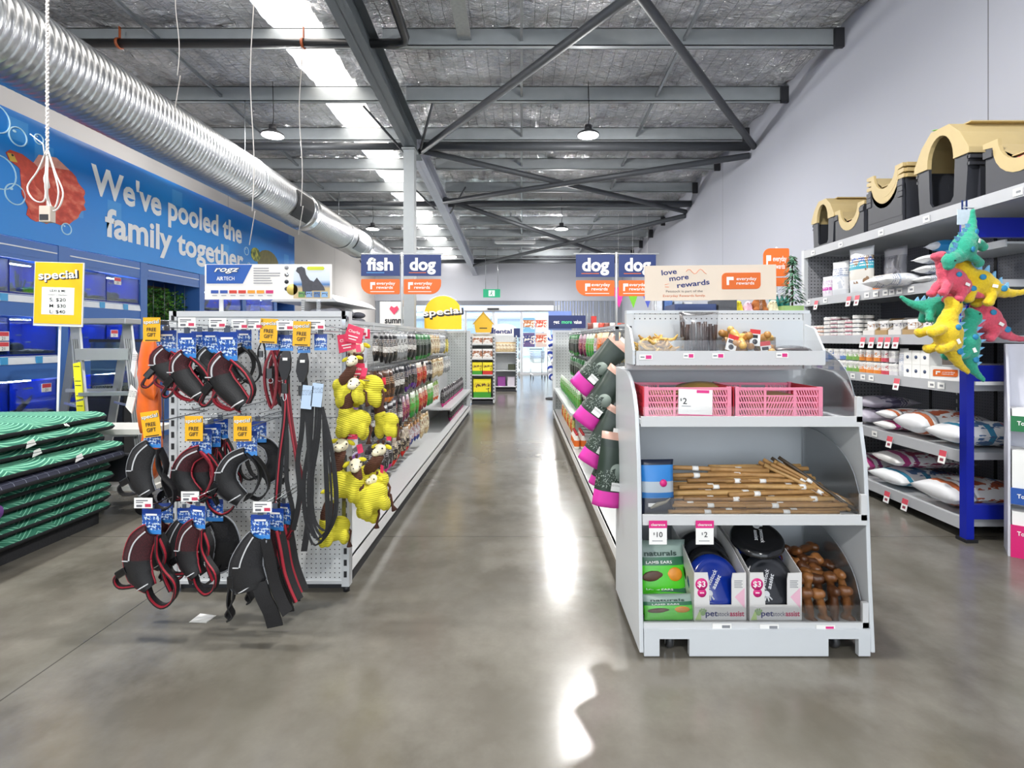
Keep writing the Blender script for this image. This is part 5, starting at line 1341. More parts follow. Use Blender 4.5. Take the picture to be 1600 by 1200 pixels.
for i in range(8):
    for j in range(3):
        for s in range(2):
            y = 2.232 + .024 * i + .023 * j; x = (.86 if s == 0 else 1.20) + q.uniform(-.03, .03) - .012 * i * (1 if s else -1)
            if i > 5 and s == 0 and j > 0: continue
            KS[q.randrange(4)].put('brown chew stick in the %s of the pile, %s end' % (LV[i], ('blue pack', 'divider')[s]), (x, y, .597 + .0205 * i), (0, q.uniform(-.012, .012), R(q.uniform(-1.2, 1.2) if i < 3 else q.uniform(-7, 7))), 'chew sticks in the pile, %s, %s' % (LV[i], ('blue pack end', 'divider end')[s]))
for k in range(11):
    x0, y0, z0 = 1.13 + .012 * k, 2.42 - .018 * (k % 4) - .004 * k, .765 - .006 * (k % 3)
    x1, y1, z1 = 1.44 - .008 * (k % 3), 2.26 + .012 * (k % 5), .60 + .012 * (k % 4)
    v = Vector((x1 - x0, y1 - y0, z1 - z0)); m_ = Vector(((x0 + x1) / 2, (y0 + y1) / 2, (z0 + z1) / 2))
    kd = KS[k % 4] if k not in (8, 10) else None
    rot = (0, math.asin(-v.z / v.length), math.atan2(v.y, v.x))
    if kd: kd.put('brown chew stick leaning down the right slope of the pile', m_, rot, 'chew sticks leaning on the right of the pile', .88)
    else:
        t = mk_stick(.4, .008, CHD, .1)(); t.location = m_; t.rotation_euler = rot; t['label'] = 'dark chew stick leaning on the right of the brown pile, %s' % ('upper one' if k == 8 else 'lower one')
tp = thing('treat_pouch', 'blue and navy treat pouch with pink dot standing left of the chew sticks', 'pouch', (.60, 2.245, .584), (R(-6), 0, R(4)))
MB().bag(.15, .235, .035, seed=3, bands=[(.3, 0), (.42, 2), (.55, 3), (.85, 1), (1, 0)]).build('bag', [mat('#1a2236', .35), mat('#2a7ec9', .35), mat('#2f6fae', .35), mat('#a9b4bd', .35)], tp)
MB().lathe([(0, -.001), (.016, -.001), (.016, .001), (0, .001)], 20, axis=1, M=Matrix.Translation((.02, -.021, .135))).build('round_sticker', PINK, tp)
MB().tube([(-.04, -.019, .03), (-.01, -.02, .045), (.03, -.019, .055), (.05, -.017, .07)], .006, 6, radii=[.004, .01, .006, .002]).build('fish_picture', mat('#8d8778', .4), tp); MB().box(-.05, -.015, -.019, -.0175, .035, .05).build('print', PAPER, tp)
def clearance(px, num, lb, py=814):
    p = at(px, py, 2.186); t = thing('price_card', lb, 'price tag', p, (0, 0, 0), 'clearance cards under the stick shelf')
    MB().box(-.038, .038, -.0015, 0, -.10, .0).build('card', PAPER, t); MB().box(-.039, .039, -.002, -.0015, -.03, .002).build('clearance_band', PINK, t)
    text('lettering', 'clearance', .011, PAPER, t, (0, -.0023, -.020), width=.06, bold=.012); text('price', num, .022, INK, t, (.004, -.002, -.068), bold=.01); text('currency', '$', .010, INK, t, (-.017 if len(num) > 1 else -.011, -.002, -.058)); MB().box(-.025, .02, -.002, -.0015, -.086, -.083).build('print', GREY, t)
clearance(1028, '10', 'pink and white ten dollar clearance card under the stick shelf'); clearance(1101, '2', 'pink and white two dollar clearance card under the stick shelf')

# bottom shelf: green treat pouches, flying discs in trays, roasted bones
GP = [mat('#4fc32a', .25, vary=.08), mat('#2f6a4a', .3), mat('#8fa39a', .3), mat('#3fae24', .25)]
def mk_green():
    t = thing('treat_pouch', '', 'pouch')
    MB().bag(.235, .25, .05, seed=8, nu=10, nv=14, gusset=.5, bands=[(.58, 0), (.68, 1), (1, 2)]).build('bag', GP, t)
    MB().ell((.05, -.022, .105), (.036, .008, .03)).build('food_picture', mat('#d8891f', .4, vary=.3, scale=30), t); MB().ell((-.05, -.023, .10), (.05, .007, .022), rot=(0, -8, 0)).build('chew_picture', mat('#5a3f30', .5, vary=.3, scale=40), t)
    text('lettering', 'naturals', .022, mat('#1f3d33', .5), t, (-.01, -.0245, .185), width=.15, bold=.02); text('lettering', 'LAMB EARS', .012, PAPER, t, (-.02, -.0275, .152), width=.12, bold=.01)
    return t
KGP = Kind(mk_green)
KGP.put('green treat pouch standing at the back left of the bottom shelf, grey top showing', (.645, 2.32, .175), (R(-14), 0, R(3)), 'green treat pouches on the bottom shelf')
KGP.put('green treat pouch lying folded forward, middle of three', (.64, 2.265, .13), (R(-40), 0, R(-3)), 'green treat pouches on the bottom shelf', (1, 1, .62))
KGP.put('lowest green treat pouch at the front of the bottom shelf', (.645, 2.222, .13), (R(-18), 0, R(2)), 'green treat pouches on the bottom shelf', (1, .7, .42))
DB = {'blue': mat('#0c2a86', .12, vary=.03), 'black': mat('#101114', .12), 'charcoal': mat('#26282c', .15)}
LGT = mat('#d5d7da', .4)
def mk_disc(c):
    def f():
        t = thing('flying_disc', '', 'toy'); r = .116
        MB().lathe([(0, .022), (r * .62, .0225), (r * .7, .020), (r * .74, .0215), (r * .9, .017), (r * .98, .006), (r, -.004), (r * .985, -.006), (r * .96, .0), (r * .88, .012), (r * .6, .018), (0, .018)], 44).build('disc', DB[c], t)
        text('lettering', 'petstock', .017, LGT, t, (0, .012, .0225), 'up', width=.085, bold=.012); text('lettering', 'assist', .017, LGT, t, (0, -.012, .0225), 'up', width=.065, bold=.02)
        b = MB().ell((-.058, 0, .0228), (.014, .014, .001))
        for k in range(5): a = R(110 + k * 34); b.tube([(-.058 + .010 * cos(a), .010 * sin(a), .0232), (-.058 + .029 * cos(a), .029 * sin(a), .0232)], .0035, 5)
        b.build('paw_hand_logo', LGT, t); return t
    return f
KD = {c: Kind(mk_disc(c)) for c in DB}
PRB = mat('#d9d8d6', .5, vary=.02)
def disc_box(x0, label, w_=.225):
    t = thing('display_box', label, 'box', (x0, 2.215, .127)); d = .33; h0, h1 = .215, .27
    b = MB(); b.box(0, w_, 0, d, 0, .003); 
    for x in (0, w_ - .003): b.prism([(0, .003), (d, .003), (d, h1 + .03), (d * .45, h1), (0, h0)], 0, x, x + .003)
    b.box(.003, w_ - .003, d - .003, d, .003, h1 + .03); b.build('box', PRB, t)
    f = MB(); f.prism([(0, .0), (w_, 0), (w_, h0), (w_ * .74, h0 - .003), (w_ * .72, h0 - .03), (w_ * .72, .075), (w_ * .30, .075), (w_ * .28, h0 - .03), (w_ * .26, h0), (0, h0)], 1, -.004, 0)
    f = f.build('front_panel', PRB, t)
    text('lettering', 'pet', .024, NV, f, (w_ * .33, -.0045, .028), width=.052, bold=.02); text('lettering', 'stock', .020, mat('#5a5a78', .5), f, (w_ * .56, -.0045, .028), width=.052); text('lettering', 'assist', .022, mat('#c22a5f', .5), f, (w_ * .82, -.0045, .028), width=.062, bold=.025)
    c = MB().lathe([(0, -.0055), (.026, -.0055), (.026, -.004), (0, -.004)], 26, axis=1, M=Matrix.Translation((w_ * .14, 0, .165))).lathe([(0, -.0052), (.019, -.0052), (.019, -.004), (0, -.004)], 22, axis=1, M=Matrix.Translation((w_ * .15, 0, .128))).build('price_bubble', PINK, f)
    text('price', '$3', .024, PAPER, c, (w_ * .14, -.0058, .155), width=.034, bold=.02); MB().box(w_ * .11, w_ * .19, -.0056, -.0052, .126, .130).build('print', PAPER, c)
    MB().prism([(w_ * .78, .11), (w_ * .97, .06), (w_ * .97, .15)], 1, -.0045, -.004).build('pink_triangle', mat('#e3b4c6', .5), f); MB().prism([(w_ * .02, .01), (w_ * .12, .06), (w_ * .14, .01)], 1, -.0045, -.004).build('green_leaf', mat('#b9d48a', .5), f)
    l = MB()
    for k in range(5): l.box(w_ * .77, w_ * (.93 - .02 * (k % 2)), -.0045, -.004, .178 - k * .007, .181 - k * .007)
    l.build('print', GREY, f); p = MB().ell((w_ * .17, -.0045, .04), (.011, .0008, .011))
    for k in range(4): a = R(40 + k * 34); p.ell((w_ * .17 + .016 * cos(a), -.0045, .04 + .016 * sin(a)), (.004, .0008, .006))
    p.build('paw_logo', mat('#8fae7a', .5), f); return t
disc_box(.745, 'white display box of blue and black flying discs with pink price bubble'); disc_box(.985, 'white display box with black discs piled to the top, right of the blue ones')
def disc(c, lb, x, y, z, rx, spin, ry=0):
    q_ = Euler((R(rx), R(ry), 0)).to_matrix() @ Matrix.Rotation(R(spin), 3, 'Z')
    KD[c].put(lb, (x, y, z), q_.to_euler(), 'flying discs in the display boxes')
disc('blue', 'blue flying disc at the front of the left display box', .8575, 2.286, .268, 62, 55)
disc('black', 'black flying disc right behind the blue one', .857, 2.333, .285, 58, 200); disc('charcoal', 'charcoal flying disc third in the left display box', .855, 2.38, .31, 54, 160); disc('black', 'rearmost black flying disc in the left display box', .853, 2.415, .33, 50, 100)
disc('charcoal', 'charcoal flying disc with white lettering at the front of the right display box', 1.0975, 2.286, .27, 62, 65); disc('black', 'black flying disc behind the charcoal one in the right box', 1.0975, 2.333, .285, 58, 120); disc('blue', 'blue flying disc nearly hidden at the back of the right box', 1.0975, 2.37, .31, 50, 120)
disc('black', 'black flying disc lying on top of the right display box', 1.07, 2.33, .44, 22, 250, -5)
BONE = [mat('#6b4222', .35, vary=.4, scale=35), mat('#8a5a30', .35, vary=.4, scale=35), mat('#4d2d18', .35, vary=.4, scale=35)]
q = random.Random(31)
def mk_bone(i):
    def f():
        o = blob('roast_bone', [((0, 0, 0), (.075, .018, .019)), ((-.065, .008, 0), (.026, .026, .024)), ((-.07, -.012, .004), (.02, .018, .018)), ((.066, .01, 0), (.026, .022, .024)), ((.07, -.012, -.003), (.02, .02, .02))], BONE[i], None, .006); return o
    return f
KB = [Kind(mk_bone(i)) for i in range(3)]
bl = ['front', 'second row', 'third row', 'fourth row', 'top']
k = 0
for r, (y, z, n) in enumerate(((2.235, .19, 4), (2.29, .225, 4), (2.35, .265, 4), (2.41, .30, 3), (2.47, .33, 3))):
    for j in range(n):
        x = 1.255 + j * .055 + (r % 2) * .02
        KB[(j + r) % 3].put('roasted brown dog bone in the %s of the bone heap' % bl[r], (x, y, z + q.uniform(-.01, .01)), (R(q.uniform(-15, 15)), R(80 + q.uniform(-25, 25)) if r < 2 else R(q.uniform(-20, 30)), R(q.uniform(0, 40))), 'roasted bones on the bottom shelf, %s' % bl[r], 1.0)

# top tray goods
CUR = [mat('#c9a353', .5, vary=.3, scale=40), mat('#a87f38', .5, vary=.3, scale=40)]
def mk_curl(i):
    def f():
        q_ = random.Random(i); return MB().tube([(-.05 + .02 * k, .012 * sin(k * 1.3 + i), .012 * cos(k * 1.1 + i)) for k in range(6)], .006, 7, radii=[.003, .007, .008, .007, .006, .003]).build('chew_curl', CUR[i % 2])
    return f
KU = [Kind(mk_curl(i)) for i in range(4)]
q = random.Random(41)
for k in range(46):
    KU[k % 4].put('curly golden chew in the left bin of the top tray', (.575 + q.random() * .12, 2.35 + q.random() * .10, 1.282 + .075 * (k / 46)), (R(q.uniform(-30, 30)), R(q.uniform(-25, 25)), R(q.uniform(0, 180))), 'golden chew curls on the top tray', 1)
DKS = mat('#3a2722', .45, vary=.3, scale=50)
sk_ = thing('stick_pack', 'clear bag of tall dark brown sticks standing in the top tray', 'pack', (.83, 2.40, 1.263))
q = random.Random(5)
for k in range(14): x = -.075 + .0115 * k; MB().tube([(x, q.uniform(-.03, .02), 0), (x + q.uniform(-.004, .004), q.uniform(-.03, .02), .15 + q.uniform(-.01, .02))], .0085, 8).build('stick', DKS, sk_)
MB().bag(.185, .215, .085, seed=6).build('bag', glassmat('crinkled_bag', '#fafafb', .12, .25), sk_, (0, 0, -.0))
BG = [mat('#a8783c', .4, vary=.35, scale=30), mat('#c9a25a', .4, vary=.35, scale=30), mat('#5a3c24', .4, vary=.35, scale=30)]
q = random.Random(8)
def mk_nut(i): return lambda: MB().ell((0, 0, 0), (.036, .018, .02)).ell((.03, .004, .004), (.018, .016, .016)).ell((-.03, 0, 0), (.018, .018, .017)).build('marrow_bone', BG[i])
KN = [Kind(mk_nut(i)) for i in range(3)]
for k in range(26):
    KN[k % 3].put('golden wrapped bone in the middle bin of the top tray', (.955 + q.random() * .19, 2.355 + q.random() * .09, 1.284 + .085 * (k / 26) + q.random() * .01), (R(q.uniform(-40, 40)), R(q.uniform(-40, 40)), R(q.uniform(0, 180))), 'wrapped bones on the top tray', 1)
for k, (x, z, rz) in enumerate(((.965, 1.335, 18), (1.07, 1.36, 6), (1.12, 1.305, -6))):
    t = thing('bone_label', ['red and white label tilted at the left of the wrapped bones', 'tallest red and white label in the middle of the wrapped bones', 'red and white label at the right front of the wrapped bones'][k], 'label', (x, 2.347, z), (R(-8), R(rz), 0), 'red and white labels on the wrapped bones')
    MB().box(-.024, .024, -.001, .001, -.04, .035).build('card', PAPER, t); MB().box(-.024, .024, -.0018, -.001, .015, .035).build('red_band', mat('#c92c2c', .4), t); MB().box(-.018, .012, -.0018, -.001, -.005, .01).build('picture', INK, t); MB().lathe([(0, -.0018), (.012, -.0018), (.012, -.001), (0, -.001)], 18, axis=1, M=Matrix.Translation((.0, 0, -.022))).build('emblem', INK, t)
sk2 = thing('stick_pack', 'clear bag of thin dark sticks lying flat at the right of the top tray', 'pack', (1.265, 2.405, 1.263))
for k in range(12): MB().tube([(-.09 + .006 * (k % 3), -.035 + .011 * (k % 7), .012 + .014 * (k // 5)), (.09 - .004 * (k % 4), -.03 + .011 * (k % 7), .010 + .014 * (k // 5))], .0065, 7).build('stick', mat('#574844', .5, vary=.3, scale=50), sk2)
MB().ell((0, 0, .03), (.10, .05, .028)).build('bag', glassmat('crinkled_bag', '#fafafb', .12, .25), sk2)
for px, py, w_, lb in ((1009, 558, .06, 'under the curls of the top tray'), (1076, 556, .05, 'under the tall dark sticks'), (1122, 556, .055, 'under the wrapped bones'), (1222, 555, .055, 'under the flat dark sticks')):
    p = at(px, py, 2.32); t = thing('price_ticket', 'white shelf ticket ' + lb, 'price tag', p, group='tickets on the display stand'); MB().box(-w_ / 2, w_ / 2, -.001, 0, -.012, .012).build('card', PAPER, t); MB().box(0, w_ * .42, -.0016, -.001, -.008, .008).build('price', PINK, t); MB().box(-w_ * .4, -w_ * .1, -.0016, -.001, -.003, .003).build('print', GREY, t)
for px, py, lb in ((1128, 979, 'left, under the blue disc box'), (1202, 980, 'middle, under the black disc box'), (1290, 981, 'right, under the bones, with pink price')):
    p = at(px, py, 2.180); t = thing('price_ticket', 'white ticket on the bottom lip of the stand, ' + lb, 'price tag', p, group='tickets on the display stand'); MB().box(-.04, .04, -.001, .001, -.012, .012).build('card', PAPER, t); MB().box(.0, .034, -.0016, -.001, -.006, .006).build('price', PINK if px > 1250 else GREY, t)

# ------------------------------------------------------------------ gondola right of the aisle
RX0, RXB, RX1, RY0, RY1 = .535, 1.02, 1.57, 2.80, 8.70
gr = thing('gondola_shelving', 'long white gondola right of the aisle behind the promotional stand', 'shelving')
MB().box(RXB - .015, RXB + .015, RY0, RY1, .04, 1.47).build('back_panel', PEG_X, gr)
MB().box(RX0 + .003, RXB - .015, RY0, RY1, .145, .165).build('base_shelf', WHITE, gr); MB().box(RX0, RX0 + .015, RY0, RY1, .095, .165).build('price_rail', mat('#f0f1f1', .3), gr); MB().box(RX0 + .03, RX1 - .03, RY0, RY1, 0, .145).build('plinth', mat('#7d7468', .6), gr)
MB().box(RX0, RX1, RY1, RY1 + .03, 0, 1.5).build('end_panel', PALE, gr); MB().box(RX0 + .02, RXB - .02, RY1 - .006, RY1, .17, 1.47).build('grid_panel', pegmat('#b6bab9', 0, 2, .05, .006), gr)
MB().box(RX0 - .005, RX0 + .04, RY1 - .03, RY1 + .035, .03, 1.5).build('corner_post', SHELFW, gr)
MB().box(RXB - .015, RX1, RY0, RY1, 1.475, 1.50).build('top_shelf', SHELFW, gr); MB().box(RX1 - .06, RX1 - .04, RY0 + .02, RY1, .145, 1.475).build('rear_panel', PEG_X, gr)
for z in (.52,): MB().box(RX0 + .02, RXB - .015, 5.7, RY1 - .01, z - .02, z).box(RX0 + .01, RX0 + .02, 5.7, RY1 - .01, z - .03, z + .01).build('shelf', SHELFW, gr)
for k in range(7): upright(gr, RXB, RY0 + .02 + k * .9, .03, 1.474, 'x', .03, .046)
q = random.Random(17)
RROWS = [(1.41, [(3.75, 4.1, 'yellow'), (4.1, 4.75, 'orange'), (4.75, 4.95, 'silver blue'), (4.95, 5.5, 'bright green'), (5.5, 6.2, 'maroon'), (6.2, 7.5, 'black and green')]),
         (1.12, [(4.2, 5.0, 'bright green'), (5.0, 5.6, 'black and white'), (5.6, 7.2, 'black and green')]), (.86, [(4.6, 5.4, 'bright green'), (5.4, 6.6, 'black and white')])]
for r, (z, segs) in enumerate(RROWS):
    for y0, y1, cn in segs:
        n = max(1, int(round((y1 - y0) / .16))); w, h, d, m = PD[cn]
        for k in range(n):
            y = y0 + (k + .5) * (y1 - y0) / n; hook(gr, (RXB - .015, y, z), (-1, 0, 0), .34)
            for j in range(2):
                sc = q.uniform(.94, 1.04); shelf_pack(cn, '%s packet hung on the %s peg row right of the aisle' % (cn, RN[r]), (.70 + .08 * j + q.uniform(-.01, .01), y, z - h * sc - .005), R(-90 + q.uniform(-14, 14)), '%s packets, %s peg row, right of the aisle' % (cn, RN[r]), sc)
for k in range(14): 
    y = 5.85 + k * .195; sc = 1.0
    shelf_pack('bright green', 'bright green bag standing on the low shelf right of the aisle', (.66, y, .521), R(-90 + q.uniform(-8, 8)), 'green bags on the low shelf, right of the aisle', 1.0)
def mk_bottle():
    t = thing('care_bottle', '', 'bottle'); MB().lathe([(0, 0), (.03, 0), (.032, .01), (.032, .10), (.014, .125), (.014, .14), (0, .14)], 14).build('body', mat('#e8e2da', .35), t); MB().lathe([(.0325, .025), (.0325, .09)], 14).build('label', ORANGE, t); MB().lathe([(0, .14), (.016, .14), (.014, .165), (0, .167)], 12).build('cap', RED, t); return t
KBT = Kind(mk_bottle)
for k in range(10): KBT.put('white bottle with orange label on the base shelf right of the aisle', (.60 + .07 * (k % 2), 5.55 + .085 * (k // 2), .166), (0, 0, 0), 'orange labelled bottles on the base shelf')
for k in range(8): shelf_pack('orange' if k % 2 else 'yellow', ('orange' if k % 2 else 'yellow') + ' bag on the base shelf far down the right of the aisle', (.64, 6.3 + k * .22, .166), R(-90), 'bags on the far right base shelf', 1.0)
# big dark green bags with pink feet on the corner strip
DG = NT('dark_green_bag'); g_ = DG.co('Generated'); xx = DG.xyz(g_)
c = DG.ramp(xx[2], [(0, C('#26352c')), (.8, C('#22302a')), (.9, C('#c9a090'))], True)
c = DG.mix(DG.math('MULTIPLY', DG.math('GREATER_THAN', DG.noise(DG.scale(g_, (8, 1, 14)), 3, 2), .58), DG.math('LESS_THAN', DG.math('ABSOLUTE', DG.math('SUBTRACT', xx[2], .38)), .12)), c, C('#8f9a92'))
DG.set(c, .4); DG = DG.m; BPK = mat('#d83aa6', .4, vary=.05)
def mk_dgbag():
    t = thing('treat_bag', '', 'bag')
    MB().bag(.15, .36, .075, seed=12, nu=8, nv=14, gusset=.85, bands=[(.20, 1), (1, 0)]).build('bag', [DG, BPK], t, (0, 0, -.36))
    MB().lathe([(0, -.001), (.036, -.001), (.036, .001), (0, .001)], 24, axis=1, M=Matrix.Translation((.02, -.037, -.18))).build('round_panel', mat('#7d8a82', .5), t)
    MB().box(.0, .05, -.042, -.038, -.275, -.235).build('barcode_label', printmat('barcode2', [(0, '#e4e6e4')], None, '#222222', .5), t)
    MB().rbox(-.02, .02, -.001, .001, -.005, .02, .0008).build('hang_tab', PAPER, t); return t
KDG = Kind(mk_dgbag)
for px, py, Y, tilt, rz, sc, lb in ((972, 534, 2.80, 42, -20, 1.0, 'topmost dark green bag with pink foot at the corner of the right gondola'), (972, 580, 2.76, 36, -15, 1.0, 'second dark green pink footed bag from the top of the corner strip'), (970, 640, 2.74, 30, -10, .95, 'third dark green pink footed bag from the top of the corner strip'), (955, 700, 2.78, 22, -10, .62, 'smallest dark green pink footed bag, fourth down the corner strip'), (964, 676, 2.66, 9, 6, 1.06, 'lowest dark green pink footed bag with round pale panel')):
    KDG.put(lb, at(px, py, Y), (0, R(tilt), R(rz)), 'dark green bags with pink feet', sc)
cs = thing('clip_strip', 'thin clip strip holding the dark green bags', 'hanger', (.0, 0, 0))
MB().box(.512, .532, 2.80, 2.803, .7, 1.42).box(.512, 1.01, 2.80, 2.806, 1.405, 1.42).build('strip', HOOKM, cs)

# goods on top of the right gondola, seen under the sign
q = random.Random(3)
bx = tag(MB().rbox(.85, 1.08, 2.83, 3.05, 1.501, 1.545, .01).build('blue_box', mat('#3c4d7c', .5)), 'blue flat box on top of the right gondola behind the cream sign', 'box')
bx = tag(MB().box(1.09, 1.19, 2.83, 3.0, 1.501, 1.572).build('grey_basket', mat('#55585e', .6, vary=.2, scale=60)), 'dark grey basket on the right gondola top under the cream sign', 'basket')
for k, (x, cl) in enumerate(((.80, '#d8dce2'), (.86, '#5a7ab4'), (.92, '#b9c4cf'), (.98, '#e4e4de'))):
    tag(MB().rbox(x, x + .05, 3.08, 3.16, 1.501, 1.59 - .006 * k, .01).build('small_carton', mat(cl, .45, vary=.3, scale=40)), ['pale carton first behind the blue flat box', 'blue carton second behind the blue flat box', 'grey carton third behind the blue flat box', 'cream carton nearest the dark grey basket'][k], 'carton', 'cartons on the right gondola top')
for k, (x, r, cl, lb) in enumerate(((1.215, .028, '#d8c42a', 'yellow'), (1.27, .027, '#e0b4c4', 'pale pink'), (1.335, .042, '#9a5a2a', 'brown'), (1.41, .03, '#d8cfae', 'cream'))):
    t = thing('plush_ball_toy', lb + ' soft toy on top of the right gondola under the cream sign', 'soft toy', (x, 2.88, 1.501)); blob('body', [((0, 0, r * .95), (r, r * .9, r * .95)), ((0, -.3 * r, r * 1.75), (r * .7, r * .65, r * .6)), ((-r * .6, -.5 * r, r * .3), (r * .4, r * .5, r * .3)), ((r * .6, -.5 * r, r * .3), (r * .4, r * .5, r * .3))], mat(cl, .9, bump=.4, bscale=150), t, .006)
    MB().ell((-.3 * r, -.92 * r, r * 1.85), (r * .1,) * 3).ell((.3 * r, -.92 * r, r * 1.85), (r * .1,) * 3).build('eye', BLACK, t)
tg = tag(MB().box(1.445, 1.555, 2.82, 2.95, 1.501, 1.535).build('green_planter', mat('#8fae6a', .6)), 'pale green planter box at the right end of the gondola top', 'planter')
for k in range(4):
    t = thing('teal_bottle', 'small teal bottle standing behind the pale green planter', 'bottle', (1.46 + .03 * k, 2.99, 1.501), group='teal bottles behind the planter', scale=.85); MB().lathe([(0, 0), (.017, 0), (.017, .09), (.008, .11), (.008, .12), (0, .12)], 12).build('body', mat('#1f7a78', .3), t); MB().lathe([(0, .12), (.01, .12), (.01, .14), (0, .142)], 10).build('cap', WHITE, t)
tree = thing('tinsel_tree', 'dark green artificial tree on the gondola top before the orange sign', 'tree', (1.525, 2.885, 1.536), scale=.85)
fo = MB(); q = random.Random(9)
for k in range(520):
    h = q.random() ** 1.2; r0 = .085 * (1 - h) + .006; a = q.uniform(0, 6.283); p = Vector((r0 * cos(a) * q.uniform(.3, 1), r0 * sin(a) * q.uniform(.3, 1), .03 + h * .31)); d = Vector((cos(a), sin(a), -.55)).normalized() * .035; s = Vector((-sin(a), cos(a), 0)) * .006
    fo.add([p, p + d * .5 + s, p + d, p + d * .5 - s], [(0, 1, 2, 3)], q.randrange(2))
fo.build('foliage', [mat('#1f4a30', .5, vary=.3), mat('#5f8f72', .4, vary=.3)], tree)['kind'] = 'stuff'; MB().cyl((0, 0, 0), (0, 0, .33), .006, 7).build('trunk', mat('#3a2a1c', .7), tree)
rs = thing('rewards_sign', 'orange rewards blade sign on a pole behind the artificial tree', 'sign', (1.545, 3.10, 1.50), scale=.85); MB().cyl((.0, .004, 0), (.0, .004, .48), .006, 8).build('pole', WHITE, rs)
rewards(rs, -.10, .085, .27, .47, -.004, .05); MB().box(-.10, .085, -.004, .0, .20, .262).build('lower_panel', ORANGE, rs)

# ------------------------------------------------------------------ hanging aisle blades
def blade(parent, x0, x1, z1, word, mirror):
    w_ = x1 - x0; h = .24
    MB().rbox(x0, x1, -.004, .004, z1 - h, z1, .0015).build('blue_panel', NAVY, parent)
    text('lettering', word, .135, PAPER, parent, (x0 + w_ * .5, -.005, z1 - h * .72), width=w_ * (.70 if word == 'dog' else .68), bold=.035)
    MB().box(x0 + w_ * .14, x0 + w_ * .6, -.0055, -.004, z1 - h * .86, z1 - h * .83).build('underline', ORANGE if word == 'dog' else mat('#4fa0e0', .4), parent)
    z0 = z1 - h - .035 - .17; P = []
    big, r = .12, .015
    cs_ = ((x1 - r, z1 - h - .035 - r, 0, r), (x0 + r, z1 - h - .035 - r, 90, r), (x0 + (big if mirror else r), z0 + (big if mirror else r), 180, big if mirror else r), (x1 - (r if mirror else big), z0 + (r if mirror else big), 270, r if mirror else big))
    for cx, cz, a0, rr in cs_:
        for k in range(7): a = R(a0 + 15 * k); P.append((cx + rr * cos(a), cz + rr * sin(a)))
    MB().prism(P, 1, -.004, .004).build('orange_panel', ORANGE, parent)
    zc = z0 + .085; lx = x0 + w_ * (.24 if mirror else .12)
    text('lettering', 'everyday', .034, PAPER, parent, (lx + w_ * .40, -.005, zc + .022), width=w_ * .48, bold=.012); text('lettering', 'rewards', .034, PAPER, parent, (lx + w_ * .37, -.005, zc - .024), width=w_ * .42, bold=.012)
    MB().box(lx, lx + .02, -.0055, -.004, zc - .03, zc + .05).box(lx + .02, lx + .055, -.0055, -.004, zc + .018, zc + .05).build('r_symbol', PAPER, parent); MB().box(lx + .0, lx + w_ * .62, -.0055, -.004, z0 + .025, z0 + .032).build('print', PAPER, parent)
for wx_, Y, ws, pl, lb in ((-1.35, 5.77, ('fish', 'dog'), 'left', 'fish and dog blade signs on a white pole over the left gondola'), (1.02, 5.5, ('dog', 'dog'), 'right', 'two dog blade signs on a white pole over the right gondola')):
    t = thing('aisle_sign', lb, 'sign', (wx_, Y, 1.50)); zt = EYE + 132 / 800 * Y - 1.50
    MB().cyl((0, .01, 0), (0, .01, zt + .03), .012, 10).build('pole', WHITE, t); MB().cyl((-.46, .01, zt + .012), (.46, .01, zt + .012), .006, 8).build('crossbar', WHITE, t)
    k = Y / 5.6
    blade(t, -.445 * k, -.022, zt, ws[0], True); blade(t, .022, .43 * k, zt, ws[1], False)

# ------------------------------------------------------------------ wall shelving on the right
WX, WY0, WY1, WB = 2.96, 3.43, 5.40, 3.80
wsh = thing('wall_shelving', 'tall grey shelving with blue end frame along the right wall', 'shelving')
SG = mat('#b4b6ba', .4, vary=.04)
MB().box(WB - .02, WB, 2.5, WY1, .02, 2.24).build('back_panel', PEG_DARK, wsh)
for y in (3.43, 4.08, 4.73): MB().box(WB - .026, WB - .0205, y - .012, y + .012, .05, 2.2).build('panel_joint', BLACK, wsh)
def shelf(z, y0, y1, lip=.075, xb=WB - .025, x0=WX):
    o = MB().box(x0 + .012, xb, y0, y1, z - .028, z).build('shelf', SHELFW, wsh); MB().box(x0, x0 + .012, y0, y1, z - .065, z + .012).build('price_rail', SG, o); MB().box(x0 + .0, xb, y0 - .004, y0, z - .05, z).build('end_trim', SG, o); return o
SH = [(2.26, 2.5), (1.755, WY0), (1.375, WY0), (1.05, WY0), (.585, WY0), (.135, WY0)]
for z, y0 in SH: shelf(z, y0 + .03, WY1 - .03)
for y in (WY1 - .02,): MB().box(WX - .002, WX + .04, y - .02, y + .03, .03, 2.28).build('end_post', SHELFW, wsh); MB().box(WX + .04, WB - .02, y + .0, y + .02, .03, 2.24).build('end_panel', pegmat('#8f9094', 0, 2, .035, .006), wsh)
MB().box(WX - .005, WX + .045, WY0 - .03, WY0 + .025, .02, 2.19).build('blue_post', RACKBLUE, wsh); MB().box(WX - .02, WX + .06, WY0 - .045, WY0 + .04, 0, .02).build('foot_plate', BLACK, wsh)
for z0, z1 in ((1.07, 1.175), (.15, .245), (2.03, 2.16)): MB().box(WX + .045, WB - .03, WY0 - .02, WY0 + .02, z0, z1).build('blue_beam', RACKBLUE, wsh)
MB().box(WX + .05, WX + .36, WY0 - .035, WY0 - .02, 1.045, 1.068).build('label_strip', PAPER, wsh)
for y in (4.4,):
    u = MB().box(WB - .06, WB - .026, y - .02, y + .02, .03, 2.2).build('upright', mat('#6d6e73', .4), wsh); sl = MB()
    for k in range(30): sl.box(WB - .062, WB - .0595, y - .006, y + .006, .1 + k * .07, .135 + k * .07)
    sl.build('slot', PAPER, u)
Yp = lambda px, x=3.02: x * 800 / (px - 815)

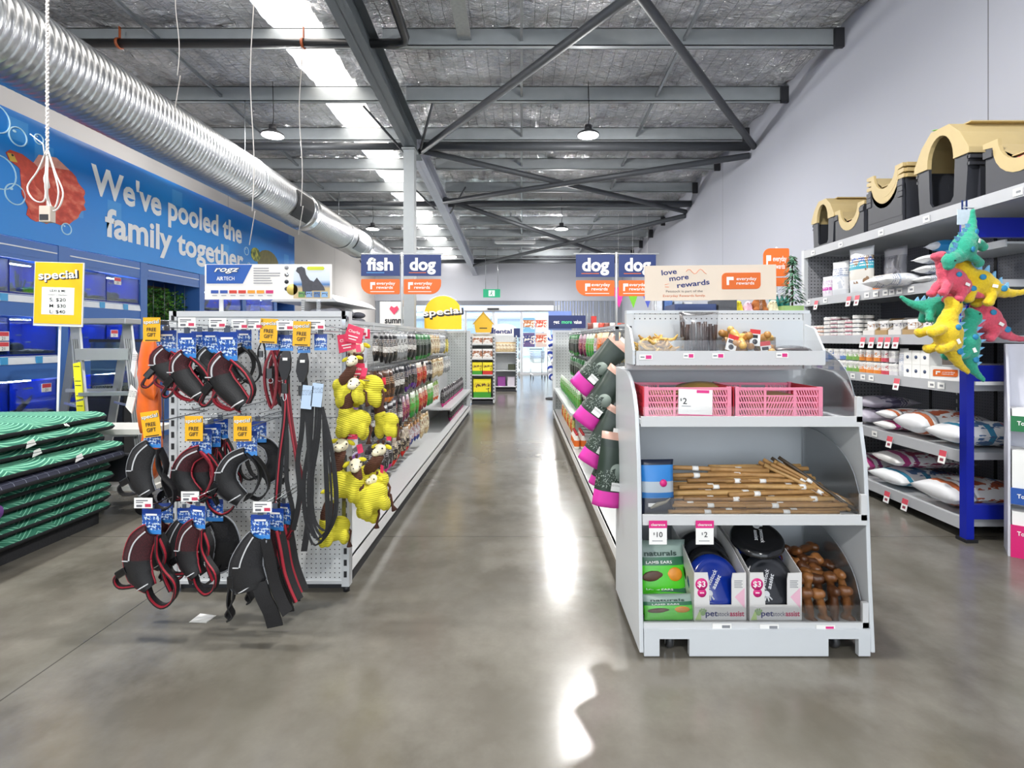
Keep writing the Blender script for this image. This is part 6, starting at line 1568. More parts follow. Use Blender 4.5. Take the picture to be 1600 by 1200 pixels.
# plastic kennels on top
TAN = mat('#c2ad7c', .55, vary=.06); KDK = mat('#34363d', .5, vary=.06)
def kennel(label, y, z, sc, w=.46, d=.62, h=.62):
    t = thing('dog_kennel', label, 'kennel', (3.05, y, z), (0, 0, R(0)), 'plastic kennels on the top shelf', sc)
    hb = .36; a = w / 2
    b = MB()                                                          # lower tub: front wall with doorway, tapered sides
    b.prism([(-a + .03, 0), (a - .03, 0), (a - .005, hb), (a - .115, hb), (a - .125, .10), (a - .15, .065), (-a + .15, .065), (-a + .125, .10), (-a + .115, hb), (-a + .005, hb)], 0, 0, .02)
    for s in (-1, 1):
        vs = []
        for x in (.02, d):
            tp = .02 if x > .1 else 0
            vs += [(x, s * (a - .03), 0), (x, s * (a - .005), hb), (x, s * (a - .045), 0), (x, s * (a - .02), hb)]
        b.add(vs, [(0, 1, 5, 4), (2, 6, 7, 3), (1, 3, 7, 5), (0, 4, 6, 2), (4, 5, 7, 6), (0, 2, 3, 1)])
        b.box(.0, d + .01, s * (a - .004) - .012, s * (a - .004) + .012, hb - .035, hb - .012); b.box(.0, d + .01, s * (a - .006) - .010, s * (a - .006) + .010, hb - .08, hb - .06)
        for k in range(4): b.box(.08 + k * .14, .13 + k * .14, s * (a - .016) - .014, s * (a - .016) + .014, .0, hb - .08)
    b.box(d - .02, d, -a + .03, a - .03, 0, hb); b.box(.02, d - .02, -a + .045, a - .045, 0, .02)
    b.build('tub', KDK, t)
    r = MB(); out = [(-a - .012, hb), (-a - .012, hb + .04), (-a + .06, hb + .17), (-a + .15, h), (a - .15, h), (a - .06, hb + .17), (a + .012, hb + .04), (a + .012, hb)]
    inn = [(a - .115 - .0, hb)] + [((a - .115) * cos(R(q_)), hb + .02 + (h - hb - .075) * sin(R(q_))) for q_ in range(0, 181, 15)] + [(-a + .115, hb)]
    r.prism(out + inn, 0, -.012, .02)
    n = len(out); shell = []
    for x in (.02, d + .012): shell += [(x, p[0], p[1]) for p in out] + [(x, p[0] * .94, hb + (p[1] - hb) * .95) for p in out]
    fs = []
    for k in range(n - 1):
        fs += [(k, k + 1, 2 * n + k + 1, 2 * n + k), (n + k, 3 * n + k, 3 * n + k + 1, n + k + 1)]
    fs += [(0, 2 * n, 3 * n, n), (n - 1, 2 * n - 1, 4 * n - 1, 3 * n - 1)]
    r.add(shell, fs); r.prism(out, 0, d + .0, d + .014)
    ro = r.build('roof', TAN, t)
    g = MB()
    for k in range(3):
        g.box(.05, d - .03, -a + .012 - .03 * 0, -a + .03, hb + .045 + 0 * k, hb + .05)
    MB().box(.10, d - .1, -a + .10, a - .10, h - .003, h + .005).build('roof_panel', TAN, ro)
    return t
def nested(label, y, z, sc, n, w=.42, d=.55):
    """tubs stacked in each other with upturned tan roofs lying in them"""
    t = thing('nested_kennel', label, 'kennel', (3.05, y, z), (0, 0, 0), 'plastic kennels on the top shelf', sc); a = w / 2; h = .30
    U = lambda rr, zc: [(rr * cos(R(k)), zc + rr * 1.15 * sin(R(k))) for k in range(180, 361, 15)]
    def notch(dz, m, name, r0, hh, out, ins=0):
        b = MB(); zc = hh; a = w / 2 - ins
        inner = U(r0, zc)
        poly = [(-a - out, zc - .03 if out else 0), (-a - out, zc)] + inner + [(a + out, zc), (a + out, zc - .03 if out else 0)] + ([(r_[0], r_[1] - .035) for r_ in reversed(U(r0 + .032, zc - .005))] if out else [])
        b.prism([(p[0], p[1] + dz) for p in poly], 0, (-.004 if out else 0) - .5 * ins, .018 - .5 * ins)
        for s in (-1, 1): b.box(.018, d, s * (a + out) - .012, s * (a + out) + .012, (zc - .03 if out else 0.0) + dz, zc + dz)
        b.box(d - .015, d, -a + .012, a - .012, (zc - .06 if out else 0) + dz, zc + dz)
        if out: 
            for s in (-1, 1): b.add([(.018, s * (a - .0), zc + dz), (d, s * a, zc + dz), (d, s * .06, zc - r0 * .9 + dz), (.018, s * .06, zc - r0 * .9 + dz)], [(0, 1, 2, 3)])
            b.box(.02, d - .02, -.07, .07, zc - r0 * .95 + dz, zc - r0 * .9 + dz)
        return b.build(name, m, t)
    for k in range(n):
        o = notch(.045 * k, KDK, 'tub', a - .075, h, 0, .004 * k)
        MB().box(-.012, .0, -a - .006, -a + .05, h - .06 + .045 * k, h - .02 + .045 * k).box(-.012, 0, a - .05, a + .006, h - .06 + .045 * k, h - .02 + .045 * k).build('rim_band', KDK, o)
    for k in range(n): notch(.045 * (n - 1 + k) + .032, TAN, 'upturned_roof', a - .08, h, .014, .003 * k)
    MB().prism([(-.045, h - .20 + .045 * n), (.055, h - .20 + .045 * n), (.05, h - .145 + .045 * n), (-.04, h - .145 + .045 * n)], 0, .03, .032).build('red_label', mat('#c22348', .4), t)
    return t
SZ = 2.261
kennel('small tan roofed plastic kennel at the far end of the top shelf', 5.18, SZ, .80)
nested('small open nested kennel next to the far small kennel', 4.77, SZ, .98, 1); nested('tallest nested kennel pile in the middle of the top shelf', 4.30, SZ, .98, 3)
big = kennel('largest tan roofed plastic kennel with green sticker on the top shelf', 3.72, SZ, 1.0)
nested('open nested kennel half out of view at the right edge', 3.13, SZ, 1.12, 1)
MB().prism([(-.05, .02), (.0, -.02), (.06, -.015), (.07, .02), (.0, .035)], 2, 0, .002).build('green_sticker', mat('#8fe03a', .4), big, (.02, .03, .624))

# goods on the wall shelves
def std_bag(name, label, cat, Y, z, w, h, d, mats, bands=None, rz=-78, x=3.07, lying=False, grp=None, lean=0, seed=1):
    m = MB().bag(w, h, d, 0, 8, 12, gusset=.5, seed=seed, bands=bands)
    rot = (R(lean), 0, R(rz)) if not lying else (R(90), 0, R(rz))
    o = m.build(name, mats, None, (x, Y, z + (d / 2 + .003 if lying else .001)), rot); tag(o, label, cat, grp); return o
WHB = printmat('white_sack', [(0, '#d6d8dc'), (.2, '#e8e8ea'), (.55, '#b9c4d4'), (.6, '#eceded')], '#c9cdd6', '#4a5a8a', .35, 5); PKB = printmat('pink_sack', [(0, '#e2dde4'), (.35, '#c94aa8'), (.5, '#e6e4e8')], '#cfc4d6', '#8a3a8a', .35, 6, 2, .6)
TEAL = printmat('teal_sack', [(0, '#e2e4e6'), (.3, '#d8d4cc'), (.52, '#2f9fb4'), (.68, '#3a5aa0'), (.78, '#e4e6ea')], '#8a6a4a', '#ffffff', .35, 4); SMK = printmat('smoke_sack', [(0, '#8a8a90'), (.4, '#77777e'), (.8, '#9a9aa0')], '#5a5a60', None, .3, 5); ORP = printmat('orange_sack', [(0, '#d9782a'), (.45, '#e8e2da')], '#8a5a3a', '#555555', .35, 5)
z = 1.756
std_bag('litter_bag', 'small white and pink bag at the far end of the second shelf', 'bag', 5.12, z, .14, .22, .08, PKB, seed=2); std_bag('litter_bag', 'white bag standing second from the far end, second shelf', 'bag', 4.92, z, .19, .34, .11, WHB, seed=3)
std_bag('litter_bag', 'tall teal and white bag with cat picture on the second shelf', 'bag', 4.62, z, .26, .42, .13, TEAL, seed=4); std_bag('litter_bag', 'grey see-through bag behind the orange pack, second shelf', 'bag', 4.38, z, .22, .38, .12, SMK, x=3.2, seed=5)
std_bag('treat_packet', 'white and orange packet lying in front of the grey bag', 'packet', 4.36, z, .22, .14, .07, ORP, rz=-85, seed=6)
for k, (Y, lb) in enumerate(((4.10, 'far flat white packet on the second shelf left of the toys'), (3.93, 'near flat white packet on the second shelf left of the toys'))): std_bag('wipes_packet', lb, 'packet', Y, z, .18, .24, .10, WHB, rz=-100, lying=True, x=3.02, seed=8 + k)
ms = tag(MB().box(3.30, 3.77, 3.48, 4.1, 2.0, 2.015).box(3.29, 3.30, 3.48, 4.1, 1.98, 2.03).build('small_ledge', SHELFW, None), 'short white ledge above the second shelf behind the toys', 'shelf')
std_bag('wipes_packet', 'blue and white wipes packet on the short upper ledge', 'packet', 3.9, 2.016, .13, .24, .09, [mat('#d8dee6', .35), mat('#2a8fd0', .35)], bands=[(.25, 0), (.8, 1), (1, 0)], rz=-95, lying=True, x=3.36, seed=11)
for k in range(3): std_bag('wipes_packet', ['white packet lowest behind the toys on the second shelf', 'white packet middle behind the toys on the second shelf', 'white packet topmost behind the toys on the second shelf'][k], 'packet', 3.78, z + .075 * k, .16, .22, .068, WHB, rz=-95, lying=True, x=3.16, seed=20 + k)
def mk_can(cn, r, h):
    def f():
        t = thing('food_can', '', 'can'); MB().lathe([(0, 0), (r * .95, 0), (r, .004), (r, h - .004), (r * .95, h), (r * .9, h - .003), (0, h - .003)], 18).build('tin', STEEL, t); MB().lathe([(r + .0006, .006), (r + .0006, h - .006)], 18).build('label', printmat('can' + cn, [(0, cn), (.35, '#e8e6e2')], cn, '#5a5a66', .35, 6), t); return t
    return f
KCN = {c: Kind(mk_can(c, .042, .038)) for c in ('#c97a8a', '#d8a48a', '#e0dcd8', '#b98a94')}; KTN = {c: Kind(mk_can(c, .04, .105)) for c in ('#8a5ab0', '#7fae5a', '#e08a3a', '#6a8ac4', '#d8d4d8', '#c94a5a')}
CN = {'#c97a8a': 'rose', '#d8a48a': 'peach', '#e0dcd8': 'white', '#b98a94': 'dusty pink'}
z = 1.376
for k, (Y, n, c) in enumerate(((5.28, 3, '#c97a8a'), (5.17, 3, '#d8a48a'), (5.05, 5, '#e0dcd8'), (4.94, 5, '#b98a94'), (4.83, 4, '#e0dcd8'), (4.72, 4, '#c97a8a'), (4.61, 5, '#e0dcd8'))):
    for j in range(n):
        for dx in (0, .095): KCN[c].put('flat %s can in the %s stack from the far end of the third shelf' % (CN[c], ['first', 'second', 'third', 'fourth', 'fifth', 'sixth', 'seventh'][k]), (3.03 + dx, Y, z + .0385 * j + .0005), (0, 0, k + j), 'flat cans in stack %s on the third shelf' % ['one', 'two', 'three', 'four', 'five', 'six', 'seven'][k])
for k in range(5):
    Y = 4.43 - .155 * k; t = thing('carton_tray', ['first', 'second', 'third', 'fourth', 'fifth'][k] + ' open carton of sachets on the third shelf, counting toward the toys', 'carton', (3.0, Y, z), group='open sachet cartons on the third shelf')
    MB().prism([(0, 0), (.3, 0), (.3, .15), (.14, .15), (0, .05)], 1, -.07, -.067).prism([(0, 0), (.3, 0), (.3, .15), (.14, .15), (0, .05)], 1, .067, .07).box(0, .003, -.067, .067, 0, .05).box(.297, .3, -.067, .067, 0, .15).box(.003, .297, -.067, .067, 0, .003).build('carton', mat('#a98c5f', .7) if k % 2 else mat('#d6d3cf', .6), t)
    for j in range(4): MB().bag(.11, .125, .02, seed=j + k).build('sachet', printmat('sachet%d' % (k % 3), [(0, ['#e4e2e0', '#d8c4b0', '#e8e6e4'][k % 3]), (.5, '#f0eeec')], ['#b07a3a', '#3a3a3a', '#8a8a98'][k % 3], '#555566', .35, 4), t, (.03 + .05 * j, 0, .004), (R(0), 0, R(-90)))
z = 1.051
seq = ['#d8d4d8', '#8a5ab0', '#d8d4d8', '#6a8ac4', '#d8d4d8', '#6a8ac4', '#7fae5a', '#7fae5a', '#e08a3a', '#e08a3a', '#e08a3a', '#c94a5a', '#d8d4d8']
TN = {'#8a5ab0': 'purple', '#7fae5a': 'green', '#e08a3a': 'orange', '#6a8ac4': 'blue', '#d8d4d8': 'white', '#c94a5a': 'red'}
for k, c in enumerate(seq):
    for j in range(2): KTN[c].put('%s labelled tin in the %s of two layers on the fourth shelf' % (TN[c], ('lower', 'upper')[j]), (3.025, 5.25 - .092 * k, z + .1055 * j + .0005), (0, 0, .6 * k), '%s tins, %s layer, fourth shelf' % (TN[c], ('lower', 'upper')[j]))
for k in range(3):
    for j in range(2):
        t = thing('food_carton', ['far', 'middle', 'near'][k] + ' white carton in the %s row beside the tins, fourth shelf' % ('lower', 'upper')[j], 'carton', (3.04, 3.98 - .085 * k, z + .001 + .106 * j), group='white cartons beside the tins'); MB().box(-.04, .12, -.04, .04, 0, .105).build('box', PAPER, t); MB().lathe([(0, -.001), (.014, -.001), (.014, .001), (0, .001)], 14, axis=0, M=Matrix.Translation((-.0405, 0, .055))).build('dot', mat('#3a4a6a', .5), t)
std_bag('tall_pack', 'white pack standing between tins and cartons, fourth shelf', 'pack', 4.055, z, .09, .225, .06, WHB, x=3.03, rz=-90, seed=14)
cb = thing('counter_box', 'white counter box with orange rewards panel by the blue post', 'box', (3.045, 3.68, z + .001), (0, 0, R(-48)))
MB().box(-.085, .085, 0, .16, 0, .10).box(-.085, .085, .10, .16, .10, .2).build('box', PAPER, cb); rewards(cb, -.07, .07, .03, .08, -.001, .012); MB().box(-.07, .07, .098, .0995, .11, .19).build('photo', printmat('cbp', [(0, '#8a8078')], '#3a3230', None, .4, 5), cb)
for k in range(4): tag(MB().lathe([(0, 0), (.055, 0), (.055, .13), (0, .13)], 18).build('grey_tin', mat('#6d6a72', .4), None, (3.20 + .13 * k, 3.50, z + .002)), ['grey tin first from the post at the shelf end', 'grey tin second from the post at the shelf end', 'grey tin third from the post at the shelf end', 'grey tin fourth from the post at the shelf end'][k], 'tin', 'grey tins at the open shelf end')
SACK = [printmat('sack_a', [(0, '#d9dadd'), (.09, '#b4623c'), (.15, '#e4e4e4'), (.2, '#8d8f96'), (.23, '#e6e6e6'), (.62, '#5a7fb4'), (.68, '#e6e6e8'), (.9, '#c9ccd2')], '#b0583a', '#3a3a4a', .4, 5, 2, .56), printmat('sack_b', [(0, '#b9b4c2'), (.4, '#8a84a0'), (.7, '#d4d0da')], '#5a5470', '#ffffff', .35, 6), printmat('sack_c', [(0, '#e8e6e4'), (.1, '#a83a78'), (.18, '#dcd8dc'), (.24, '#8a4a80'), (.29, '#e2e0e2'), (.5, '#c9a8b4'), (.58, '#e4e2e2'), (.85, '#8f8f94')], '#9a3a5a', '#4a4a5a', .4, 5, 2, .56), printmat('sack_d', [(0, '#e6e8ea'), (.1, '#2f7f9e'), (.16, '#e2e4e8'), (.35, '#3a8ab0'), (.42, '#e8eaec'), (.8, '#a9b0b8')], '#4a6a94', '#b03a3a', .4, 5, 2, .56)]
def sack(label, Y, z, w, L, d, m, x=3.02, rz=-95, seed=1, tl=0):
    o = MB().bag(w, L, d, 0, 10, 14, gusset=.35, crimp=.05, seed=seed).build('pet_food_sack', SACK[m], None, (x, Y, z + d * .55 + .004), (R(-90), 0, R(rz + 0)))
    tag(o, label, 'sack', 'pet food sacks on the lower shelves'); return o
z = .586
for args in (('grey violet sack at the far end of the fifth shelf, lying lower', 4.62, z, .30, .5, .13, 1, 3.03, -90, 3), ('violet sack lying on top of the far sack, fifth shelf', 4.60, z + .135, .28, .46, .11, 1, 3.06, -84, 4), ('short white sack lying flat, second on the fifth shelf', 4.28, z, .22, .46, .08, 2, 3.01, -90, 5), ('short white sack lying on the flat one, fifth shelf', 4.27, z + .085, .22, .44, .09, 0, 3.02, -92, 6), ('plump white sack with dog print in the middle of the fifth shelf', 3.98, z, .32, .6, .20, 0, 3.0, -90, 7), ('white sack with blue stripe by the blue post, fifth shelf', 3.64, z, .32, .6, .17, 3, 2.99, -90, 8)): sack(*args)
z = .136
for args in (('white and magenta sack at the far end of the bottom shelf', 4.66, z, .34, .6, .16, 2, 3.0, -90, 9), ('pink banded sack lying over its neighbour on the bottom shelf', 4.28, z + .145, .36, .6, .13, 2, 3.03, -96, 10), ('blue printed sack under the pink banded one, bottom shelf', 4.22, z, .40, .62, .14, 3, 2.99, -88, 11), ('big white sack by the blue post on the bottom shelf', 3.72, z, .44, .66, .19, 0, 2.985, -90, 12)): sack(*args)
# tickets on the wall shelf rails
def rail_tag(px, z, big, lb):
    Y = 2.955 * 800 / (px - 815); t = thing('shelf_ticket', lb, 'price tag', (WX - .003, Y, z), (0, R(12) if big else 0, 0), 'tickets on the wall shelving rails')
    h = .09 if big else .045; MB().box(-.002, 0, -.03, .03, -h, 0).build('card', PAPER, t)
    if big: MB().box(-.0028, -.002, -.03, .03, -.04, 0).build('red_band', mat('#cf4a5a', .5), t); MB().box(-.0028, -.002, -.015, .015, -.075, -.055).build('price', mat('#8a3a4a', .5), t)
    else: MB().box(-.0028, -.002, -.02, .01, -.03, -.015).build('print', GREY, t)
ON = ['first', 'second', 'third', 'fourth', 'fifth', 'sixth', 'seventh', 'eighth', 'ninth']
for zz, pxs, nm in ((1.735, (1276, 1327, 1340), 'second'), (1.365, (1349, 1363, 1377, 1388, 1401), 'third'), (1.04, (1402,), 'fourth'), (.57, (1391, 1474), 'fifth'), (.12, (1387, 1415), 'bottom')):
    for k, px in enumerate(pxs): rail_tag(px, zz, True, 'red and white hanging ticket on the %s shelf rail%s' % (nm, '' if len(pxs) == 1 else ', %s from the far end' % ON[k]))
for zz, pxs, nm in ((2.25, (1270, 1313, 1376, 1447, 1590), 'top'), (1.75, (1263, 1289, 1354, 1368, 1383, 1393, 1405, 1423), 'second'), (1.045, (1332, 1348, 1361, 1455, 1470), 'fourth'), (.58, (1366,), 'fifth')):
    for k, px in enumerate(pxs): rail_tag(px, zz, False, 'small white ticket on the %s shelf rail, %s from the far end' % (nm, ON[k]))

# ------------------------------------------------------------------ dinosaur plush toys
def plushm(col):
    t = NT('plush_' + col.strip('#')); v = t.co(); n = t.noise(v, 90, 3, .7); c = C(col)
    t.set(t.mix(n, tuple(x * .6 for x in c[:3]) + (1,), tuple(min(1, x * 1.25) for x in c[:3]) + (1,)), .95); t.bump(n, .9, .008); t.b.inputs['Sheen Weight'].default_value = .3; return t.m
DCOL = {'teal': ('#2fa98a', '#6fb4e0'), 'coral': ('#e2566e', '#e2566e'), 'yellow': ('#f0c823', '#6fb4e0')}
DM = {k: plushm(v[0]) for k, v in DCOL.items()}; DS = mat('#7fb8e0', .9, bump=.4, bscale=150); DP = mat('#2a86b4', .7)
def mk_dino(c):
    def f():
        t = thing('plush_dinosaur', '', 'soft toy')
        E = [((0, 0, 0), (.075, .055, .062)), ((.05, 0, -.012), (.055, .05, .05)), ((-.06, 0, .03), (.04, .036, .045)), ((-.088, 0, .065), (.034, .032, .045)), ((-.108, 0, .085), (.04, .034, .032)), ((-.14, 0, .078), (.026, .026, .020)),
             ((.095, 0, -.018), (.04, .034, .034)), ((.13, 0, -.022), (.034, .026, .026)), ((.165, 0, -.02), (.03, .02, .02)), ((.195, 0, -.012), (.028, .015, .015)), ((.222, 0, -.002), (.022, .012, .012))]
        for sx in (-.045, .05):
            for sy in (-1, 1): E += [((sx, sy * .034, -.055), (.024, .023, .038)), ((sx - .008, sy * .036, -.088), (.028, .024, .018))]
        blob('body', E, DM[c], t, .0075, 3)
        if c != 'coral':
            s = MB()
            for x, zz, h in ((-.075, .10, .024), (-.045, .072, .026), (-.012, .062, .032), (.025, .056, .032), (.06, .04, .026), (.095, .022, .022), (.13, .01, .016)): s.prism([(x - .018, zz - .014), (x + .018, zz - .018), (x + .006, zz + h)], 1, -.006, .006)
            s.build('spine_frill', DS, t)
        for s in (-1, 1): MB().ell((-.118, s * .030, .094), (.005, .004, .005)).build('eye', BLACK, t)
        MB().ell((.10, -.034, -.012), (.018, .005, .014)).build('fabric_patch', DP, t); MB().ell((-.02, -.052, .018), (.016, .006, .013)).build('fabric_patch', DP, t)
        MB().box(.03, .055, -.056, -.053, -.02, -.006).build('sewn_label', PAPER, t); return t
    return f
KDI = {c: Kind(mk_dino(c)) for c in DCOL}
for px, py, Y, c, rot, sc, lb in (
    (1505, 388, 3.18, 'teal', (10, -72, 14), 1.05, 'teal dinosaur plush hanging highest in the toy bunch'), (1488, 438, 3.22, 'coral', (0, 22, 0), 1.05, 'coral pink dinosaur plush upper left in the toy bunch'), (1528, 442, 3.24, 'yellow', (0, 12, -8), 1.15, 'yellow dinosaur plush with tail stretched to the right'),
    (1466, 480, 3.36, 'teal', (0, -18, 170), .95, 'teal dinosaur plush at the left side of the bunch'), (1480, 520, 3.20, 'yellow', (0, 62, 0), 1.15, 'yellow dinosaur plush hanging lower left in front'), (1540, 497, 3.32, 'coral', (0, 30, -4), 1.15, 'coral pink dinosaur plush stretched to the lower right'), (1508, 534, 3.26, 'teal', (0, 66, -6), 1.1, 'teal dinosaur plush hanging lowest in the bunch')):
    KDI[c].put(lb, at(px, py, Y), tuple(R(a) for a in rot), 'dinosaur plush toys', (sc * 1.05, sc * 1.2, sc * 1.2))
ds = thing('clip_strip', 'clip strip with header card holding the dinosaur toys on the top shelf rail', 'hanger', (2.90, 3.36, 2.20))
MB().box(-.012, .012, -.002, .002, -.88, .03).box(-.012, .062, -.01, .01, .01, .016).build('strip', mat('#c9ccd0', .3), ds); MB().box(-.045, .045, -.006, -.002, -.10, .0).build('header_card', mat('#c9d8e4', .4, vary=.1, scale=40), ds); MB().box(-.02, -.008, -.0075, -.006, .0, .06).box(.008, .02, -.0075, -.006, .0, .06).build('navy_clip', NAVY, ds)
for k, zz in enumerate((-.12, -.25, -.32, -.45, -.55, -.62)): MB().tube([(0, -.002, zz), (.0, -.03, zz - .01), (0, -.05, zz)], .003, 5).build('clip', STEEL, ds)

# half hidden carton stand at the right edge
ks = thing('carton_stand', 'white cardboard stand with green, blue and pink shelf bands at the right edge', 'display stand', (3.03, 3.19, 0), (0, 0, R(-38)))
CW = mat('#c9cad4', .5)
MB().prism([(.0, 0), (.2, 0), (.2, 1.32), (.12, 1.32), (0, .84)], 0, 0, .012).build('side_panel', CW, ks)
MB().prism([(.0, 0), (.2, 0), (.2, 1.32), (.12, 1.32), (0, .84)], 0, .49, .502).build('side_panel', CW, ks); MB().box(.012, .49, .188, .2, 0, 1.32).build('back_panel', CW, ks)
for z0, z1, c, tz in ((.0, .20, '#d2166e', .14), (.33, .43, '#1c4fa0', .37), (.78, .875, '#0f6b3c', .82)):
    s = MB().box(.012, .49, .0, .188, z1 - .02, z1 - .01).build('shelf', CW, ks); MB().box(.012, .49, -.006, .0, z0, z1).build('front_band', mat(c, .45), s); text('lettering', 'Tot Nut', .025, PAPER, s, (.09, -.007, tz), width=.10, bold=.02)
for zz, lb in ((.866, 'white box on the green banded shelf at the right edge'), (.421, 'white box on the blue banded shelf at the right edge'), (.191, 'white box on the pink banded shelf at the right edge')):
    tag(MB().box(.02, .17, .012, .17, 0, (.05 if zz > .8 else .09 if zz < .3 else .24)).build('snack_box', PAPER, None, (3.03, 3.19, zz), (0, 0, R(-38))), lb, 'box', 'white boxes in the cardboard stand')
# ------------------------------------------------------------------ far end of the store
sp = thing('round_sign', 'big round yellow special sign standing on the far left gondola', 'sign', (-1.35, 8.8, 1.50))
MB().box(-.03, .03, -.01, .01, 0, .02).build('foot', WHITE, sp)
def dome(r, y, z0, x=0): return [(-r, z0), (r, z0)] + [(r * cos(R(a)), z0 + .27 + r * sin(R(a)) * .95) for a in range(0, 181, 10)]
MB().prism(dome(.36, 0, .0), 1, -.003, .003).build('clear_back', CLEAR, sp); MB().prism(dome(.32, 0, .02), 1, -.01, -.004).build('board', mat('#f2c414', .45, vary=.03), sp)
text('shadow_lettering', 'special', .11, INK, sp, (.018, -.011, .248), width=.69, bold=.045, spin=5); text('lettering', 'special', .11, PAPER, sp, (0, -.014, .275), width=.66, bold=.02, spin=5)
gv = thing('value_sign', 'navy get more value sign on the far end of the right gondola', 'sign', (1.02 - .28, 8.4, 1.50))
MB().box(-.30, .31, -.006, .006, .03, .24).build('board', mat('#1c2a5c', .45), gv); MB().box(-.30, .08, .006, .02, .0, .31).build('frame', mat('#6f86c4', .4), gv)
for tx, x, w_, c in (('get', -.17, .10, PAPER), ('more', .0, .17, mat('#4fd08a', .4)), ('value', .18, .13, PAPER)): text('lettering', tx, .06, c, gv, (x, -.007, .105), width=w_, bold=.02)
for k in range(9): tag(MB().bag(.09, .10, .04, seed=k).build('small_packet', [mat('#7a3f34', .5), mat('#d8d0c8', .5), mat('#c24a3a', .5)][k % 3], None, (1.06 + .085 * k, 7.9, 1.501)), 'small brown and white packet on the right gondola top near the navy sign', 'packet', 'packets beside the navy sign')
tag(MB().box(1.12, 1.2, 8.2, 8.3, 1.501, 1.72).build('red_box', mat('#b8322c', .5)), 'tall red box on the right gondola top beside the navy sign', 'box')

# summer box behind the left gondola
sm = thing('summer_display', 'kraft and white summer display box with a red heart, behind the left gondola', 'display', (-2.12, 8.6, 0))
MB().box(-.20, .22, 0, .3, 0, 1.58).build('carton', mat('#a9794f', .7, vary=.1), sm); MB().box(-.26, .24, .0, .28, 1.58, 1.98).build('top_card', mat('#e0ddd8', .5), sm)
text('lettering', 'summer', .10, INK, sm, (.04, -.004, 1.62), width=.44, bold=.03); text('lettering', 'more', .07, mat('#4a2f1c', .6), sm, (.05, -.004, 1.44), width=.24, bold=.02)
MB().prism([(-.10, 1.86), (-.02, 1.76), (.06, 1.86), (.03, 1.91), (-.02, 1.88), (-.07, 1.91)], 1, -.01, -.002).build('heart', mat('#d23a5a', .5), sm); MB().ell((.16, .02, 1.95), (.06, .06, .07)).build('bear_picture', mat('#b98a54', .8), sm)

# second gondola to the left with folded grey beds
g2 = thing('gondola_shelving', 'white shelving farther left with folded grey pet beds', 'shelving', (-2.95, 7.0, 0))
MB().box(-.45, .45, -.1, 1.9, 0, .14).build('plinth', PALE, g2); MB().box(-.02, .02, -.1, 1.9, .14, 1.9).build('back_panel', PEG_X, g2); MB().box(-.45, .45, 1.88, 1.92, .14, 1.62).build('end_panel', PALE, g2)
for z in (.5, .95, 1.58): MB().box(-.45, .45, -.1, 1.88, z - .02, z).box(.45, .46, -.1, 1.88, z - .05, z + .01).build('shelf', SHELFW, g2)
arch = [(-.45, 1.86)] + [(-.45 + .9 * k / 12, 1.86 + .16 * sin(pi * k / 12) ** .6) for k in range(1, 12)] + [(.45, 1.86)]
MB().prism(arch, 1, -.06, 1.8).build('arched_top', WHITE, g2)
for k in range(6):
    o = blob('folded_bed', [((0, 0, .05), (.19, .26, .045)), ((.10, 0, .055), (.08, .26, .05)), ((-.10, .0, .05), (.1, .25, .045))], mat(['#6d6f77', '#83858d', '#5a5c66'][k % 3], .9, vary=.15, bump=.3), None, .02, 4)
    o.location = (-2.72, 7.15 + .55 * (k // 2), 1.585 + .095 * (k % 2)); tag(o, 'folded grey pet bed %s on the shelf farther left, %s' % (('lying lower', 'lying on top')[k % 2], ('nearest', 'middle', 'farthest')[k // 2]), 'pet bed', 'folded grey pet beds')
for k in range(4):
    tag(MB().rbox(-2.80, -2.55, 7.02 + .3 * k, 7.24 + .3 * k, .952, 1.14, .02).build('storage_carton', mat(['#1c3a9a', '#c9ccd2', '#14206a', '#8a94a8'][k], .5)), ['bright blue carton', 'white carton', 'dark navy carton', 'grey blue carton'][k] + ' on the middle shelf under the folded beds', 'carton')

# free standing racks near the entrance
def rack(name, label, x0, x1, Y, h, levels, d=.45):
    t = thing(name, label, 'rack', ((x0 + x1) / 2, Y, 0)); w_ = (x1 - x0) / 2
    MB().box(-w_, w_, d - .03, d, .03, h).build('back_panel', PEG_Y, t)
    for x in (-w_, w_ - .03): 
        s = MB().box(x, x + .03, -.02, d, .03, h); z = .1
        while z < h - .05: s.box(x + .004, x + .026, -.0225, -.019, z, z + .03, 1); z += .07
        s.build('side_frame', [SHELFW, BLACK], t)
    for z in levels: MB().box(-w_ + .03, w_ - .03, -.03, d - .03, z - .025, z).build('shelf', SHELFW, t)
    MB().box(-w_ + .02, w_ - .02, .0, d - .05, 0, .08).build('plinth', DARK, t); return t
rack('display_rack', 'white narrow rack with yellow treat boxes at the end of the left gondola', -1.06, -.56, 10.6, 1.47, (.14, .62, .95, 1.25))
YB = [printmat('ybox_g', [(0, '#3f9a2c'), (.3, '#f0e02c'), (.9, '#e8d824')], '#5a4a1c', '#8a2a2a', .4, 4, 2, .6), printmat('ybox_r', [(0, '#c9302a'), (.3, '#f2e22e')], '#5a4a1c', '#8a2a2a', .4, 4, 2, .6), printmat('wbox', [(0, '#e2ded8'), (.4, '#efece8')], '#a86a4a', '#6a5a4a', .4, 4, 2, .5)]
tag(MB().box(-1.0, -.64, 10.62, 10.85, .141, .52).build('treat_box', YB[0]), 'big yellow and green box on the lowest shelf of the narrow rack', 'box')
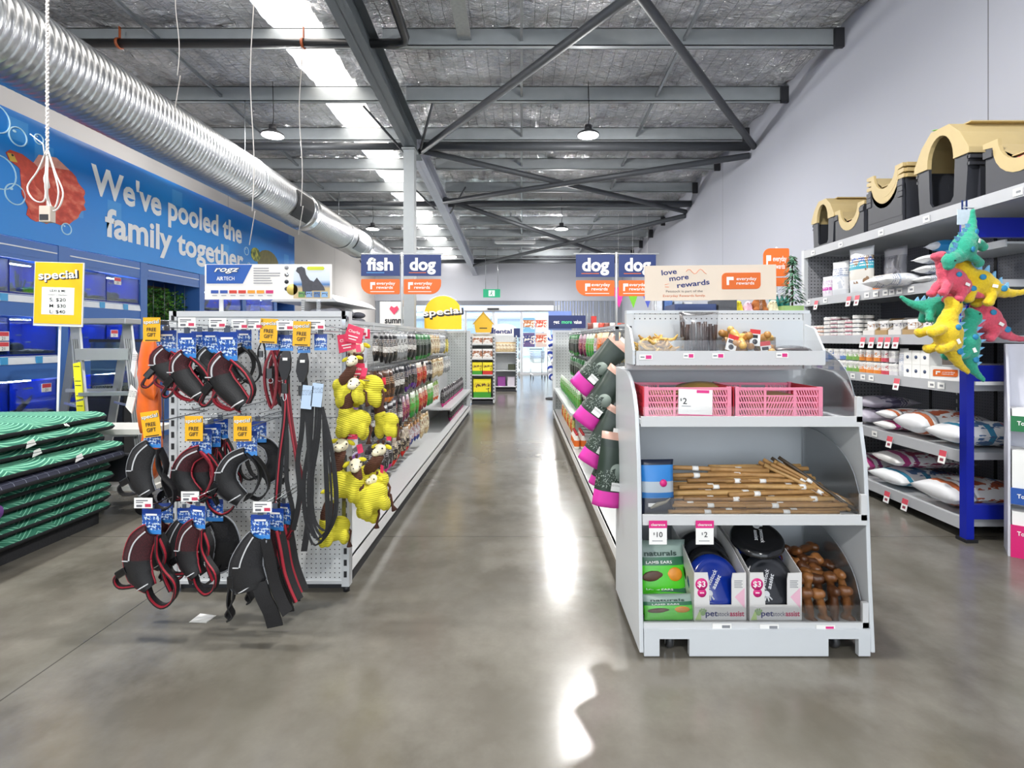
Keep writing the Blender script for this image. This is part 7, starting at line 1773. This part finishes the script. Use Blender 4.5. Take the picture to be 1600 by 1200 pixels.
for k in range(2):
    tag(MB().box(-1.02 + .215 * k, -.82 + .215 * k, 10.60, 10.8, .621, .87).build('treat_box', YB[k]), ['yellow and green box beside the red footed one, narrow rack', 'yellow box with red foot on the narrow rack'][k], 'box')
    tag(MB().box(-1.02 + .215 * k, -.82 + .215 * k, 10.60, 10.8, .951, 1.15).build('treat_box', YB[2]), ['left white picture box on the third level of the narrow rack', 'right white picture box on the third level of the narrow rack'][k], 'box')
    tag(MB().box(-1.02 + .215 * k, -.82 + .215 * k, 10.60, 10.8, 1.251, 1.41).build('treat_box', YB[2]), ['left white box on the top level of the narrow rack', 'right white box on the top level of the narrow rack'][k], 'box')
hsn = thing('house_sign', 'yellow house shaped sign on top of the narrow rack', 'sign', (-.80, 10.7, 1.47)); MB().prism([(-.16, .02), (.16, .02), (.19, .2), (0, .42), (-.19, .2)], 1, -.01, .01).build('board', mat('#e2b52c', .5, vary=.04), hsn); MB().box(-.14, .14, -.008, .008, -.0, .02).build('foot', WHITE, hsn); MB().prism([(-.23, .19), (-.2, .19), (0, .41), (.2, .19), (.23, .19), (0, .46)], 1, -.014, .012).build('roof_edge', mat('#c49a2a', .5), hsn); MB().box(-.08, .08, -.0115, -.010, .10, .12).build('print', INK, hsn)
rack('display_rack', 'white rack with dental header and hanging chews near the entrance', -.80, -.12, 13.2, 1.45, (.14, .55, 1.02), .5)
dn_ = thing('dental_sign', 'white arched dental sign on the rack near the entrance', 'sign', (-.46, 13.2, 1.45)); MB().prism([(-.36, 0), (.36, 0), (.36, .12)] + [(.36 * cos(R(a)), .12 + .18 * sin(R(a))) for a in range(0, 181, 15)] + [(-.36, .12)], 1, -.01, .01).build('board', mat('#e8e4dc', .5), dn_); MB().box(.26, .42, -.016, -.01, -.05, .18).build('navy_end', mat('#1c2a5c', .5), dn_); text('lettering', 'dental', .11, NV, dn_, (-.05, -.0115, .05), width=.52, bold=.03)
MB().box(-.42, -.26, -.016, -.01, -.03, .2).build('navy_end', mat('#1c2a5c', .5), dn_)
for k in range(7): shelf_pack('cream', 'cream chew packet on the rack with the dental sign', (-.72 + .088 * k, 13.26, 1.021), 0, 'cream packets on the dental rack', 1.1)
for k, (c, lb) in enumerate((('#3a3f2c', 'dark green tub on the dental rack'), ('#8a3f8c', 'purple box on the dental rack'), ('#c9c2cc', 'pale box on the dental rack'))): tag(MB().rbox(-.35 if k == 0 else -.62 + .25 * (k - 1), -.16 if k == 0 else -.42 + .25 * (k - 1), 13.22, 13.45, .551 if k == 0 else .141, .70 if k == 0 else .38, .02).build('treat_tub', mat(c, .5)), lb, 'tub')
for k in range(5): shelf_pack('grey and white', 'pale packet hung on the side of the dental rack', (-.06, 13.25 + .1 * (k % 2), .32 + .24 * k), R(90), 'packets on the side of the dental rack', 1.0)
# striped blue and white toys on a stand at the far right of the aisle
bs = thing('toy_stand', 'wire stand of blue and white toys at the far right of the aisle', 'stand', (.78, 11.6, 0)); MB().cyl((0, 0, .02), (0, 0, 1.55), .02, 10).build('pole', STEEL, bs); MB().lathe([(0, 0), (.24, 0), (.24, .02), (0, .025)], 24).build('base', DARK, bs)
BLW = NT('blue_white_stripe'); oo = BLW.xyz(BLW.co()); BLW.set(BLW.mix(BLW.math('GREATER_THAN', BLW.math('SINE', BLW.math('ADD', BLW.math('MULTIPLY', oo[2], 46), BLW.math('MULTIPLY', oo[0], 22))), .1), C('#e6e8ee'), C('#1c3a9c')), .7); BLW = BLW.m
q = random.Random(6); KBL = Kind(lambda: blob('rope_ball', [((0, 0, 0), (.085, .08, .085)), ((.05, 0, .05), (.05, .05, .05)), ((-.05, .02, -.05), (.05, .05, .05))], BLW, None, .012))
for k in range(16):
    a = k * 2.4; z = .42 + .068 * k
    o = KBL.put('blue and white striped toy hung on the far wire stand', (.78 + .125 * cos(a), 11.6 + .125 * sin(a), z), (q.uniform(0, 3), q.uniform(0, 3), 0), 'blue and white toys on the wire stand', 1.0); o['category'] = 'toy'
# shopping carts by the entrance
def mk_cart():
    t = thing('shopping_cart', '', 'cart'); CM = mat('#b4b8c0', .3, .8)
    b = MB()
    for k in range(8):
        f = k / 7; z = .55 + .38 * f; w_ = .17 + .05 * f; y0, y1 = -.30 - .05 * f, .30 + .02 * f
        b.tube([(-w_, y0, z), (w_, y0, z), (w_, y1, z), (-w_, y1, z)], .006, 5, closed=True)
    for k in range(9):
        f = -1 + 2 * k / 8
        b.tube([(f * .17, -.30, .55), (f * .22, -.35, .93)], .004, 4); b.tube([(f * .17, -.30, .55), (f * .17, .30, .55)], .004, 4)
        for s in (-1, 1): b.tube([(s * .17, f * .30, .55), (s * .22, f * .33, .93)], .004, 4)
    b.build('basket', CM, t)
    for s in (-1, 1): MB().tube([(s * .20, .34, .98), (s * .2, .30, .6), (s * .2, .26, .15), (s * .2, -.3, .13)], .012, 7).build('frame', CM, t)
    MB().tube([(-.22, .38, 1.0), (.22, .38, 1.0)], .016, 8).build('handle', DARK, t)
    for s in (-1, 1):
        for y in (-.28, .26): MB().lathe([(0, -.012), (.055, -.012), (.055, .012), (0, .012)], 16, axis=0, M=Matrix.Translation((s * .2, y, .056))).build('wheel', DARK, t)
    return t
KCT = Kind(mk_cart)
for k, (x, y, lb) in enumerate(((.55, 17.6, 'shopping cart parked left of its twin before the entrance glass'), (1.10, 17.7, 'shopping cart parked right of its twin before the entrance glass'))): KCT.put(lb, (x, y, 0), (0, 0, R(8 - 10 * k)), 'shopping carts at the entrance')
# coloured flags beyond the right signs
for k, (c, n) in enumerate((('#e23a9c', 'pink'), ('#7fcf3a', 'lime green'), ('#5a6ad0', 'violet blue'))):
    t = thing('paper_flag', n + ' triangular flag hung beyond the right dog signs', 'flag', (2.55 + .38 * k, 13.5, 2.72), group='coloured flags beyond the right signs'); MB().prism([(-.2, 0), (.2, 0), (.02, -.55)], 1, -.003, .003).build('flag', mat(c, .6), t); MB().cyl((0, 0, 0), (0, 0, purlin_bottom(13.5) + .2 - 2.72), .003, 5).build('string', PAPER, t)

# ------------------------------------------------------------------ put every root at the base of its thing
bpy.context.view_layer.update()
for o in list(S.objects):
    if o.parent is None and o.type == 'EMPTY' and o.location.length < 1e-6 and o.get('category'):
        lo = Vector((1e9,) * 3); hi = -lo
        for c in o.children_recursive:
            if c.type == 'MESH':
                for p in c.bound_box:
                    w_ = c.matrix_world @ Vector(p); lo = Vector(map(min, lo, w_)); hi = Vector(map(max, hi, w_))
        b = Vector(((lo.x + hi.x) / 2, (lo.y + hi.y) / 2, lo.z))
        o.location = b
        for c in o.children: c.location -= b
